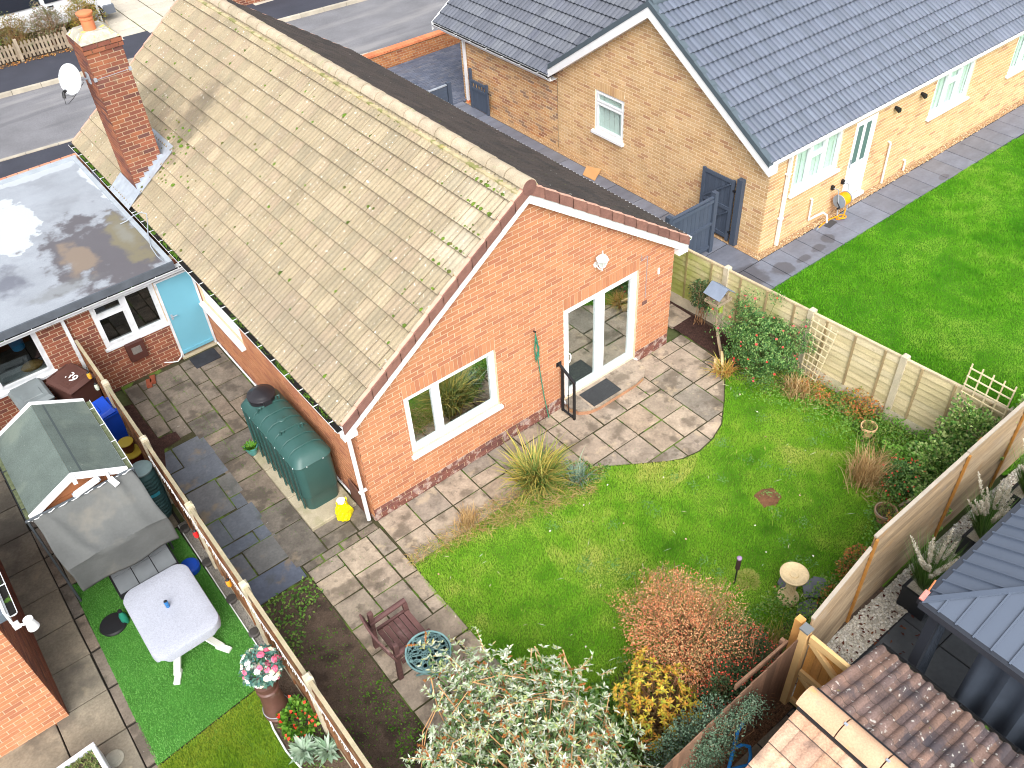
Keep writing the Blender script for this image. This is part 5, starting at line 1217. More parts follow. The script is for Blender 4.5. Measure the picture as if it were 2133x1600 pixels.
# potted plant by the tank
TEAL = mat('teal glazed pot', [(84, 150, 146)], .3, (8, .85, 1.1), spec=.5)
LEAFG = mat('fresh green leaf', [(62, 120, 28), (96, 152, 44), (128, 172, 64), (52, 96, 30)], .55, None, rnd='attr', transl=.2)
pt_ = thing('potted_plant', 'small leafy plant in a teal pot beside the green tank', 'potted plant', (-.88, 2.72, .07))
mb = MB(); mb.lathe([(.06, 0), (.10, .10), (.105, .17), (.12, .175), (.12, .195), (.10, .195), (.095, .16), (.001, .155)], (-.90, 2.72, .07), 20); mb.build('pot', TEAL, pt_, smooth=True)
n = 140; a = RNG.random(n)*6.28; r = RNG.random(n)*.07
P = np.stack([-.90+np.cos(a)*r, 2.72+np.sin(a)*r, np.full(n, .23)], 1); D = np.stack([np.cos(a)*.8, np.sin(a)*.8, RNG.uniform(.2, 1.2, n)], 1)
leaves('foliage', P, D, RNG.uniform(.07, .13, n), .05, LEAFG, pt_)
# yellow bag
bag = thing('plastic_bag', 'crumpled yellow plastic bag standing at the tank corner', 'bag', (-.36, .38, 0))
mb = MB(); vs = []; fs = []; nn = 18; prof = [(.105, 0), (.125, .05), (.12, .14), (.12, .22), (.10, .30), (.075, .36), (.085, .41), (.07, .40)]
for i, (r, z) in enumerate(prof):
    for k in range(nn):
        a = 2*math.pi*k/nn; q = r*(1+.16*math.sin(3*a+i*1.3)+.09*math.sin(7*a+i*2.1)); vs.append((-.36+q*math.cos(a)*1.15, .40+q*math.sin(a)*.8, z+.02*math.sin(5*a+i)*(i > 3)))
for i in range(len(prof)-1):
    for k in range(nn): fs.append((i*nn+k, i*nn+(k+1) % nn, (i+1)*nn+(k+1) % nn, (i+1)*nn+k))
fs.append(tuple(range(nn))[::-1]); mb.add(vs, fs)
mb.build('bag', mat('yellow printed plastic', [(250, 232, 20)], .35, (5, .9, 1.06), spots=[((206, 214, 200), 9, .62, .68, .8), ((226, 150, 40), 12, .68, .72, .7)], bump=(16, .8, .03)), bag, smooth=False)
mb = MB(); mb.lathe([(.068, .36), (.06, .43), (.075, .44), (.05, .40), (.001, .37)], (-.36, .40, 0), 9); mb.build('bag_mouth', mat('clear plastic', [(226, 232, 236)], .3, None), bag)
mb = MB(); mb.beam((-.055, .16, .26), (-.055, .66, .30), .02, .5); tag(mb.build('board', mat('brown board', [(112, 78, 66)], .85, (5, .8, 1.15))), 'brown board leaning on the wall behind the yellow bag', 'board')
# mats, step, loose bricks
st = thing('doorstep', 'rounded stone doorstep with brick edge below the patio door', 'step', (5.05, -.25, 0))
shape = [(4.2, -.003), (4.13, -.2), (4.2, -.38), (4.36, -.49), (4.6, -.53), (5.5, -.53), (5.75, -.49), (5.92, -.36), (5.97, -.2), (5.93, -.003)]
mb = MB(); mb.poly(shape, 0.002, .10); mb.build('brick_edge', mat('orange edging brick', [(178, 132, 102)], .9, (7, .75, 1.15), (50, .8, 1.2), spots=[((150, 140, 80), 5, .55, .66, .6)]), st)
cc = (5.05, -.2); big = [(cc[0]+(x-cc[0])*1.012, min(-.003, cc[1]+(y-cc[1])*1.05)) for x, y in shape]
big = big[::-1]
for a, b in ((4.0, 4.42), (4.425, 5.17), (5.175, 6.1)):
    q = clip_poly(big[::-1], [(a, -.7), (b, -.7), (b, .0), (a, .0)])
    if q: mb = MB(); mb.poly(q, .101, .132); mb.build('paving_slab', STONE, st)
mb = MB(); mb.bbox(4.47, 5.16, -.50, -.085, .134, .148, .004); tag(mb.build('doormat', mat('charcoal mat', [(56, 58, 60)], 1, (30, .8, 1.2), (160, .6, 1.5), (160, .8, .01))), 'charcoal doormat on the rounded step below the patio door', 'doormat')
mb = MB(); mb.bbox(-.70, -.16, 5.72, 6.12, .004, .02, .004); tag(mb.build('doormat', mat('black rubber mat', [(44, 46, 52)], .8, (6, .7, 1.3))), 'black doormat on the damp slabs before the blue door', 'doormat')
for i, (x, y, r) in enumerate(((-1.62, 5.92, .3), (-1.52, 5.98, .25))):
    o = thing('loose_brick', ('loose red brick by the garage wall, nearer the fence', 'loose red brick by the garage wall, nearer the blue door')[i], 'brick', (x, y, 0), 'loose bricks by the garage wall')
    mb = MB(); mb.beam((x-.03, y-.10, .035), (x+.03, y+.10, .035), .1, .066); mb.build('brick', mat('loose red brick', [(140, 74, 52)], .9, (8, .75, 1.2)), o)
# wooden armchair
BROWN = mat('reddish brown stained wood', [(96, 68, 66), (106, 76, 72), (88, 62, 60)], .7, (5, .78, 1.2), (40, .85, 1.15), None, stretch=(1, 5, 5), spots=[((140, 116, 112), 4, .58, .72, .5)])
bc = thing('wooden_armchair', 'dark brown wooden garden armchair facing the lawn', 'chair', (-1.0, -2.35, 0))
def part(nm, f, m, th, smooth=False):
    mb = MB(); f(mb); return mb.build(nm, m, th, smooth)
for x in (-1.22, -.68):
    for y in (-2.02, -2.68): part('leg', lambda q: q.beam((x-(.04 if x < -1 else -.02), y, .0), (x, y, .56 if x > -1 else .84), .06, .07), BROWN, bc)
for i in range(6): part('seat_slat', lambda q: q.box(-1.2+i*.092, -1.2+i*.092+.08, -2.63, -2.07, .40-.012*(5-i)*.4, .425-.012*(5-i)*.4), BROWN, bc)
for y in (-2.02, -2.68):
    part('armrest', lambda q: q.tube([(-1.27, y, .60), (-.66, y, .62)], .042, 10), BROWN, bc, True)
    part('apron', lambda q: q.box(-1.18, -.70, y-.02, y+.02, .32, .40), BROWN, bc)
def bk_(q, z, d):
    n = 8; vs = []
    for k in range(n+1):
        t = k/n; y = -2.74+.78*t; x = -1.30-.05*math.sin(math.pi*t)-d; zz = z+.05*math.sin(math.pi*t)
        vs += [(x, y, z-.07), (x+.03, y, z-.07), (x-.01, y, zz+.07), (x-.04, y, zz+.07)]
    fs = []
    for k in range(n): fs += [(4*k+a, 4*k+(a+1) % 4, 4*k+4+(a+1) % 4, 4*k+4+a) for a in range(4)]
    q.add(vs, fs + [(0, 1, 2, 3), (4*n+3, 4*n+2, 4*n+1, 4*n)])
part('backrest', lambda q: bk_(q, .80, .02), BROWN, bc); part('backrest', lambda q: bk_(q, .60, -.02), BROWN, bc)
# bistro table with a lattice top
VERD = mat('verdigris cast metal', [(104, 138, 140), (112, 146, 146)], .55, (9, .8, 1.2))
bt_ = thing('bistro_table', 'round teal metal garden table with lattice top half under the silver bush', 'table', (-.89, -2.98, 0))
part('rim', lambda q: q.lathe([(.30, .69), (.325, .685), (.325, .71), (.30, .705), (.30, .69)], (-.89, -2.98, 0), 40), VERD, bt_, True)
mb = MB(); rng_ = random.Random(4); cells = [(math.sqrt(rng_.random())*.3, rng_.random()*6.283) for _ in range(1)]
pts = []; k = 0
while len(pts) < 130 and k < 8000:
    k += 1; r = math.sqrt(rng_.random())*.295; a = rng_.random()*6.283; q = (r*math.cos(a), r*math.sin(a))
    if all((q[0]-p_[0])**2+(q[1]-p_[1])**2 > .036**2 for p_ in pts): pts.append(q)
for i, p_ in enumerate(pts):
    ds = sorted(((p_[0]-q[0])**2+(p_[1]-q[1])**2, j) for j, q in enumerate(pts) if j != i)[:5]
    for d, j in ds:
        if j > i and d < .075**2: mb.beam((-.89+p_[0], -2.98+p_[1], .698), (-.89+pts[j][0], -2.98+pts[j][1], .698), .009, .008)
mb.build('lattice_top', VERD, bt_)
part('pedestal', lambda q: q.lathe([(.03, .05), (.022, .2), (.035, .35), (.022, .5), (.05, .68)], (-.89, -2.98, 0), 14), VERD, bt_, True)
for k in range(4):
    a = R_(45+90*k); part('foot', lambda q: q.tube([(-.89, -2.98, .10), (-.89+.14*math.cos(a), -2.98+.14*math.sin(a), .08), (-.89+.25*math.cos(a), -2.98+.25*math.sin(a), .015)], .015, 6), VERD, bt_)
# bird bath
BATH = mat('cream cast stone', [(222, 200, 158)], .85, (6, .84, 1.08), (40, .9, 1.1), spots=[((176, 160, 120), 4, .55, .7, .5)])
bb_ = thing('bird_bath', 'cream stone bird bath on a fluted pedestal near the rear fence', 'bird bath', (3.95, -5.37, 0))
BC = (3.95, -5.37, 0)
part('pedestal', lambda q: q.lathe([(.16, 0), (.16, .06), (.12, .10), (.10, .13), (.085, .17)], BC, 20), BATH, bb_)
mb = MB(); vs = []; fs = []; nn = 40
for z, r in ((.17, .085), (.3, .075), (.45, .085), (.48, .11)):
    for k in range(nn): a = 2*math.pi*k/nn; q = r*(1-.10*(k % 2)); vs.append((BC[0]+q*math.cos(a), BC[1]+q*math.sin(a), z))
for i in range(3):
    for k in range(nn): fs.append((i*nn+k, i*nn+(k+1) % nn, (i+1)*nn+(k+1) % nn, (i+1)*nn+k))
mb.add(vs, fs); mb.build('fluted_column', BATH, bb_)
part('bowl', lambda q: q.lathe([(.10, .48), (.16, .53), (.205, .60), (.21, .63), (.195, .64), (.165, .615), (.10, .60), (.065, .60), (.06, .618), (.001, .622)], BC, 36), BATH, bb_, True)
for (x, y, r) in ((4.2, -5.25, .22), (4.35, -5.55, .25), (3.75, -5.65, .2)):
    pass
sl = MB()
for (x, y, r, a0) in ((4.22, -5.2, .24, .3), (4.42, -5.52, .26, 1.1), (4.02, -5.68, .2, .7)):
    mb = MB(); q = [(x+r*(.8+.3*random.random())*math.cos(a0+k*math.pi/3), y+r*.7*(.8+.3*random.random())*math.sin(a0+k*math.pi/3)) for k in range(6)]; mb.poly(q, -.01, .035)
    o = tag(mb.build('stone', mat('grey slate stone', [(104, 108, 116), (96, 98, 104)], .7, (6, .8, 1.15))), ('flat grey stone at the bird bath foot', 'flat grey stone nearer the rear fence', 'small flat grey stone left of the bird bath foot')[0 if x == 4.22 else 1 if x == 4.42 else 2], 'stone', 'flat stones by the bird bath')
mb = MB(); mb.lathe([(.001, 0), (.06, .02), (.08, .08), (.06, .14), (.001, .16)], (4.55, -5.85, 0), 16); tag(mb.build('glass_ball', mat('teal glass ball', [(70, 160, 150)], .1, None, spec=.7), smooth=True), 'small teal ball in the bed under the rear fence', 'garden ball')
bp = thing('garden_light', 'slim dark bollard with a lilac cap beside the autumn bush', 'garden light', (3.55, -4.68, 0))
part('stake', lambda q: q.tube([(3.55, -4.68, -.02), (3.55, -4.68, .38)], .012, 8), BLACK, bp)
part('lamp_body', lambda q: q.lathe([(.001, .38), (.036, .385), (.036, .62)], (3.55, -4.68, 0), 16), mat('dark brown tube', [(62, 44, 46)], .5, None), bp, True)
part('lamp_cap', lambda q: q.lathe([(.037, .621), (.04, .65), (.02, .668), (.001, .67)], (3.55, -4.68, 0), 16), mat('lilac cap', [(156, 130, 164)], .5, None), bp, True)
# terracotta pots in the right bed
TERP = mat('cream terracotta', [(228, 190, 142)], .85, (7, .84, 1.1)); TERP2 = mat('worn terracotta', [(186, 140, 110)], .85, (6, .75, 1.15), spots=[((104, 130, 122), 3, .5, .65, .6)])
def pot(label, x, y, r, h, m, tilt=0):
    t = thing('terracotta_pot', label, 'plant pot', (x, y, 0))
    part('pot', lambda q: q.lathe([(r*.62, 0), (r*.92, h*.8), (r*1.06, h*.8), (r*1.06, h), (r*.94, h), (r*.88, h*.82), (.001, h*.80)], (x, y, 0), 24), m, t, True)
    part('soil', lambda q: q.lathe([(r*.87, h*.84), (.001, h*.87)], (x, y, 0), 16), SOIL, t)
    n = 160; a = RNG.random(n)*6.28; rr = r*.8*np.sqrt(RNG.random(n))
    blades('sprouts', np.stack([x+np.cos(a)*rr, y+np.sin(a)*rr, np.full(n, h*.85)], 1), RNG.uniform(.03, .14, n), .012, mat('sprout', [(96, 120, 40), (150, 140, 80), (110, 150, 60)], .8, None, rnd='attr'), t)
    return t
pot('cream terracotta pot under the middle of the mossy fence', 7.66, -4.12, .135, .25, TERP); pot('worn terracotta pot close to the rear fence', 6.26, -5.42, .17, .26, TERP2)
# bird feeder on a pole
WOODG = mat('grey weathered wood', [(168, 152, 128), (156, 140, 118)], .9, (6, .8, 1.15), stretch=(1, 1, .3))
bf = thing('bird_table', 'slate roofed bird table on a crooked wooden pole by the rose bush', 'bird table', (7.38, -.98, 0))
fxx, fyy, fz = 7.50, -.66, 1.12
part('pole', lambda q: q.tube([(7.30, -1.10, .0), (7.42, -.86, .3), (7.50, -.70, .55), (fxx, fyy, 1.1)], [.035, .033, .03, .03], 8), WOODG, bf)
part('tray', lambda q: [q.box(fxx-.19, fxx+.19, fyy-.15, fyy+.15, fz, fz+.02), q.box(fxx-.19, fxx+.19, fyy-.165, fyy-.151, fz, fz+.06), q.box(fxx-.19, fxx+.19, fyy+.151, fyy+.165, fz, fz+.06), q.box(fxx-.205, fxx-.191, fyy-.165, fyy+.165, fz, fz+.06), q.box(fxx+.191, fxx+.205, fyy-.165, fyy+.165, fz, fz+.06)], WOODG, bf)
for dx in (-.13, .13):
    for dy in (-.11, .11): part('upright', lambda q: q.box(fxx+dx-.014, fxx+dx+.014, fyy+dy-.014, fyy+dy+.014, fz+.021, fz+.22), WOODG, bf)
SLR = mat('blue grey slate', [(120, 132, 150)], .5, (8, .9, 1.1))
for s in (1, -1):
    part('roof_slope', lambda q: q.beam((fxx+s*.004, fyy, fz+.36), (fxx+s*.22, fyy, fz+.19), .40, .014, (0, 0, 1)), SLR, bf)
part('gable', lambda q: q.add([(fxx-.16, fyy-.13, fz+.22), (fxx+.16, fyy-.13, fz+.22), (fxx, fyy-.13, fz+.34), (fxx-.16, fyy-.115, fz+.22), (fxx+.16, fyy-.115, fz+.22), (fxx, fyy-.115, fz+.34)], [(0, 1, 2), (5, 4, 3), (0, 3, 4, 1), (1, 4, 5, 2), (2, 5, 3, 0)]), WOODG, bf)
part('fat_ball_tube', lambda q: q.lathe([(.001, .88), (.04, .89), (.04, 1.04), (.05, 1.05), (.001, 1.07)], (fxx+.0, fyy-.09, 0), 12), mat('green feeder', [(150, 168, 70)], .6, (30, .6, 1.3)), bf)
mb = MB(); mb.beam((6.95, -1.42, .03), (7.22, -1.12, .30), .045, .03); mb.beam((6.97, -1.22, .02), (7.15, -1.1, .1), .12, .1); tag(mb.build('stake', mat('pale split wood', [(212, 186, 140)], .85, (6, .8, 1.12))), 'pale wooden stake propped against the bird table foot', 'stake')
# things on the lawn: stray clippings
p = scatter(LAWN, 2.2, [PATIO]); n = len(p); a = RNG.random(n)*6.28
leaves('grass_clippings', np.concatenate([p, RNG.uniform(.02, .05, (n, 1))], 1), np.stack([np.cos(a), np.sin(a), RNG.normal(0, .1, n)], 1), RNG.uniform(.05, .18, n), .012, mat('pale clipping', [(186, 206, 176), (206, 196, 160), (160, 186, 140)], .8, None, rnd='attr'), None, kind='stuff')
p = scatter(LAWN, 1.3, [PATIO]); n = len(p); a = RNG.random(n)*6.28
leaves('fallen_petals', np.concatenate([p, np.full((n, 1), .04)], 1), np.stack([np.cos(a), np.sin(a), 0*a], 1), RNG.uniform(.03, .05, n), .03, mat('petal', [(206, 120, 90), (240, 236, 226), (150, 96, 60)], .8, None, rnd='attr'), None, kind='stuff')

# ================================================================ RIGHT GARDEN THINGS
hr = thing('hose_reel', 'grey hose reel with orange hose on the wall by the white door', 'hose reel', (13.2, .65, .4))
ORNG = mat('orange hose', [(250, 160, 20)], .45, None); RGREY = mat('reel grey', [(140, 152, 166)], .45, None)
hc = Vector((13.22, .56, .42))
part('drum_flange', lambda q: q.tube([hc+Vector((-.14, 0, 0)), hc+Vector((-.12, 0, 0))], .165, 24), RGREY, hr); part('drum_flange', lambda q: q.tube([hc+Vector((.12, 0, 0)), hc+Vector((.14, 0, 0))], .165, 24), RGREY, hr)
part('hose_coil', lambda q: [q.tube([hc+Vector((-.1+.033*i, math.cos(t)*.14, math.sin(t)*.14)) for t in np.linspace(0, 6.283, 21)], .018, 6) for i in range(7)], ORNG, hr, True)
part('frame', lambda q: [q.tube([(13.02, .78, .72), (13.02, .60, .74), (13.05, .55, .42), (13.03, .5, .1)], .014, 6), q.tube([(13.40, .78, .72), (13.40, .60, .74), (13.39, .55, .42), (13.4, .5, .1)], .014, 6)], LEAD, hr)
part('crank', lambda q: [q.tube([hc+Vector((-.15, 0, 0)), hc+Vector((-.19, 0, 0)), hc+Vector((-.19, -.08, -.1))], .012, 6), q.tube([hc+Vector((-.19, -.08, -.1)), hc+Vector((-.27, -.08, -.1))], .022, 8)], BLACK, hr)
for x in (13.02, 13.4): part('wall_clip', lambda q: q.box(x-.03, x+.03, .72, .793, .68, .78), BLACK, hr)
ho = [(13.2, .42, .25), (13.15, .40, .1), (13.1, .42, .02), (13.02, .46, .02)] + [(13.12+.12*math.cos(t), .44+.10*math.sin(t), .018+.006*k) for k, t in enumerate(np.linspace(2.6, -3.6, 14))] + [(12.9, .58, .02), (12.65, .57, .02), (12.4, .53, .018)]
part('hose_tail', lambda q: q.tube(ho, .016, 7), ORNG, hr, True); part('hose_nozzle', lambda q: q.tube([(12.4, .53, .02), (12.32, .51, .02)], .02, 8), RGREY, hr)
mb = MB(); mb.add([(12.60, .36, .006), (12.95, .40, .006), (12.93, .56, .006), (12.58, .52, .006)], [(0, 1, 2, 3)]); mb.box(12.66, 12.88, .42, .52, .0065, .008); tag(mb.build('drain_cover', mat('drain slot', [(66, 68, 72)], .6, None)), 'square drain cover in the grey path below the white pipe', 'drain cover')
mb = MB(); mb.add([(10.1, 6.1, .01), (10.42, 6.3, .06), (10.55, 5.88, .09), (10.12, 5.66, .012), (10.1, 6.1, .016), (10.42, 6.3, .066), (10.55, 5.88, .096), (10.12, 5.66, .018)], [(0, 3, 2, 1), (4, 5, 6, 7), (0, 1, 5, 4), (1, 2, 6, 5), (2, 3, 7, 6), (3, 0, 4, 7)])
tag(mb.build('cardboard', mat('brown cardboard', [(192, 146, 98)], .9, (5, .92, 1.06))), 'flat brown cardboard sheet on the path under the gable window', 'cardboard')
mb = MB(); mb.bbox(8.95, 9.35, 3.5, 4.2, .0, .12, .03); tag(mb.build('blue_tray', mat('royal blue plastic', [(36, 66, 160)], .5, None)), 'blue plastic lid seen past the bungalow gutter', 'lid')
# ================================================================ LEFT YARD THINGS
FELT = mat('green grey roofing felt', [(92, 103, 98)], .95, (2.2, .8, 1.14), (60, .8, 1.25), (90, .5, .008), spots=[((176, 178, 166), 24, .70, .74, .6), ((120, 130, 118), 1.6, .52, .7, .5)])
SHEDW = mat('orange shed boards', [(168, 108, 72), (178, 118, 80)], .85, (4, .8, 1.15))
sh = thing('garden_shed', 'small shed with green grey felt roof and white bargeboards', 'shed', (-3.65, 2.7, 0))
sx0, sx1, sy0, sy1, se, sr_ = -4.22, -3.06, 1.88, 3.56, 1.98, 2.36
xm = (sx0+sx1)/2
for i in range(9):
    z = .02 + i*.215
    for (a, b, c, d) in ((sx0, sx1, sy0-.012, sy0+.012), (sx0, sx1, sy1-.012, sy1+.012)): part('board', lambda q: q.box(a, b, c, d, z, z+.205), SHEDW, sh)
    for (a, b, c, d) in ((sx0-.012, sx0+.012, sy0+.013, sy1-.013), (sx1-.012, sx1+.012, sy0+.013, sy1-.013)): part('board', lambda q: q.box(a, b, c, d, z, z+.205), SHEDW, sh)
for y in (sy0, sy1): part('gable', lambda q: q.add([(sx0, y-.01, 1.957), (sx1, y-.01, 1.957), (xm, y-.01, sr_-.07), (sx0, y+.01, 1.957), (sx1, y+.01, 1.957), (xm, y+.01, sr_-.07)], [(0, 1, 2), (5, 4, 3), (0, 3, 4, 1), (1, 4, 5, 2), (2, 5, 3, 0)]), SHEDW, sh)
ox0, ox1, oy0, oy1 = -4.37, -2.94, 1.76, 3.68
for (a, za, b, zb, nm) in ((ox0, 2.0, xm-.001, 2.36, 'felt_slope'), (xm+.001, 2.36, ox1, 2.0, 'felt_slope')):
    part(nm, lambda q: q.add([(a, oy0, za-.03), (b, oy0, zb-.03), (b, oy1, zb-.03), (a, oy1, za-.03), (a, oy0, za), (b, oy0, zb), (b, oy1, zb), (a, oy1, za)], [(0, 3, 2, 1), (4, 5, 6, 7), (0, 1, 5, 4), (1, 2, 6, 5), (2, 3, 7, 6), (3, 0, 4, 7)]), FELT, sh)
part('felt_lap', lambda q: q.add([(xm+.13, oy0+.001, 2.36-.09+.024), (xm+.16, oy0+.001, 2.36-.105+.024), (xm+.16, oy1-.001, 2.36-.105+.024), (xm+.13, oy1-.001, 2.36-.09+.024)], [(0, 1, 2, 3)]), mat('felt lap', [(70, 80, 80)], .9, None), sh)
for y in (oy0-.03, oy1+.005):
    for s in (1, -1):
        e = ox1+.01 if s > 0 else ox0-.01
        part('bargeboard', lambda q: q.add([(xm, y, 2.28), (e, y, 1.92), (e, y+.025, 1.92), (xm, y+.025, 2.28), (xm, y, 2.41), (e, y, 2.04), (e, y+.025, 2.04), (xm, y+.025, 2.41)], [(0, 3, 2, 1), (4, 5, 6, 7), (0, 1, 5, 4), (1, 2, 6, 5), (2, 3, 7, 6), (3, 0, 4, 7)]), WHITE, sh)
part('finial', lambda q: q.box(xm-.03, xm+.03, oy0-.05, oy0-.031, 2.2, 2.40), WHITE, sh)
gutter(sh, (ox0-.03, oy0, 1.98), (ox0-.03, oy1, 1.98), .04, mat('black gutter', [(50, 54, 58)], .5, None), mat('mossy silt', [(96, 104, 76)], 1, (20, .6, 1.3)), nb=4)
gutter(sh, (ox1+.04, oy1, 1.98), (ox1+.04, oy0, 1.98), .045, WHITEP, mat('mossy silt', [(96, 104, 76)], 1, None), nb=4)
tl = thing('tube_light', 'white tubular roll fixed under the shed gable', 'tube', (-3.45, 1.7, 2.05))
part('tube', lambda q: q.tube([(-3.72, 1.72, 2.02), (-3.36, 1.72, 2.10)], .052, 12), WHITE, tl)
for x, z in ((-3.735, 2.017), (-3.345, 2.103)): part('end_cap', lambda q: q.tube([(x-.014, 1.72, z-.003), (x+.014, 1.72, z+.003)], .045, 10), LEAD, tl)
cm = thing('security_camera', 'small white camera hanging below the right of the shed gable', 'camera', (-3.22, 1.7, 2.1))
part('mount', lambda q: q.tube([(-3.22, 1.75, 2.12), (-3.22, 1.68, 2.14), (-3.22, 1.64, 2.08)], .022, 8), WHITE, cm, True)
part('camera_body', lambda q: q.beam((-3.22, 1.66, 2.06), (-3.17, 1.55, 1.96), .07, .07), WHITE, cm)
# tarpaulin, hung from a pole before the shed over a covered fire table
TARP = mat('grey tarpaulin', [(92, 94, 93)], .75, (1.6, .8, 1.14), (24, .95, 1.05), (3, .25, .05), spots=[((134, 128, 116), 1.3, .54, .72, .45)])
tp = thing('tarpaulin', 'creased grey tarpaulin hung from the shed front over a fire table', 'tarpaulin', (-3.6, 1.2, 1.6))
nu, nv = 40, 34; vs = []
for j in range(nv+1):
    v = j/nv
    for i in range(nu+1):
        u = i/nu; xa, xb = -4.36+.10*v, -2.90+.14*v
        if v < .62: t = v/.62; y = 1.70-.72*t; z = 1.97-.48*t - .16*math.sin(math.pi*t)*math.sin(math.pi*u)*.7
        else: t = (v-.62)/.38; y = .98+.06*t+.02*math.sin(9*u); z = 1.49-.56*t
        fold = .035*math.sin(14*u+3*v)*max(0, v-.3) + .05*math.exp(-((u-.8)/.05)**2)*(1-v) + .045*math.exp(-((u+v*.55-.75)/.05)**2)*v*(1.2-v) + .03*math.exp(-((u-.1-.3*v)/.05)**2)*(v < .7)
        edge = -.03*abs(u-.5)**3*8*v
        sag = .06*math.sin(math.pi*u)*(v > .95)
        vs.append((xa+(xb-xa)*u+.012*math.sin(11*v), y-fold*.6+edge, z+fold+edge-sag))
fs = [(j*(nu+1)+i, j*(nu+1)+i+1, (j+1)*(nu+1)+i+1, (j+1)*(nu+1)+i) for j in range(nv) for i in range(nu)]
mb = MB(); mb.add(vs, fs); tpo = mb.build('sheet', TARP, tp, smooth=True)
sd_ = tpo.modifiers.new('t', 'SOLIDIFY'); sd_.thickness = .008
part('pole', lambda q: q.tube([(-4.45, 1.71, 1.99), (-2.86, 1.71, 1.98)], .022, 8), mat('dark steel', [(74, 80, 86)], .5, None), tp)
part('cord', lambda q: q.tube([(-4.42+1.55*k/24, 1.69+.015*math.sin(k*2.2), 1.985+.012*math.cos(k*2.2)) for k in range(25)], .007, 5), WHITE, tp)
for x in (-4.42, -2.88): part('leg', lambda q: q.tube([(x, 1.71, 0), (x, 1.71, 1.98)], .02, 6), mat('dark steel', [(74, 80, 86)], .5, None), tp)
ft = thing('fire_table', 'black wheeled table with grey tiles showing under the tarpaulin', 'table', (-3.4, 1.0, 0))
part('frame', lambda q: q.box(-3.9, -2.95, .90, 1.7, .44, .52), BLACK, ft)
for i in range(3):
    for j in range(2): part('tile', lambda q: q.box(-3.87+i*.303, -3.87+i*.303+.29, .93+j*.37, .93+j*.37+.36, .521, .535), mat('grey table tile', [(116, 122, 126)], .6, (4, .9, 1.1)), ft)
for x in (-3.86, -3.0):
    for y in (.94, 1.65): part('leg', lambda q: q.box(x-.025, x+.025, y-.025, y+.025, .08, .44), BLACK, ft)
for x in (-3.86, -3.0): part('wheel', lambda q: q.tube([(x-.02, .9, .05), (x+.02, .9, .05)], .05, 12), BLACK, ft)
gn = thing('watering_bottle', 'green plastic bottle standing at the tarpaulin edge', 'bottle', (-4.0, .86, 0))
part('bottle', lambda q: q.lathe([(.05, 0), (.058, .02), (.055, .18), (.03, .24), (.028, .27)], (-4.0, .86, 0), 14), mat('green bottle', [(40, 126, 104)], .4, None), gn, True)
part('cap', lambda q: q.lathe([(.032, .271), (.032, .30), (.001, .302)], (-4.0, .86, 0), 12), BLACK, gn)
mb = MB(); mb.lathe([(.20, .0), (.21, .03), (.19, .06), (.001, .07)], (-4.17, .92, 0), 20); tag(mb.build('planter_saucer', BLACK, None, True), 'round black lid on the turf below the tarpaulin', 'lid')
mb = MB(); mb.lathe([(.15, .0), (.16, .10), (.13, .14), (.001, .16)], (-2.82, 1.12, 0), 18); tag(mb.build('blue_tub', mat('blue tub', [(30, 80, 190)], .4, None), None, True), 'blue round tub peeping from the tarpaulin corner', 'tub')
# water butt
BUTT = mat('green water butt plastic', [(62, 96, 98)], .45, (3, .85, 1.12), spec=.45)
wb = thing('water_butt', 'tall ribbed green water butt between the shed and the fence', 'water butt', (-2.72, 2.55, 0))
prof = [(.16, 0)]
for i in range(13): z = .08+i*.075; prof += [(.178+.012*math.sin(math.pi*i/13), z), (.190+.012*math.sin(math.pi*i/13), z+.02), (.190+.012*math.sin(math.pi*i/13), z+.045), (.178+.012*math.sin(math.pi*i/13), z+.06)]
part('barrel', lambda q: q.lathe(prof + [(.17, 1.10), (.16, 1.12)], (-2.72, 2.55, 0), 28), BUTT, wb, True)
part('lid', lambda q: q.lathe([(.185, 1.121), (.19, 1.15), (.16, 1.175), (.03, 1.18), (.001, 1.181)], (-2.72, 2.55, 0), 28), mat('pale green lid', [(134, 158, 160)], .5, (5, .88, 1.1)), wb, True)
part('label', lambda q: [q.add([(-2.72+.205*math.cos(a), 2.55+.205*math.sin(a), z) for a in np.linspace(-2.0, -1.1, 6) for z in (.62, .69)], [(2*k, 2*k+2, 2*k+3, 2*k+1) for k in range(5)])], mat('turquoise label', [(70, 176, 200)], .5, None), wb)
# stacked glazed pots
GLZ = mat('maroon glaze', [(96, 40, 34)], .3, (5, .85, 1.15), spec=.5); GLY = mat('yellow glaze rim', [(186, 164, 60)], .35, None)
for (x, y, z, r, h, lb) in ((-2.62, 3.95, 0, .17, .36, 'large maroon glazed pot with yellow rim, under the smaller one by the fence'), (-2.64, 4.0, .361, .125, .22, 'smaller maroon glazed pot with yellow rim, stacked on top')):
    t = thing('glazed_pot', lb, 'plant pot', (x, y, z), 'maroon glazed pots by the fence')
    part('pot', lambda q: q.lathe([(r*.7, 0), (r*.95, h*.5), (r, h*.9), (r*.8, h*.9), (r*.6, h*.4), (.001, h*.38)] if z else [(r*.7, 0), (r*.95, h*.5), (r, h*.9), (r*.9, h*.99), (.001, h*.99)], (x, y, z), 24), GLZ, t, True)
    part('rim', lambda q: q.lathe([(r*.96, h*.9), (r*1.08, h*.92), (r*1.08, h*.98), (r*.92, h*1.0)], (x, y, z), 24), GLY, t, True)
mb = MB(); mb.lathe([(.10, 0), (.13, .08), (.11, .2), (.05, .27), (.07, .3), (.001, .31)], (-2.62, 3.42, .0), 9, sx=1, sy=1.2); tag(mb.build('rubbish_bag', mat('black bag', [(34, 36, 44)], .35, (8, .7, 1.3), bump=(20, 1, .03)), None, False), 'black tied bag between the glazed pots and the water butt', 'bag')
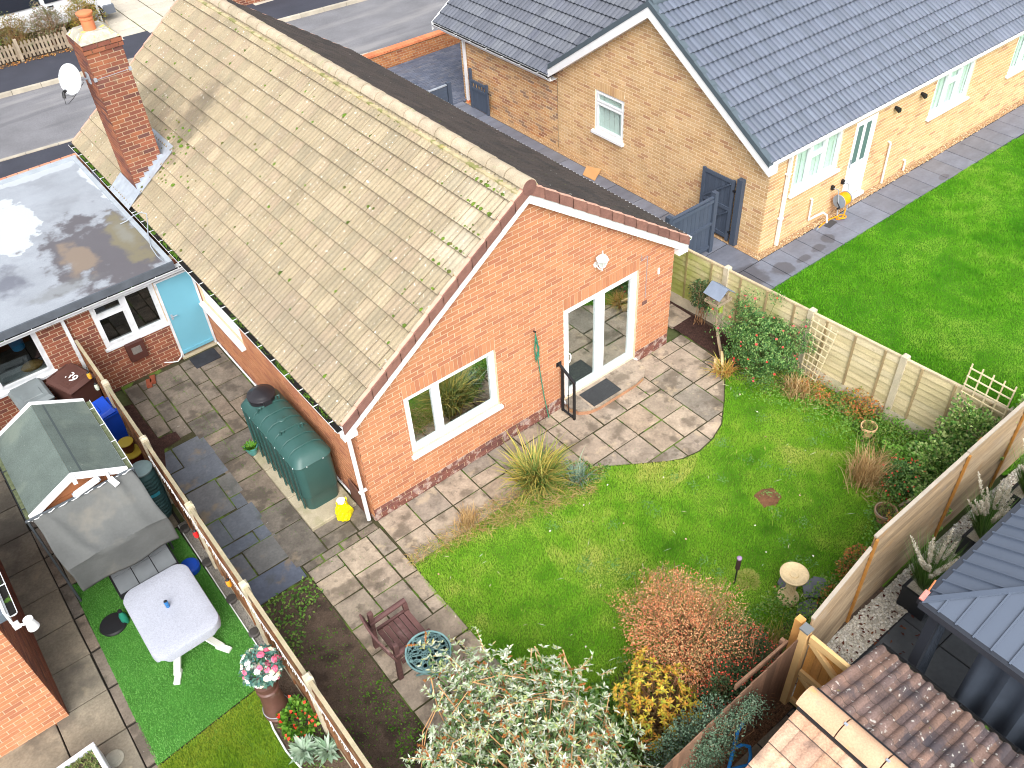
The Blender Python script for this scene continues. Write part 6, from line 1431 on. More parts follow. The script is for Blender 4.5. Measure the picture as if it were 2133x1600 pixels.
# wheelie bins
def wheelie(label, cx, cy, rz, col, lidc, num=None, h=1.0, wx=.56, wy=.66, name='wheelie_bin'):
    t = thing(name, label, 'wheelie bin', (cx, cy, 0)); c, s = math.cos(rz), math.sin(rz)
    f = lambda q: q.fr((cx, cy, 0), (c, s, 0), (-s, c, 0))
    a, b = wx/2, wy/2
    mb = f(MB()); mb.add([(-a*.82, -b*.74, .04), (a*.82, -b*.74, .04), (a*.82, b*.8, .04), (-a*.82, b*.8, .04), (-a, -b, h-.08), (a, -b, h-.08), (a, b, h-.04), (-a, b, h-.04)], [(0, 3, 2, 1), (4, 5, 6, 7), (0, 1, 5, 4), (1, 2, 6, 5), (2, 3, 7, 6), (3, 0, 4, 7)]); mb.build('body', col, t)
    mb = f(MB()); mb.box(-a-.02, a+.02, -b-.02, b+.0, h-.085, h-.05); mb.build('rim', col, t)
    mb = f(MB()); mb.add([(-a-.02, -b-.04, h-.049), (a+.02, -b-.04, h-.049), (a+.02, b-.04, h-.01), (-a-.02, b-.04, h-.01), (-a*.9, -b*.88, h+.005), (a*.9, -b*.88, h+.005), (a*.9, b*.72, h+.055), (-a*.9, b*.72, h+.055)], [(0, 3, 2, 1), (4, 5, 6, 7), (0, 1, 5, 4), (1, 2, 6, 5), (2, 3, 7, 6), (3, 0, 4, 7)]); l = mb.build('lid', lidc, t)
    mb = f(MB()); mb.add([(-a*.62, -b*.64, h+.017), (a*.62, -b*.64, h+.017), (a*.62, b*.0, h+.037), (-a*.62, b*.0, h+.037), (-a*.6, -b*.6, h+.03), (a*.6, -b*.6, h+.03), (a*.6, -b*.04, h+.05), (-a*.6, -b*.04, h+.05)], [(0, 3, 2, 1), (4, 5, 6, 7), (0, 1, 5, 4), (1, 2, 6, 5), (2, 3, 7, 6), (3, 0, 4, 7)]); mb.build('lid_panel', lidc, l)
    mb = f(MB()); mb.tube([(-a*.8, b+.04, h-.03), (a*.8, b+.04, h-.03)], .016, 8); [mb.box(x-.02, x+.02, b-.02, b+.05, h-.06, h-.02) for x in (-a*.8, 0, a*.8)]; mb.build('handle', lidc, t)
    for x in (-a*.9, a*.9): mb = f(MB()); mb.tube([(x-.025, b*.85, .09), (x+.025, b*.85, .09)], .09, 16); mb.build('wheel', BLACK, t)
    if num:
        cu = bpy.data.curves.new('bin_number', 'FONT'); cu.body = num; cu.size = .25; cu.extrude = .002; cu.align_x = 'CENTER'; cu.align_y = 'CENTER'; cu.offset = .002
        o = bpy.data.objects.new('bin_number', cu); COL.objects.link(o); o.parent = l; cu.materials.append(mat('white sticker', [(240, 240, 240)], .5, None))
        dgp = bpy.context.evaluated_depsgraph_get(); bm2 = bpy.data.meshes.new_from_object(o.evaluated_get(dgp)); bpy.data.objects.remove(o); o = link('bin_number', bm2, None, l)
        return t, l, o
    return t
BBR = mat('brown bin plastic', [(86, 58, 52)], .5, (4, .85, 1.1))
t, l, o = wheelie('brown wheelie bin with the number 39 on its lid', -2.86, 5.78, R_(-76+90+8), BBR, BBR, '39', 1.06)
rz = R_(22); nrm = Vector((0, 0, 1))
o.location = Vector((-2.86, 5.78, 1.06)) - WL[l] + Vector((math.cos(rz)*-.02 + math.sin(rz)*.10, math.sin(rz)*-.02 - math.cos(rz)*.10, .045)); o.rotation_euler = (R_(3.6), 0, rz+R_(-100))
wheelie('grey wheelie bin with a mossy lid below the garage window', -3.57, 5.85, R_(4), mat('grey bin plastic', [(96, 104, 108)], .55, (3, .8, 1.15), spots=[((120, 120, 90), 5, .62, .72, .5)]), mat('grey bin lid', [(118, 126, 128)], .5, (3, .8, 1.15), spots=[((120, 120, 90), 5, .62, .72, .5)]), None, 1.04)
BBL = mat('blue bin plastic', [(24, 76, 196)], .4, (4, .88, 1.1))
wheelie('bright blue wheelie bin between the shed and the fence', -2.74, 4.62, R_(-86), BBL, BBL, None, 1.0, .48, .5)
# white edging and drum lights beside the turf
part('edging_strip', lambda q: q.box(-2.63, -2.615, -1.36, 2.1, -.03, .03), WHITE, None)['kind'] = 'structure'
mb = MB(); mb.tube([(-2.86, -1.46, .02), (-2.98, -1.8, .03), (-3.04, -2.2, .02), (-3.05, -2.6, .03), (-2.97, -3.2, .03), (-2.95, -5.8, .03)], .014, 6); tag(mb.build('lawn_edging', WHITE), 'wavy white edging strip along the flower border', 'edging')
DRUM = mat('dark stone drum', [(82, 78, 76)], .6, (9, .8, 1.2))
for i, (y, lb) in enumerate(((1.95, 'dark drum light beside the tarpaulin corner'), (1.05, 'second dark drum light from the tarpaulin, on the gravel strip'), (.14, 'third dark drum light from the tarpaulin, on the gravel strip'), (-.64, 'dark drum light nearest the artificial flowers'))):
    if i == 0:
        d0 = thing('garden_light', lb, 'garden light', (-2.56, y, 0), 'drum lights on the gravel strip')
        part('drum', lambda q: q.lathe([(.075, -.01), (.085, .01), (.085, .05), (.07, .06)], (-2.56, y, 0), 20), DRUM, d0, True)
        part('lens', lambda q: q.lathe([(.066, .061), (.06, .078), (.001, .082)], (-2.56, y, 0), 20), mat('smoked lens', [(70, 68, 66)], .3, None), d0, True)
    else: dup(d0, (-2.56, y, 0), 0, lb)
# icicle lights along the left fence top
sl_t = thing('string_lights', 'white icicle string lights draped along the left face of the fence', 'string lights', (-2.53, -1, 1.4))
mb = MB(); mb2 = MB(); y = 2.4; prevq = None
pts = []
while y > -6.3:
    pts.append((-2.535, y, 1.44+.02*math.sin(y*9))); y -= .10
mb.tube(pts, .005, 4)
for q in pts:
    for k in range(2):
        a = (q[0]-.006, q[1]+random.uniform(-.05, .05), q[2]-random.uniform(.05, .16)); mb.tube([q, a], .0035, 4); mb2.lathe([(.001, -.016), (.008, 0), (.001, .016)], a, 5)
mb.build('wire', WHITE, sl_t); mb2.build('bulbs', WHITE, sl_t, kind='stuff')
for y, c, lb in ((5.35, (232, 176, 60), 'amber hanging bird feeder on the fence near the garage'), (4.95, (214, 224, 200), 'pale hanging bird feeder on the fence below the amber one'), (.62, (214, 40, 40), 'small red hanging ornament on the lit fence'), (-.52, (232, 150, 40), 'small orange hanging ornament on the lit fence')):
    o = thing('hanging_ornament', lb, 'ornament', (-2.56, y, 1.2))
    part('ornament_body', lambda q: q.lathe([(.001, 1.14), (.035, 1.16), (.04, 1.22), (.03, 1.28)], (-2.58, y, 0), 12, sy=1.3), mat('ornament %d' % c[1], [c], .4, (20, .8, 1.2)), o, True)
    part('ornament_cap', lambda q: q.lathe([(.032, 1.281), (.02, 1.30), (.001, 1.31)], (-2.58, y, 0), 10), BLACK, o, True)
    part('hanger', lambda q: q.tube([(-2.58, y, 1.31), (-2.56, y, 1.40), (-2.51, y, 1.44)], .004, 4), BLACK, o)
# white plastic table with cloth
CLOTH = mat('white woven cloth', [(166, 170, 182)], .85, (2, .94, 1.04), (70, .8, 1.18), (120, .5, .004))
PLASTW = mat('white garden plastic', [(228, 232, 226)], .4, (3, .9, 1.05))
wt = thing('garden_table', 'white plastic garden table standing on the artificial turf', 'table', (-3.39, .03, 0))
part('table_top', lambda q: q.poly(rrect(-3.83, -2.95, -.62, .68, .14), .68, .715), PLASTW, wt)
for (sy, s2_) in ((-1, 1), (1, -1)):
    for sx_ in (-1, 1):
        part('leg', lambda q: q.beam((-3.39+sx_*.05, .03+sy*.30, .62), (-3.39+sx_*.36, .03+sy*.56, .0), .10, .035), PLASTW, wt)
        part('foot', lambda q: q.beam((-3.39+sx_*.30, .03+sy*.50, .02), (-3.39+sx_*.42, .03+sy*.70, .02), .09, .04), PLASTW, wt)
    part('leg_panel', lambda q: q.box(-3.46, -3.32, .03+sy*.30-.02, .03+sy*.30+.02, .35, .679), PLASTW, wt)
mb = MB(); base = rrect(-3.88, -2.90, -.66, .73, .17, 7); base = [(x+(.05 if False else 0), y) for x, y in base]; n = len(base); rings = []
bow = lambda x, y, e: (-3.39+(x+3.39)*(1+e+.06*(1-((y-.03)/.7)**2)), .03+(y-.03)*(1+e+.05*(1-((x+3.39)/.5)**2)))
for e, z in ((-.30, .722), (-.02, .722), (.0, .715), (.012, .69), (.015, .60)):
    rings.append([(*bow(x, y, e), z + (.03*math.sin(k*1.3)+.02*math.sin(k*.7) if z < .65 else 0)) for k, (x, y) in enumerate(base)])
mb.add([q for r in rings for q in r], [(i*n+k, (i+1)*n+k, (i+1)*n+(k+1) % n, i*n+(k+1) % n) for i in range(4) for k in range(n)] + [tuple(range(n))])
tag(mb.build('tablecloth', CLOTH, None, True), 'white woven cloth lying over the plastic garden table', 'tablecloth')
cn = thing('drink_can', 'blue can standing in the middle of the white tablecloth', 'can', (-3.40, .08, .722))
part('can_body', lambda q: q.lathe([(.026, .723), (.03, .73), (.03, .85), (.026, .86)], (-3.40, .08, 0), 16), mat('blue can', [(44, 110, 170)], .35, (30, .7, 1.3)), cn, True)
part('can_top', lambda q: q.lathe([(.026, .861), (.022, .864), (.001, .862)], (-3.40, .08, 0), 16), BLACK, cn)
# chimney pot planter with artificial flowers
CPOT = mat('brown glazed stoneware', [(92, 64, 56)], .4, (5, .8, 1.2), spots=[((124, 104, 96), 4, .6, .72, .5)], spec=.45)
cp = thing('chimney_pot_planter', 'tall brown chimney pot used as a planter by the left fence', 'planter', (-2.86, -1.98, 0))
part('pot', lambda q: q.lathe([(.185, 0), (.19, .05), (.17, .07), (.17, .10), (.185, .12), (.18, .14), (.165, .16), (.14, .55), (.135, .60), (.155, .62), (.155, .66), (.135, .68), (.13, .74), (.155, .76), (.155, .82), (.12, .83), (.11, .70), (.001, .69)], (-2.86, -1.98, 0), 28), CPOT, cp, True)
part('collar', lambda q: q.lathe([(.186, .121), (.19, .128), (.186, .136)], (-2.86, -1.98, 0), 28), LEAD, cp, True)
fb = thing('artificial_flowers', 'ball of pink and white artificial roses with blue green leaves', 'flowers', (-2.80, -1.86, .98))
FC = (-2.80, -1.86, .98)
P, D = shell(700, FC, (.24, .27, .19), .75, .5, .1, 2)
leaves('foliage', P, D+RNG.normal(0, .5, P.shape), RNG.uniform(.04, .09, len(P)), .045, mat('blue green leaf', [(60, 112, 108), (100, 140, 130), (50, 92, 72), (150, 180, 160)], .6, None, rnd='attr'), fb)
ROSEM = [mat('pink rose', [(228, 96, 130), (238, 130, 156)], .7, None), mat('white rose', [(246, 242, 238)], .7, None), mat('cream rose', [(244, 226, 196)], .7, None)]
P, D = shell(75, FC, (.25, .28, .20), .95, .55, .05, 2)
for i, (q, d) in enumerate(zip(P[:60], D[:60])):
    mb = MB(); r = random.uniform(.04, .058)
    for k in range(3): mb.lathe([(.001, -r*.3), (r*(1-.28*k), r*(.0+.18*k)), (r*(.92-.28*k), r*(.25+.2*k)), (r*(.6-.2*k), r*(.2+.2*k)), (.001, r*.1)], (0, 0, 0), 8)
    ob_ = mb.build('rose', ROSEM[(0, 1, 1, 0, 2)[i % 5]], fb); ob_.location = Vector(q) - WL[fb]; ob_.data.transform(Matrix.Translation(WL[fb])); ob_.rotation_euler = Vector(d).to_track_quat('Z', 'Y').to_euler()
# white trough
tr_ = thing('trough', 'white ceramic trough planted with herbs on the flags', 'planter', (-5.22, -1.2, 0))
tz, tm = .36, mat('white ceramic', [(226, 228, 236)], .3, (4, .92, 1.04))
c, s = math.cos(R_(4)), math.sin(R_(4)); F = lambda: MB().fr((-5.26, -1.22, 0), (c, s, 0), (-s, c, 0))
for a in ((-.26, .26, .17, .23), (-.26, .26, -.30, -.24)): mb = F(); mb.bbox(*a, 0, tz, .012); mb.build('side_wall', tm, tr_)
for a in ((-.26, -.20, -.239, .169), (.20, .26, -.239, .169)): mb = F(); mb.bbox(*a, 0, tz, .012); mb.build('side_wall', tm, tr_)
mb = F(); mb.box(-.2, .2, -.239, .169, .02, .29); mb.build('soil', SOIL, tr_)
n = 420; P = np.stack([RNG.uniform(-5.45, -5.07, n), RNG.uniform(-1.44, -1.06, n), np.full(n, .29)], 1); D = RNG.normal(0, .6, (n, 3)); D[:, 2] = RNG.uniform(.3, 1.2, n)
leaves('foliage', P, D, RNG.uniform(.03, .10, n), .02, mat('herb leaf', [(96, 110, 60), (130, 130, 80), (84, 120, 50), (150, 140, 100)], .7, None, rnd='attr'), tr_)
mb = MB(); mb.lathe([(.13, -.008), (.13, .004), (.115, .012), (.085, .006), (.08, .012), (.001, .014)], (-4.92, -1.15, 0), 28); tag(mb.build('stone_disc', mat('pale stone disc', [(156, 152, 138)], .9, (9, .8, 1.15)), None, True), 'round stone disc let into the path beside the white trough', 'stone disc')

# ================================================================ BEHIND THE REAR FENCE: gazebo, planters, tiled outbuilding
GZ = mat('charcoal steel', [(48, 52, 60)], .4, None, spec=.5)
GZR = mat('charcoal roof panel', [(82, 92, 108), (86, 96, 112)], .38, (1.4, .95, 1.05), spec=.5)
gz = thing('gazebo', 'dark steel gazebo with ribbed hip roof and drawn dark curtains', 'gazebo', (5.5, -9, 0))
ax, bx, ay, by, gz0, gz1 = 3.70, 7.5, -10.9, -7.13, 2.2, 3.05
am, bm_ = (ax+bx)/2, (ay+by)/2
for x in (ax+.18, bx-.18):
    for y in (ay+.18, by-.18): part('post', lambda q: q.box(x-.06, x+.06, y-.06, y+.06, 0, 2.12), GZ, gz)
corn = [(ax, by), (bx, by), (bx, ay), (ax, ay)]
for i in range(4):
    (x0_, y0_), (x1_, y1_) = corn[i], corn[(i+1) % 4]; a_ = Vector((x0_, y0_, gz0)); b_ = Vector((x1_, y1_, gz0)); ap = Vector((am, bm_, gz1))
    n_ = 17
    for k in range(n_):
        t0, t1 = k/n_, (k+1)/n_; p0, p1 = a_+(b_-a_)*t0, a_+(b_-a_)*t1
        up_ = lambda t: (a_+(b_-a_)*t) + (ap-(a_+b_)/2)*min(2*t, 2-2*t)
        q0, q1 = up_(t0), up_(t1)
        part('roof_panel', lambda q: q.add([p0, p1, q1, q0] if 0 < k < n_-1 else ([p0, p1, q1] if k == 0 else [p0, p1, q0]), [tuple(range(4 if 0 < k < n_-1 else 3))]), GZR, gz)
        if k: part('seam', lambda q: q.beam(p0+Vector((0, 0, .012)), q0+Vector((0, 0, .012)), .02, .03), GZR, gz)
    part('hip_cap', lambda q: q.beam(a_+Vector((0, 0, .02)), ap+Vector((0, 0, .02)), .07, .03), GZR, gz)
    part('eaves_trim', lambda q: q.beam(a_+Vector((0, 0, -.04)), b_+Vector((0, 0, -.04)), .09, .10), GZ, gz)
CURT = mat('dark mesh curtain', [(60, 68, 80)], .7, (3, .85, 1.15))
def curtain(p0, p1, z0, z1, nw, amp=.05):
    p0, p1 = Vector(p0), Vector(p1); d = (p1-p0); nn = Vector((d.y, -d.x, 0)).normalized(); n = nw*6; vs = []
    for k in range(n+1):
        t = k/n; q = p0+d*t
        for z, am_ in ((z0, 1.3), (z0*.5+z1*.5, .9), (z1, .5)): o_ = nn*amp*am_*math.sin(t*nw*6.28)*(1+.3*math.sin(k)); vs.append((q.x+o_.x, q.y+o_.y, z))
    return vs, [(3*k+j, 3*k+3+j, 3*k+4+j, 3*k+1+j) for k in range(n) for j in range(2)]
for a_, b_, nw in (((ax+.16, -7.9, 0), (ax+.16, -10.6, 0), 9), ((ax+.35, by-.2, 0), (ax+.62, by-.2, 0), 4), ((bx-.9, by-.18, 0), (bx-.3, by-.18, 0), 4)):
    v_, f_ = curtain(a_, b_, .03, 2.05, nw); part('curtain', lambda q: q.add(v_, f_), CURT, gz, True)
ds = thing('brush', 'old red paintbrush lying on the gazebo roof corner', 'brush', (3.73, -7.12, 2.24))
part('brush_handle', lambda q: q.tube([(3.83, -7.12, 2.27), (4.0, -7.10, 2.31)], .012, 6), mat('wood handle', [(176, 110, 70)], .7, None), ds)
part('brush_head', lambda q: q.beam((3.68, -7.13, 2.245), (3.829, -7.12, 2.268), .06, .03), mat('brush head', [(206, 130, 120)], .8, (30, .7, 1.3)), ds)
# pampas planters
PAMP = mat('pampas blade', [(104, 152, 66), (140, 178, 96), (84, 130, 54), (168, 194, 134)], .7, None, rnd='attr', transl=.2)
PLUME = mat('pampas plume', [(226, 220, 200), (240, 236, 222), (206, 198, 174)], .9, None, rnd='attr', transl=.2)
BOX = mat('charcoal planter', [(46, 50, 56)], .45, None)
for (x, y, lb) in ((5.30, -6.66, 'pampas grass in a charcoal box planter at the gazebo corner'), (6.75, -6.72, 'pampas grass in a charcoal box planter, second from the gazebo corner'), (8.05, -6.70, 'pampas grass in a charcoal box planter farthest from the gate')):
    t = thing('pampas_planter', lb, 'planter', (x, y, 0), 'pampas grass planters along the gravel')
    part('planter_box', lambda q: [q.box(x-.21, x+.21, y-.21, y+.21, 0, .40), q.box(x-.22, x-.18, y-.22, y+.22, .401, .44), q.box(x+.18, x+.22, y-.22, y+.22, .401, .44), q.box(x-.179, x+.179, y-.22, y-.18, .401, .44), q.box(x-.179, x+.179, y+.18, y+.22, .401, .44)], BOX, t)
    part('pebble_top', lambda q: q.box(x-.178, x+.178, y-.178, y+.178, .402, .415), mat('pale pebbles', [(206, 200, 186)], .9, (50, .6, 1.3)), t)
    n = 900; a = RNG.random(n)*6.28; r = .05*np.sqrt(RNG.random(n)); l_ = RNG.uniform(.35, .85, n)
    P = np.stack([x+np.cos(a)*r, y+np.sin(a)*r, np.full(n, .41)], 1)
    D = np.stack([np.cos(a), np.sin(a)], 1); blades('foliage', P, l_, .016, PAMP, t, .55, None, None, D)
    Ps, Ds, Ls = [], [], []
    for k in range(22):
        a0 = random.uniform(0, 6.28); ln = random.uniform(.75, 1.15); le_ = random.uniform(.12, .5)
        for m_ in range(110):
            tt = random.uniform(.62, 1.0); w_ = (1-abs(tt-.78)/.26)*.5
            b0 = Vector((x+math.cos(a0)*le_*tt**1.5, y+math.sin(a0)*le_*tt**1.5, .41+ln*tt*.95))
            Ps.append(b0); a1 = random.uniform(0, 6.28); Ds.append((math.cos(a1)*.7+math.cos(a0)*.3, math.sin(a1)*.7+math.sin(a0)*.3, random.uniform(.3, 1.0))); Ls.append(.055*(.5+max(0, w_)))
    leaves('plumes', np.array([tuple(q) for q in Ps]), np.array(Ds), np.array(Ls), .014, PLUME, t)
p = scatter([(2.8, -6.25), (8.5, -6.2), (8.5, -7.2), (2.8, -7.2)], 60); n = len(p); a = RNG.random(n)*6.28
leaves('fallen_leaves', np.concatenate([p, RNG.uniform(.012, .03, (n, 1))], 1), np.stack([np.cos(a), np.sin(a), RNG.normal(0, .15, n)], 1), RNG.uniform(.03, .09, n), RNG.uniform(.02, .04, n), mat('fallen leaf', [(84, 40, 36), (110, 56, 40), (66, 36, 34), (140, 84, 50)], .7, None, rnd='attr'), None, kind='stuff')
# tiled outbuilding
ob = thing('outbuilding', 'small outbuilding with weathered clay roman tiles and a pale ridge', 'outbuilding', (1.75, -9, 0))
rx_, rzz, ox, oz = 1.72, 2.12, 3.28, 1.50; s_ = (rzz-oz)/(ox-rx_); fy0 = -7.02
part('wall', lambda q: q.box(.5, 3.05, -12, -7.2, -.05, 1.5), BRICKD, ob); part('gable', lambda q: q.add([(.5, -7.2, 1.5), (3.05, -7.2, 1.5), (rx_, -7.2, 2.03)], [(0, 1, 2)]), BRICKD, ob)
rr = MB(); rr.add([(rx_, fy0, rzz-.05), (ox, fy0, oz-.05), (ox, -12, oz-.05), (rx_, -12, rzz-.05)], [(0, 1, 2, 3)]); rr.add([(rx_, fy0, rzz-.05), (rx_-1.56, fy0, oz-.05), (rx_-1.56, -12, oz-.05), (rx_, -12, rzz-.05)], [(0, 3, 2, 1)])
orf = rr.build('roof', ROOFU, ob)
CLAY = mat('weathered clay tile', [(132, 108, 98), (124, 103, 96), (116, 99, 96), (140, 113, 100), (108, 94, 94)], .9, (3.0, .6, 1.22), (44, .72, 1.28), (50, .6, .012), spots=[((66, 66, 74), 2.2, .5, .66, .7), ((206, 204, 196), 15, .62, .68, .8), ((124, 132, 40), 8, .71, .75, .85)],
           blobs=[(1.9, -6.9, .9, .5, (186, 144, 120), .5, .8)])
CLAYP = mat('pale clay tile', [(206, 166, 138), (196, 154, 126), (186, 146, 122), (176, 134, 112), (212, 176, 148), (160, 126, 110)], .9, (3.4, .72, 1.16), (44, .76, 1.2), (50, .6, .012), spots=[((104, 92, 88), 2.4, .55, .7, .5), ((120, 128, 40), 9, .73, .76, .8)])
c_, sn_ = 1/math.hypot(1, s_), s_/math.hypot(1, s_); sl5 = (ox-rx_)/c_
prm = [(0, .0), (.02, .03), (.045, .048), (.075, .052), (.105, .044), (.13, .022), (.145, .004), (.19, .0), (.235, .002), (.25, .02), (.275, .044), (.305, .052), (.335, .046), (.36, .026), (.375, .006), (.41, .0), (.45, .0)]
prm = [(u*.72, h*.62) for u, h in prm]
tiled_slope(orf, (ox, fy0, oz-.02), (0, -1, 0), (-c_, 0, sn_), (sn_, 0, c_), 15, 5, .324, sl5/5, prm, .03, CLAY, 100, 5.0, half=False, jit=.004, em=CEDGE)
tiled_slope(orf, (rx_-1.56, fy0, oz-.02), (0, -1, 0), (c_, 0, sn_), (-sn_, 0, c_), 16, 5, .324, sl5/5, [(u, h*.35) for u, h in prm], .03, CLAYP, 100, 5.0, half=True, jit=.004, em=CEDGE)
RDG = mat('sandy ridge tile', [(204, 164, 132), (210, 172, 140), (198, 158, 128)], .88, (3, .86, 1.1), (50, .86, 1.14), (50, .4, .01), spots=[((226, 186, 96), 3.2, .58, .72, .5), ((170, 150, 130), 6, .64, .74, .5)])
y = fy0+.04; k = 0
while y > -12:
    mb = MB(); n = 10; vs = []
    for yy_ in (y, y-.505):
        for i in range(n+1): t_ = math.pi*(.08+.84*i/n); vs.append((rx_+math.cos(t_)*.165, yy_, rzz-.055+math.sin(t_)*.15))
        for i in range(n+1): t_ = math.pi*(.08+.84*(n-i)/n); vs.append((rx_+math.cos(t_)*.14, yy_, rzz-.055+math.sin(t_)*.125))
    M_ = 2*(n+1); mb.add(vs, [(i, (i+1) % M_, M_+(i+1) % M_, M_+i) for i in range(M_)] + [tuple(range(M_)), tuple(range(M_, 2*M_))[::-1]]); rt_ = mb.build('ridge_tile', RDG, orf, True)
    part('ridge_clip', lambda q: q.beam((rx_, y-.5, rzz+.088+.012), (rx_, y-.545, rzz+.088+.012), .03, .012), LEAD, rt_)
    y -= .52; k += 1
part('dry_ridge_strip', lambda q: [q.beam((rx_-.17, fy0, rzz-.035), (rx_-.17, -12, rzz-.035), .04, .03), q.beam((rx_+.17, fy0, rzz-.035), (rx_+.17, -12, rzz-.035), .04, .03)], BLACK, orf)
gutter(ob, (ox+.04, -12, oz-.02), (ox+.04, fy0, oz-.02), .055, BLACK, GUTIN, nb=7)
# blue trolley by the dark fence
BLUEM = mat('blue powder coat', [(36, 128, 204)], .4, None)
tb = thing('hand_truck', 'blue tubular hand truck leaning by the dark close board fence', 'hand truck', (1.35, -6.5, 0))
part('frame', lambda q: [q.tube([(1.15, -6.62, .05), (1.22, -6.58, .55), (1.30, -6.53, .78), (1.40, -6.48, .86), (1.52, -6.45, .87)], .024, 8), q.tube([(1.42, -6.74, .05), (1.45, -6.7, .5), (1.44, -6.66, .68), (1.36, -6.6, .74), (1.27, -6.56, .72)], .022, 8), q.tube([(1.18, -6.6, .3), (1.43, -6.72, .3)], .018, 8)], BLUEM, tb, True)
part('grip', lambda q: q.tube([(1.521, -6.45, .87), (1.62, -6.43, .86)], .028, 8), BLACK, tb, True)
# ================================================================ STREET BEHIND
ROAD = mat('worn road asphalt', [(118, 118, 122)], .92, (.9, .82, 1.14), (26, .84, 1.16), (60, .5, .01), spots=[((150, 148, 148), .35, .5, .68, .55, (.5, 3.5, 1)), ((92, 92, 96), .5, .55, .7, .5, (.5, 4, 1))])
PAVE = mat('new dark asphalt', [(58, 60, 70)], .85, (1.2, .85, 1.15), (40, .85, 1.2), (60, .5, .008), spots=[((92, 92, 98), 1.4, .64, .76, .4)])
KERB = mat('concrete kerb', [(180, 172, 156), (168, 160, 146), (188, 180, 164)], .92, (3, .8, 1.12))
kn = lambda x: 18.05 - .1*x
kf = lambda x: 22.78 - .095*x
fp = lambda x: 25.05 - .09*x
X0, X1 = -40, 60
def strip(name, f0, f1, z, m):
    mb = MB(); mb.sheet([(X0, f0(X0)), (X1, f0(X1)), (X1, f1(X1)), (X0, f1(X0))], z); return structure(name, mb, m)
mb = MB(); mb.sheet([(X0, 11.78), (8.0, 11.78), (8.0, 15.6), (X1, 15.0), (X1, kn(X1)), (X0, kn(X0))], -.055); structure('pavement', mb, PAVE)
strip('road', kn, kf, -.10, ROAD)
strip('pavement', kf, fp, .0, PAVE)
for nm, f, z0, z1 in (('kerb', kn, -.12, -.035), ('kerb', kf, -.12, .025)):
    mb = MB(); mb.sheet([(X0, f(X0)-.001), (X1, f(X1)-.001), (X1, f(X1)+.002), (X0, f(X0)+.002)], -.098); kr = structure(nm, mb, KERB)
    x = -6.
    while x < 17:
        mb = MB().fr((x, f(x), 0), Vector((1, -.098, 0)).normalized(), Vector((.098, 1, 0)).normalized()); mb.box(.005, .905, -.07, .07, z0, z1+random.uniform(-.004, .004)); mb.build('kerbstone', KERB, kr); x += .91
# block paving and the front wall of the buff bungalow
BLOCK = mat('grey block paver', [(96, 102, 118), (86, 92, 108), (106, 110, 122), (78, 86, 104), (98, 100, 110)], .75, (2.5, .85, 1.12), (40, .9, 1.1), spots=[((150, 140, 124), 3, .66, .78, .35)])
mb = MB(); mb.sheet([(8.0, 11.76), (17, 11.76), (17, 15.5), (8.0, 15.5)], -.03); bp_ = structure('driveway', mb, mat('sand joint', [(96, 90, 84)], 1, None))
cand = []
for j in range(36):
    for i in range(34):
        x, y = 8.6+i*.21-(.105 if j % 2 else 0), 11.78+j*.1045
        if x+.2 < 14.6 and y+.1 < 15.5: cand.append((x, y))
cand.sort(key=lambda q: (Vector((*q, 0))-CAM).length)
vis = [q for q in cand if not (q[0] > 10.6 and q[1] < 11.95)]
m0 = MB(); m0.bbox(.003, .207, .003, .101, -.05, 0, .006); me0 = m0.mesh('paver'); me0.materials.append(BLOCK)
for q in vis[:300]: o = link('paver', me0, None, bp_); o.location = (q[0], q[1], random.uniform(-.002, .002))
mb = MB()
for q in vis[300:]: mb.box(q[0]+.003, q[0]+.207, q[1]+.003, q[1]+.101, -.03, random.uniform(-.002, .002))
mb.build('pavers', BLOCK, bp_, kind='stuff')
fw_ = thing('garden_wall', 'low brick front wall with an orange coping along the dark pavement', 'wall', (13, 15.6, 0))
WB = mat('front wall brick', [(166, 108, 70), (150, 94, 62), (178, 122, 78), (136, 84, 60)], .9, (3, .85, 1.1), (90, .85, 1.15))
brickwall(fw_, 'wall_body', (8.6, 15.55, 0), (1, -.02, 0), (-.02, -1, 0), 8.5, lambda u: .46, (), -.06, MORTARD, WB, 60, thick=.2, pitch=.23, course=.078)
mb = MB()
for i in range(74): mb.box(8.6+i*.115, 8.6+i*.115+.106, 15.50-i*.0023, 15.78-i*.0023, .462, .53)
mb.build('coping_bricks', mat('orange coping', [(206, 124, 84), (216, 136, 94), (196, 114, 78)], .9, (4, .88, 1.1)), fw_, kind='stuff')
# far side: picket fence, shrubs, van, concrete drive
PICK = mat('weathered picket', [(150, 136, 116), (166, 152, 132), (138, 124, 106)], .92, (6, .75, 1.15), spots=[((110, 120, 84), 3, .58, .72, .45)])
pf = thing('picket_fence', 'weathered grey picket fence across the street under the shrubs', 'fence', (1, 25.2, 0))
x = -4.2; i = 0
while x < 4.5:
    y = 25.28-.09*x+.0; h = .62+random.uniform(-.015, .015)
    if i % 13 == 6:
        mb = MB(); mb.box(x-.05, x+.05, y-.05, y+.05, -.05, .72); mb.build('post', PICK, pf)
    else:
        mb = MB(); mb.add([(x, y-.012, .05), (x+.075, y-.012, .05), (x+.075, y+.008, .05), (x, y+.008, .05), (x, y-.012, h-.04), (x+.075, y-.012, h-.04), (x+.075, y+.008, h-.04), (x, y+.008, h-.04), (x+.037, y-.012, h), (x+.037, y+.008, h)],
                         [(0, 3, 2, 1), (0, 1, 5, 8, 4), (1, 2, 6, 5), (2, 3, 7, 9, 6), (3, 0, 4, 7), (4, 8, 9, 7), (8, 5, 6, 9)]); mb.build('picket', PICK, pf)
    x += .125; i += 1
for z in (.18, .45): mb = MB(); mb.beam((-4.2, 25.28+.378+.03, z), (4.5, 25.28-.405+.03, z), .03, .07); mb.build('rail', PICK, pf)
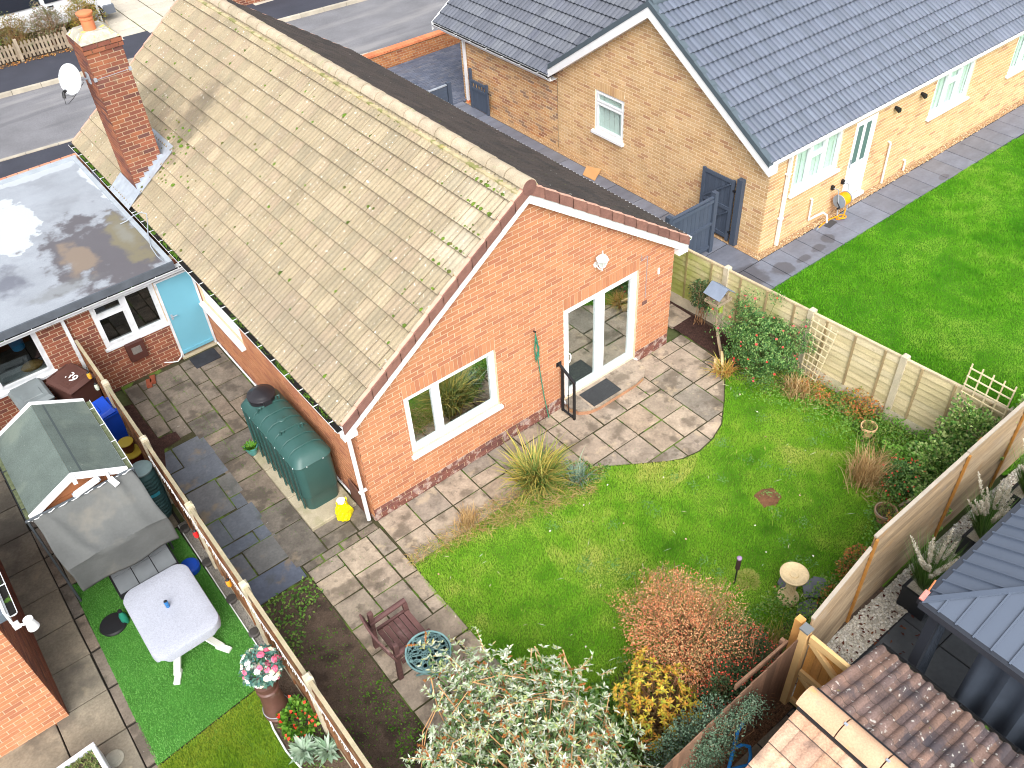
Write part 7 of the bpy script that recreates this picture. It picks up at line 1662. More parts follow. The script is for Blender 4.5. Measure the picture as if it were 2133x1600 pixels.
mb = MB(); mb.sheet([(-20, 26.9), (4.55, 24.7), (4.55, 40), (-20, 40)], -.02); structure('flower_bed', mb, SOIL)
DRV = mat('pale concrete slab', [(190, 182, 166), (198, 190, 174), (182, 174, 160)], .92, (1.4, .84, 1.1), (20, .9, 1.1), spots=[((150, 142, 128), 1.2, .55, .72, .5)])
mb = MB(); mb.sheet([(4.56, 24.64), (20, 23.3), (20, 45), (4.56, 45)], -.02); fd = structure('far_driveway', mb, JOINT)
for i in range(6):
    for j in range(9):
        x0, y0 = 4.62+i*1.0, fp(4.62+i*1.0)-.32+.02+j*.95
        slab(fd, x0, x0+.985, y0+.0, y0+.935, DRV, gap=.012, jit=.002, z1=.0)
VANW = mat('white van paint', [(226, 228, 234)], .25, None, spec=.5); TYRE = mat('tyre rubber', [(40, 40, 42)], .85, None)
vn = thing('parked_van', 'white van with grey bumper parked behind the shrubs across the street', 'van', (3.2, 27.4, 0))
vx0, vx1, vy0, vy1 = .75, 5.25, 26.55, 28.3
sec = [(vx0, .35), (vx1-.10, .35), (vx1, .45), (vx1, .72), (vx1-.22, .98), (vx1-1.05, 1.12), (vx1-1.75, 1.82), (vx1-2.1, 1.9), (vx0+.05, 1.9), (vx0, 1.75)]
def vanbody(q):
    n = len(sec); vs = [(x, vy0+(.10 if z > 1.2 else 0), z) for x, z in sec] + [(x, vy1-(.10 if z > 1.2 else 0), z) for x, z in sec]
    q.add(vs, [tuple(range(n)), tuple(range(n, 2*n))[::-1]] + [(i, n+i, n+(i+1) % n, (i+1) % n) for i in range(n)])
bo = part('body', vanbody, VANW, vn)
part('bumper', lambda q: q.bbox(vx1-.35, vx1+.06, vy0-.03, vy1+.03, .25, .58, .04), mat('grey bumper', [(96, 102, 112)], .6, None), vn)
for x in (vx1-.75, vx0+.75):
    for y in (vy0+.02, vy1-.02):
        wh = part('wheel', lambda q: q.tube([(x, y-.10, .32), (x, y+.08, .32)], .32, 24), TYRE, vn); part('rim', lambda q: q.tube([(x, y-.115, .32), (x, y+.095, .32)], .19, 18), LEAD, wh)
    part('wheel_arch', lambda q: q.tube([(x+.38*math.cos(t), vy0-.012, .32+.38*math.sin(t)) for t in np.linspace(.2, 2.94, 12)], .035, 6), BLACK, vn)
WGL = mat('dark van glass', [(34, 40, 50)], .06, None, spec=.6)
part('windscreen', lambda q: q.add([(vx1-1.08, vy0+.15, 1.15), (vx1-1.08, vy1-.15, 1.15), (vx1-1.72, vy1-.2, 1.80), (vx1-1.72, vy0+.2, 1.80)], [(0, 1, 2, 3)]), WGL, vn).location.x += .03
part('side_window', lambda q: q.add([(vx1-1.25, vy0-.006, 1.12), (vx1-2.2, vy0-.006, 1.12), (vx1-2.2, vy0+.085, 1.72), (vx1-1.7, vy0+.085, 1.72)], [(0, 1, 2, 3)]), WGL, vn)
part('side_window', lambda q: q.add([(vx1-2.35, vy0-.006, 1.12), (vx0+.4, vy0-.006, 1.12), (vx0+.4, vy0+.085, 1.72), (vx1-2.35, vy0+.085, 1.72)], [(0, 1, 2, 3)]), WGL, vn)
part('door_handle', lambda q: q.box(vx1-2.15, vx1-1.95, vy0-.03, vy0-.001, .98, 1.02), BLACK, vn); part('headlight', lambda q: q.box(vx1-.14, vx1+.005, vy0-.004, vy0+.35, .70, .84), mat('lamp glass', [(220, 226, 230)], .1, None), vn)
part('wing_mirror', lambda q: q.box(vx1-1.35, vx1-1.15, vy0-.2, vy0-.01, 1.1, 1.3), VANW, vn)
pl_ = thing('pole', 'slim white pole with dark bands standing before the van wheel', 'pole', (4.66, 26.32, 0))
part('shaft', lambda q: q.tube([(4.66, 26.32, 0), (4.66, 26.32, 3.0)], .045, 10), WHITEP, pl_)
for z in (.35, .9, 1.5): part('band', lambda q: q.tube([(4.66, 26.32, z), (4.66, 26.32, z+.06)], .05, 10), BLACK, pl_)
fb2 = thing('garden_wall', 'red brick garden wall end far across the street at the picture top', 'wall', (9.8, 24.4, 0))
brickwall(fb2, 'wall_body', (8.7, 24.25, 0), (1, -.09, 0), (-.09, -1, 0), 3.2, lambda u: .7, (), -.05, MORTARD, BRICKD, 20, pitch=.23, course=.078)
# the verge of fallen leaves by the pickets
p = scatter([(-3, 25.2), (4.2, 24.55), (4.3, 24.85), (-3, 25.5)], 160); n = len(p); a = RNG.random(n)*6.28
leaves('leaf_litter', np.concatenate([p, RNG.uniform(.01, .04, (n, 1))], 1), np.stack([np.cos(a), np.sin(a), RNG.normal(0, .2, n)], 1), RNG.uniform(.05, .1, n), .05, mat('leaf litter', [(180, 120, 60), (140, 90, 50), (196, 150, 80), (110, 80, 50)], .8, None, rnd='attr'), None, kind='stuff')
# ================================================================ PLANTS
TWIG = mat('brown twig', [(150, 112, 78), (128, 92, 64), (170, 132, 96)], .85, (12, .8, 1.2))
def twigs(name, base, ends, r0, r1, m, th, sides=5, bend=.1):
    mb = MB()
    for e in ends:
        b = Vector(base) + Vector((random.uniform(-.1, .1), random.uniform(-.1, .1), 0)); e = Vector(e); mid = (b+e)/2 + Vector((random.uniform(-bend, bend), random.uniform(-bend, bend), bend*.6))
        mb.tube([b, b.lerp(mid, .6), mid, mid.lerp(e, .6), e], [r0, r0*.85, (r0+r1)/2, r1*1.2, r1], sides)
    return mb.build(name, m, th, smooth=True)
def whorls(P, D, k, tilt=.55):
    """k leaf directions round each shoot tip"""
    n = len(P); D = D/np.linalg.norm(D, axis=1, keepdims=True); A = np.cross(D, np.tile([.3, .5, .8], (n, 1))); A /= np.linalg.norm(A, axis=1, keepdims=True); B = np.cross(D, A)
    PP, DD = [], []
    for i in range(k):
        a = 2*math.pi*i/k + RNG.random(n)*.7
        d = A*np.cos(a)[:, None] + B*np.sin(a)[:, None] + D*(tilt+RNG.normal(0, .25, n))[:, None]
        PP.append(P + D*(RNG.random(n)*.03-.02)[:, None]); DD.append(d)
    return np.concatenate(PP), np.concatenate(DD)
# silver buddleia in the foreground
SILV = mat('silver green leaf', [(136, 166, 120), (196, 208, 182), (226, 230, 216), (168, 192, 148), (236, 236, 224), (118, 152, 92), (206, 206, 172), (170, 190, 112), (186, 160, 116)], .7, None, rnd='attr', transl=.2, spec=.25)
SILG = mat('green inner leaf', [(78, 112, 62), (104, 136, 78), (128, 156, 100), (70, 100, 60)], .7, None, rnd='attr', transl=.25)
SEED = mat('brown seed spike', [(176, 112, 54), (150, 92, 46), (196, 132, 70), (128, 82, 48)], .9, None, rnd='attr')
bd_ = thing('buddleia_bush', 'big silver leaved buddleia with brown seed spikes in the foreground', 'bush', (-.85, -5.2, 0))
BCN, BR = (-.86, -5.25, .85), (1.22, 1.80, .82)
P1, D1 = shell(2700, BCN, BR, .5, .15, .32, 1.3)
P1 = P1 + RNG.normal(0, .04, P1.shape); D1[:, 2] = np.abs(D1[:, 2])+.45
pp, dd = whorls(P1, D1, 7)
leaves('foliage', pp, dd, RNG.uniform(.045, .1, len(pp)), RNG.uniform(.016, .03, len(pp)), SILV, bd_)
P2, D2 = shell(5200, BCN, (1.15, 1.65, .66), .25, .1, .3, 1.3)
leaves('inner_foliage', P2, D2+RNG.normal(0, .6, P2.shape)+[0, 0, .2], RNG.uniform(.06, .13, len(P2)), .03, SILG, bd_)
k = RNG.choice(len(P1), 150, replace=False); twigs('stems', (-.85, -5.5, 0), [tuple(P1[i]+D1[i]*.06) for i in k], .018, .006, mat('pale tan stem', [(206, 160, 112), (190, 142, 98)], .8, (8, .85, 1.1)), bd_, 5, .22)
mb = MB()
for _ in range(260):
    i, j = RNG.choice(len(P1), 2); a_, b_ = P1[i], P1[j]
    if np.linalg.norm(a_-b_) > 1.3 or a_[2] < .6 or b_[2] < .6: continue
    c_ = Vector(BCN); m_ = (Vector(a_)+Vector(b_))/2; m_ = m_ + (m_-c_).normalized()*.08
    mb.tube([a_, Vector(a_).lerp(m_, .6), m_, m_.lerp(Vector(b_), .6), b_], [.009, .008, .007, .006, .004], 5)
mb.build('arching_stems', mat('pale tan stem', [(206, 160, 112)], .8), bd_, smooth=True, kind='stuff')
k = RNG.choice(len(P1), 320, replace=False); SP, SD = [], []
for i in k:
    b = P1[i]; d = D1[i]/np.linalg.norm(D1[i]); d = d*.6 + np.array([RNG.normal(0, .5), RNG.normal(0, .5), .15]); d /= np.linalg.norm(d); ln = RNG.uniform(.08, .2)
    for q in range(34): t = RNG.random(); SP.append(b+d*ln*t+np.array([0, 0, -.06*t*t])); SD.append(d*.5+RNG.normal(0, .6, 3))
leaves('seed_spikes', np.array(SP), np.array(SD), .026, .017, SEED, bd_)
WP, WD = [], []; mb = MB()
for q in range(70):
    i = RNG.integers(len(P1)); b = P1[i]; d = D1[i]/np.linalg.norm(D1[i]); d = d*.7+np.array([RNG.normal(0, .3), RNG.normal(0, .3), .35]); d /= np.linalg.norm(d); ln = RNG.uniform(.18, .42)
    e = [b + d*ln*t + np.array([0, 0, -.12*ln*t*t]) for t in np.linspace(0, 1, 6)]; mb.tube([tuple(c) for c in e], [.006, .0055, .005, .004, .003, .002], 4)
    for c in e[1:]:
        for k2 in range(4): WP.append(c); WD.append(d*.35+RNG.normal(0, .7, 3))
mb.build('shoots', mat('pale tan stem', [(206, 160, 112)], .8), bd_, smooth=True, kind='stuff')
leaves('shoot_leaves', np.array(WP), np.array(WD), RNG.uniform(.04, .085, len(WP)), .019, SILV, bd_)
mb = MB()
for (x, y) in ((.02, -4.12), (.1, -4.2), (.16, -4.12), (.3, -4.42), (.36, -4.5), (.42, -4.4), (.27, -4.5)): mb.tube([(x, y-.1, .5), (x+random.uniform(-.03, .03), y, .9), (x+random.uniform(-.06, .06), y+.05, 1.12)], .009, 6)
mb.build('cut_stems', mat('cut cane', [(226, 186, 140)], .8, None), bd_)
# orange pink berberis
ORG = mat('autumn leaf', [(214, 142, 96), (226, 160, 112), (196, 150, 104), (170, 150, 100), (124, 132, 76), (222, 120, 84), (142, 116, 80), (232, 178, 130)], .7, None, rnd='attr', transl=.2)
ob_b = thing('autumn_shrub', 'rounded orange and pink autumn shrub on the lawn edge', 'bush', (2.05, -5.0, 0))
OC = (2.0, -5.0, .80)
P, D = shell(17000, OC, (.78, .87, .84), .35, .04, .36, 4.1)
vn = vnoise(P[:, :2]*1.0+P[:, 2:3], 4.5, 3); side = np.clip(.9*(vn-.5)+.5 - .45*(P[:, 0]-2.05)/.7 + .25*(P[:, 2]-.6), 0, 1); r = np.where(RNG.random(len(P)) < .1+.75*side, RNG.choice([0, .14, .72, 1.0, .28], len(P)), RNG.choice([.43, .57, .86, .3, .5], len(P)))
leaves('foliage', P+RNG.normal(0, .02, P.shape), D+RNG.normal(0, .9, P.shape), RNG.uniform(.016, .032, len(P)), RNG.uniform(.013, .022, len(P)), ORG, ob_b, r)
P, D = shell(260, OC, (.80, .89, .87), .9, .2, .36, 4.1); twigs('twigs', (2.05, -5.05, 0), [tuple(q+d*random.uniform(0, .12)) for q, d in zip(P[:230], D[:230])], .008, .003, TWIG, ob_b, 4, .12)
# sprawling cotoneaster with red berries
DKG = mat('dark small leaf', [(44, 76, 40), (66, 98, 52), (86, 112, 70), (110, 104, 70), (56, 84, 64)], .6, None, rnd='attr', transl=.15)
BERRY = mat('red berry', [(226, 74, 58), (236, 110, 80), (204, 58, 50)], .5, None, rnd='attr')
ct_ = thing('berry_shrub', 'dark sprawling shrub with red berries against the close board fence', 'bush', (2.3, -5.95, 0))
for j, (c, rr_) in enumerate((((2.35, -5.72, .50), (.55, .42, .48)), ((1.75, -5.98, .62), (.55, .30, .5)))):
    P, D = shell(5200, c, rr_, .4, .04, .3, 2.2+j); leaves('foliage', P, D+RNG.normal(0, .7, P.shape), RNG.uniform(.02, .045, len(P)), .02, DKG, ct_)
    P, D = shell(620, c, tuple(q*1.06 for q in rr_), .85, .1, .3, 2.2+j); leaves('berries', P, D+RNG.normal(0, .7, P.shape), .026, .024, BERRY, ct_, kind='stuff')
P, D = shell(170, (2.1, -5.82, .6), (.8, .45, .55), .95, .2, .3, 2); twigs('twigs', (2.1, -5.95, 0), [tuple(q+d*.12) for q, d in zip(P[:120], D[:120])], .009, .003, TWIG, ct_, 4, .15)
# yellow azalea
YEL = mat('yellow autumn leaf', [(206, 188, 56), (222, 200, 76), (180, 176, 52), (226, 164, 62), (140, 160, 60), (220, 146, 64), (166, 184, 78)], .6, None, rnd='attr', transl=.25)
yz = thing('azalea_shrub', 'yellow leaved shrub between the silver bush and the autumn shrub', 'bush', (1.05, -5.5, 0))
P, D = shell(300, (1.02, -5.5, .66), (.52, .56, .42), .7, .3, .35, 3); D[:, 2] = np.abs(D[:, 2])+.5; pp, dd = whorls(P, D, 6, .5); leaves('foliage', pp, dd, RNG.uniform(.05, .085, len(pp)), RNG.uniform(.024, .036, len(pp)), YEL, yz)
twigs('twigs', (1.05, -5.55, 0), [tuple(q) for q in P[:150]], .009, .004, TWIG, yz, 4, .1)
P, D = shell(1500, (1.05, -5.55, .4), (.5, .5, .38), .3, .03, .3, 3); leaves('inner_foliage', P, D+RNG.normal(0, .7, P.shape), RNG.uniform(.03, .05, len(P)), .02, mat('brown inner leaf', [(110, 92, 60), (132, 112, 70), (88, 84, 50)], .8, None, rnd='attr'), yz)
# grey green cotoneaster over the fence top
cv = thing('fence_shrub', 'grey green arching shrub spilling over the close board fence', 'bush', (1.0, -6.3, 0))
GRG = mat('grey green leaf', [(76, 104, 80), (104, 132, 104), (58, 84, 62), (132, 150, 126)], .6, None, rnd='attr', transl=.15)
P, D = shell(5600, (.85, -6.28, .85), (.62, .36, .68), .35, .05, .32, 5); leaves('foliage', P, D+RNG.normal(0, .7, P.shape), RNG.uniform(.02, .04, len(P)), .018, GRG, cv)
E_ = [(random.uniform(.7, 1.7), -6.36-random.random()*.22, 1.58-random.random()*.55) for _ in range(46)]; twigs('stems', (1.0, -6.2, 0), E_, .007, .003, TWIG, cv, 4, .25)
P = np.repeat(np.array(E_), 55, 0) + RNG.normal(0, .055, (46*55, 3)); leaves('spray_leaves', P, RNG.normal(0, .7, P.shape)+[0, -.3, 0], RNG.uniform(.018, .036, len(P)), .016, GRG, cv)
# rose bush by the mossy fence
ROSEL = mat('rose leaf', [(48, 92, 46), (70, 116, 56), (102, 146, 72), (150, 182, 104), (58, 102, 60)], .5, None, rnd='attr', transl=.2, spec=.4)
rb_ = thing('rose_bush', 'dense dark green rose bush with red blooms against the mossy fence', 'bush', (7.62, -1.75, 0))
RCN = (7.60, -1.72, .66)
P, D = shell(2900, RCN, (.60, .78, .66), .5, .05, .5, 2.7); pp, dd = whorls(P, D, 5, .3); leaves('foliage', pp+RNG.normal(0, .012, pp.shape), dd, RNG.uniform(.028, .058, len(pp)), RNG.uniform(.018, .03, len(pp)), ROSEL, rb_)
E2 = [(7.25, -.75, 1.1), (7.3, -.9, .7), (7.85, -1.0, 1.25), (8.0, -1.6, 1.45), (7.75, -1.3, 1.4), (7.1, -1.6, .9), (8.0, -2.3, 1.2), (7.9, -2.5, .9), (7.2, -1.2, 1.2)] + [tuple(q) for q in P[:50]]
twigs('canes', (7.65, -1.8, 0), E2, .012, .004, mat('green cane', [(96, 110, 60)], .7, None), rb_, 5, .15)
pe = np.repeat(np.array(E2[:9]), 70, 0)+RNG.normal(0, .085, (630, 3)); leaves('spray_leaves', pe, RNG.normal(0, .8, pe.shape), RNG.uniform(.03, .05, len(pe)), .026, ROSEL, rb_)
BLOOM = mat('coral rose bloom', [(226, 62, 62), (238, 106, 92), (220, 80, 110)], .6, None)
P, D = shell(80, RCN, (.58, .75, .66), .97, .1, .3, 2.7)
for q in list(P[:34]) + [np.array(e) for e in E2[:9]]:
    mb = MB(); r = random.uniform(.016, .03); mb.lathe([(.001, -r), (r, -r*.2), (r*.85, r*.5), (.001, r*.35)], (0, 0, 0), 7); o = mb.build('bloom', BLOOM, rb_); o.data.transform(Matrix.Translation(WL[rb_])); o.location = Vector(q)-WL[rb_]
# ivy along the rear fence corner
IVY = mat('variegated ivy leaf', [(72, 122, 54), (110, 160, 72), (156, 190, 100), (190, 208, 132), (56, 98, 50)], .5, None, rnd='attr', transl=.2)
iv = thing('ivy', 'variegated ivy heaped in the corner of the two fences', 'ivy', (7.6, -5.6, 0))
for c, rr_ in (((7.55, -5.55, .42), (.75, .42, .46)), ((8.05, -5.55, .75), (.35, .40, .65)), ((6.85, -5.85, .38), (.6, .24, .42))):
    P, D = shell(3000, c, rr_, .6, .02, .55, c[0]); D[:, 2] += .4; leaves('foliage', P, D+RNG.normal(0, .5, P.shape), RNG.uniform(.04, .075, len(P)), RNG.uniform(.036, .06, len(P)), IVY, iv)
P = np.stack([RNG.uniform(8.0, 8.5, 300), RNG.uniform(-6.09, -6.0, 300), RNG.uniform(1.2, 2.05, 300)], 1); leaves('runner_leaves', P, RNG.normal(0, 1, P.shape), .06, .05, IVY, iv)
mb = MB(); mb.beam((6.62, -5.45, .1), (7.25, -5.95, .95), .05, .03); tag(mb.build('stake', WOODG), 'grey plank leaning in the ivy by the rear fence', 'plank')
mb = MB(); mb.beam((5.9, -5.95, .02), (6.35, -6.0, .75), .03, .03); mb.beam((6.0, -5.88, .02), (6.1, -6.02, .6), .03, .02); tag(mb.build('garden_canes', mat('pale canes', [(214, 180, 120)], .8, None)), 'pale canes leaning on the rear fence near the worn pot', 'canes')
# low mixed planting
GREENM = mat('mixed green leaf', [(58, 100, 34), (84, 132, 44), (110, 150, 60), (140, 160, 80), (70, 116, 50)], .65, None, rnd='attr', transl=.2)
def cover(poly, n, L, wd, m, h, seed, name='ground_cover'):
    x0 = min(q[0] for q in poly); x1 = max(q[0] for q in poly); y0 = min(q[1] for q in poly); y1 = max(q[1] for q in poly)
    p = np.stack([RNG.uniform(x0, x1, n), RNG.uniform(y0, y1, n)], 1); p = p[inpoly(p, poly)]; f = vnoise(p, 2.6, seed); kk = RNG.random(len(p)) < 1.5*f-.1; p = p[kk]; f = f[kk]; n = len(p)
    P = np.concatenate([p, (RNG.random(n)*h*(.2+f))[:, None]], 1); D = RNG.normal(0, .8, (n, 3)); D[:, 2] = RNG.uniform(0, .8, n)
    return leaves(name, P, D, RNG.uniform(L*.6, L*1.3, n), wd, m, None, kind='stuff')
BEDR = [(6.7, -1.75), (7.3, -2.2), (8.1, -2.5), (8.25, -5.4), (6.9, -5.95), (5.0, -6.0), (5.3, -5.7), (6.4, -5.25), (7.25, -4.5), (7.65, -3.6), (7.5, -2.7)]
cover(BEDR, 17000, .05, .032, GREENM, .34, 3)
LIME = mat('bright weed leaf', [(92, 150, 44), (120, 172, 62), (142, 186, 84), (80, 134, 42)], .65, None, rnd='attr', transl=.25)
cover([(6.6, -1.8), (7.4, -2.3), (8.0, -3.2), (7.9, -4.6), (7.0, -5.3), (6.0, -5.75), (5.4, -5.6), (6.3, -5.1), (7.1, -4.3), (7.3, -3.2), (6.9, -2.4)], 9000, .045, .03, LIME, .16, 11)
cover([(7.75, -4.4), (8.25, -4.3), (8.3, -5.3), (7.2, -5.3), (7.3, -4.6)], 2600, .06, .045, LIME, .4, 13)
AUT = mat('mixed autumn leaf', [(206, 160, 70), (176, 120, 60), (150, 140, 70), (120, 130, 60), (226, 130, 80), (110, 80, 56)], .75, None, rnd='attr', transl=.2)
cover([(7.6, -2.5), (8.2, -2.5), (8.3, -4.1), (7.75, -3.9)], 2600, .045, .03, AUT, .35, 7)
cover([(-2.4, -.3), (-1.42, -.3), (-1.42, -.75), (-1.9, -1.1), (-2.4, -1.6)], 900, .06, .035, GREENM, .14, 5)
cover([(-2.4, -1.2), (-1.45, -1.2), (-1.45, -6), (-2.4, -6)], 1500, .035, .02, WEED, .05, 9)
cover([(-1.75, -2.5), (-1.43, -2.5), (-1.43, -5), (-2.1, -5)], 900, .045, .026, WEED, .07, 2)
cover([(.3, -4.6), (1.4, -4.5), (1.5, -5.4), (.3, -5.6)], 1500, .06, .045, GREENM, .25, 4)
cover([(2.7, -5.1), (3.7, -5.2), (5.0, -5.85), (4.9, -6.05), (2.6, -6.05)], 5200, .045, .03, GREENM, .4, 8)
cover([(3.9, -5.75), (5.1, -5.5), (5.2, -6.0), (4, -6.05)], 900, .04, .028, AUT, .35, 3)
# straw coloured grass clumps
STRAW = mat('straw blade', [(206, 176, 124), (190, 156, 104), (220, 194, 146), (160, 130, 84), (176, 140, 92)], .85, None, rnd='attr', transl=.2)
GRB = mat('long green blade', [(96, 130, 56), (130, 150, 72), (176, 170, 90), (206, 186, 100), (84, 116, 60), (226, 196, 96)], .6, None, rnd='attr', transl=.25)
BLG = mat('blue green blade', [(110, 140, 124), (140, 166, 146), (92, 120, 100), (160, 176, 150)], .6, None, rnd='attr', transl=.2)
def clump(name, label, cat, c, n, h, spread, wd, m, lean, m2=None, seg=4, base=.07):
    """long arching leaves from one base"""
    t = thing(name, label, cat, (c[0], c[1], 0)); V, F, Rr = [], [], []
    for i in range(n):
        a = random.uniform(0, 6.283); hh = h*random.uniform(.6, 1.1); out = spread*random.uniform(.15, 1.0); b0 = Vector((c[0]+random.gauss(0, base), c[1]+random.gauss(0, base), -.01)); dx, dy = math.cos(a), math.sin(a); b = len(V); r = random.random(); dr = lean*random.uniform(.2, 1)
        for k in range(seg+1):
            s_ = k/seg; q = b0 + Vector((dx*out*s_**1.3, dy*out*s_**1.3, hh*(s_-dr*.55*s_**3))); w_ = wd*(1-s_)**.6/2 + .0008; V += [(q.x-dy*w_, q.y+dx*w_, q.z), (q.x+dy*w_, q.y-dx*w_, q.z)]; Rr += [r, r]
            if k: F.append((b+2*k-2, b+2*k-1, b+2*k+1, b+2*k))
    npmesh('foliage', np.array(V), np.array(F), m, t, np.array(Rr)); return t
clump('strap_leaf_clump', 'tall clump of green and yellow strap leaves by the rear path', 'plant', (2.50, -1.20), 520, 1.0, .78, .03, GRB, .9, base=.09)
clump('blue_grass_clump', 'small blue green spiky clump right of the strap leaves', 'plant', (3.12, -1.55), 110, .42, .36, .026, BLG, .7)
clump('straw_grass', 'low straw coloured grass clump on the path edge near the house corner', 'grass clump', (1.12, -1.08), 170, .42, .18, .010, STRAW, .5)
clump('straw_grass', 'tall straw grass clump bent over near the right bed', 'grass clump', (6.75, -4.72), 420, .75, .42, .010, STRAW, .8, base=.13)
clump('straw_grass', 'dry tan stalks at the foot of the fan trellis', 'grass clump', (7.62, -2.62), 220, .5, .3, .012, STRAW, .7, base=.1)
clump('day_lily', 'yellowing strap leaves at the bird table foot', 'plant', (7.05, -1.38), 120, .38, .42, .022, mat('yellowing blade', [(176, 160, 70), (200, 150, 80), (130, 150, 60), (190, 120, 70)], .7, None, rnd='attr'), .9)
clump('straw_grass', 'thin upright dry grass under the close board fence', 'grass clump', (3.2, -5.75), 120, .5, .2, .01, GRB, .6, base=.12)
# dry thatch along the path edge
def thatch(poly, n, m, seed, h=.12, name='dry_thatch'):
    p = scatter(poly, n); f = vnoise(p, 3, seed); p = p[RNG.random(len(p)) < .3+f]; k = len(p); a = RNG.random(k)*6.28
    P = np.concatenate([p, RNG.uniform(0, h, (k, 1))], 1); return leaves(name, P, np.stack([np.cos(a), np.sin(a), RNG.normal(.1, .25, k)], 1), RNG.uniform(.06, .2, k), .008, m, None, kind='stuff')
TH = [(.85, -1.0), (1.6, -1.0), (2.2, -1.05), (3.0, -1.15), (3.6, -1.65), (3.2, -1.95), (2.3, -1.8), (1.4, -1.5), (.5, -1.3), (-.1, -1.2), (0, -1.0)]
thatch(TH, 900, STRAW, 2); thatch(TH, 700, GRB, 5, .1); cover([(2.5, -1.0), (3.2, -1.1), (3.75, -1.75), (3.0, -1.9)], 1500, .05, .03, GREENM, .16, 6)
thatch([(7.2, -2.2), (8.1, -2.5), (7.9, -3.7), (7.5, -3.4)], 500, STRAW, 3, .2); thatch([(6.3, -4.6), (7.2, -4.3), (7.4, -5.0), (6.4, -5.5)], 500, STRAW, 4, .2)
# lawn weeds
p = scatter(LAWN, 1.6, [PATIO]); q = np.repeat(p, 26, 0) + RNG.normal(0, .06, (len(p)*26, 2)); n = len(q); a = RNG.random(n)*6.28
leaves('lawn_weeds', np.concatenate([q, RNG.uniform(.0, .035, (n, 1))], 1), np.stack([np.cos(a), np.sin(a), RNG.uniform(0, .5, n)], 1), RNG.uniform(.03, .05, n), .022, mat('lawn weed leaf', [(100, 150, 70), (126, 168, 92), (86, 136, 56)], .7, None, rnd='attr', transl=.2), None, kind='stuff')
gm = thing('grass_mound', 'small dry round grass mound on the lawn near the bird bath', 'plant', (3.75, -4.78, 0))
P, D = shell(1500, (3.75, -4.78, .0), (.17, .17, .10), .5, .0, .1, 1); leaves('foliage', P, D+RNG.normal(0, .5, P.shape), .05, .008, mat('mound blade', [(150, 160, 70), (170, 170, 90), (120, 150, 50)], .7, None, rnd='attr'), gm)
# fuchsia-like red flowers in the right bed
fu = thing('red_flower_plant', 'green plant with small red flowers beside the ivy', 'plant', (6.95, -5.2, 0))
P, D = shell(1300, (7.0, -5.2, .3), (.35, .3, .3), .4, .02, .3, 2); leaves('foliage', P, D+RNG.normal(0, .6, P.shape), RNG.uniform(.03, .05, len(P)), .025, ROSEL, fu)
P, D = shell(90, (7.0, -5.2, .32), (.36, .31, .32), .95, .1, .3, 2); leaves('blooms', P, D+RNG.normal(0, .5, P.shape), .045, .03, BERRY, fu, kind='stuff')
for (x, y, lb, mm) in ((6.15, -5.75, 'small orange leaved shrub by the rear fence post', AUT), (5.0, -5.72, 'red and green leaved shrub between bird bath and rear fence', AUT)):
    s = thing('small_shrub', lb, 'bush', (x, y, 0)); P, D = shell(800, (x, y, .3), (.26, .2, .3), .4, .02, .3, x); leaves('foliage', P, D+RNG.normal(0, .6, P.shape), RNG.uniform(.03, .05, len(P)), .028, mm, s)
    P, D = shell(700, (x, y, .28), (.26, .2, .28), .3, .02, .3, x); leaves('inner_foliage', P, D+RNG.normal(0, .6, P.shape), .04, .026, GREENM, s); twigs('twigs', (x, y, 0), [tuple(q) for q in P[:40]], .006, .003, TWIG, s, 4, .08)
# left border: begonias, silver lambs ear, strappy leaves
bg_ = thing('begonia', 'bright green bedding plant with scarlet flowers by the left fence', 'plant', (-2.72, -2.38, 0))
P, D = shell(520, (-2.72, -2.36, .14), (.24, .26, .18), .6, .02, .25, 3); D[:, 2] += .5; leaves('foliage', P, D+RNG.normal(0, .4, P.shape), RNG.uniform(.05, .08, len(P)), RNG.uniform(.045, .065, len(P)), LEAFG, bg_)
P, D = shell(60, (-2.72, -2.36, .16), (.25, .27, .19), .97, .12, .25, 3); leaves('blooms', P, D+RNG.normal(0, .5, P.shape), .055, .05, mat('scarlet bloom', [(238, 70, 40), (226, 54, 44), (246, 110, 70)], .6, None, rnd='attr'), bg_, kind='stuff')
LAMB = mat('silver lamb ear leaf', [(130, 160, 130), (160, 184, 158), (180, 200, 180), (110, 142, 110)], .85, None, rnd='attr', transl=.15)
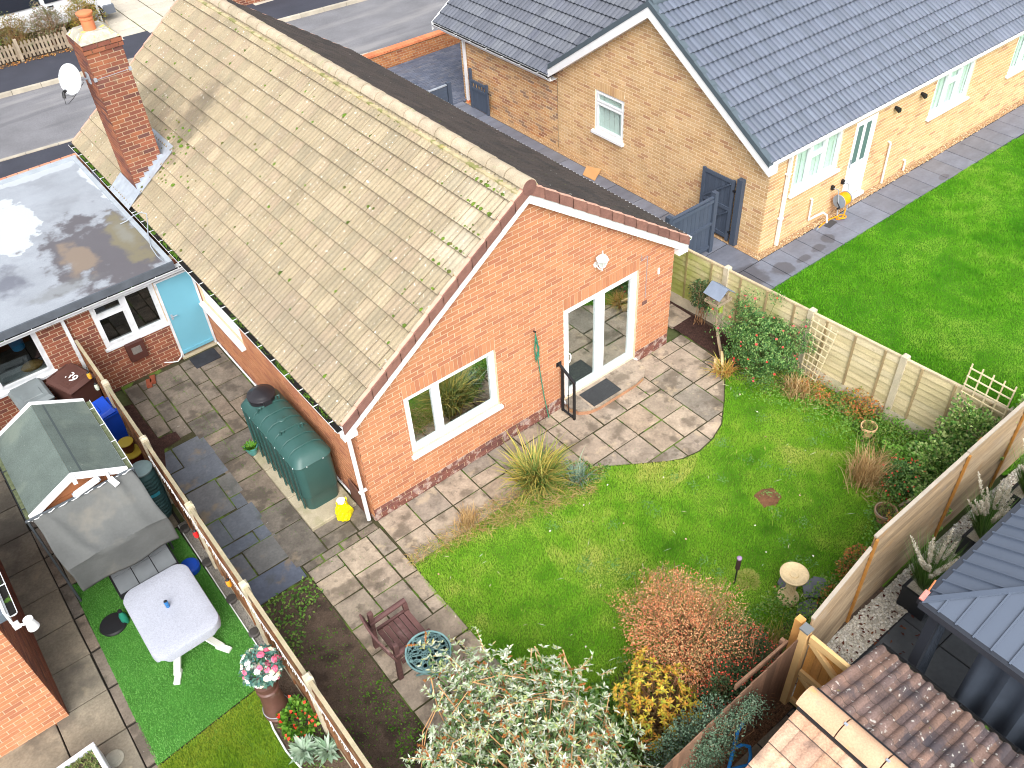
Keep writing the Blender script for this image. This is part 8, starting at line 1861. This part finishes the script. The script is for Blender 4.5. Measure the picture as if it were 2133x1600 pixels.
for (x, y, n, lb) in ((-2.86, -2.80, 120, 'silver green rosette plant below the scarlet flowers'), (-2.62, -3.0, 60, 'smaller grey green rosette plant against the left fence')):
    s = thing('rosette_plant', lb, 'plant', (x, y, 0), 'rosette plants in the left border'); a = RNG.random(n)*6.28; P = np.stack([x+.03*np.cos(a), y+.03*np.sin(a), RNG.uniform(.02, .16, n)], 1); leaves('foliage', P, np.stack([np.cos(a), np.sin(a), RNG.uniform(.1, 1.3, n)], 1), RNG.uniform(.12, .24, n), RNG.uniform(.05, .075, n), LAMB, s)
cover([(-2.98, -2.0), (-2.5, -2.0), (-2.5, -4), (-2.95, -4)], 700, .05, .02, GREENM, .1, 2)
# shrubs across the street
SHR = [mat('olive shrub leaf', [(120, 130, 60), (150, 120, 70), (96, 110, 60), (160, 140, 90), (120, 90, 60)], .75, None, rnd='attr', transl=.2), mat('grey brown shrub leaf', [(130, 116, 96), (150, 130, 106), (104, 104, 80), (110, 130, 70)], .75, None, rnd='attr'), mat('golden green shrub leaf', [(140, 140, 50), (168, 136, 60), (110, 130, 50), (150, 104, 50)], .75, None, rnd='attr')]
for j, (c, rr_, lb) in enumerate((((1.6, 25.85, .65), (.75, .5, .65), 'loose green and brown shrub above the pickets at the left'), ((2.75, 25.8, .7), (.65, .5, .65), 'bare grey brown shrub in the middle of the picket fence'), ((3.95, 25.75, .7), (.62, .45, .72), 'golden green shrub beside the van front'))):
    s = thing('shrub', lb, 'bush', (c[0], c[1], 0)); P, D = shell(3400, c, rr_, .35, .03, .35, j+1.5); leaves('foliage', P, D+RNG.normal(0, .6, P.shape), RNG.uniform(.04, .08, len(P)), RNG.uniform(.02, .04, len(P)), SHR[j], s); twigs('twigs', (c[0], c[1], 0), [tuple(q) for q in P[:90]], .014, .005, TWIG, s, 4, .15)
s = thing('shrub', 'leafy climber piled on the picket fence at the far left', 'bush', (.35, 25.7, 0)); P, D = shell(1800, (.3, 25.6, .5), (.7, .4, .5), .4, .03, .35, 7); leaves('foliage', P, D+RNG.normal(0, .6, P.shape), .07, .045, GREENM, s)
# dark plants behind the mossy fence top near the bird table
s = thing('climber', 'dark leafy climber on the mossy fence behind the bird table', 'plant', (7.8, .05, 0)); P, D = shell(700, (7.78, -.02, .75), (.15, .28, .35), .3, .2, .3, 7); leaves('foliage', P, D+RNG.normal(0, .6, P.shape), .055, .035, DKG, s); twigs('stems', (7.8, .0, 0), [tuple(q) for q in P[:12]], .008, .004, TWIG, s, 4, .08)
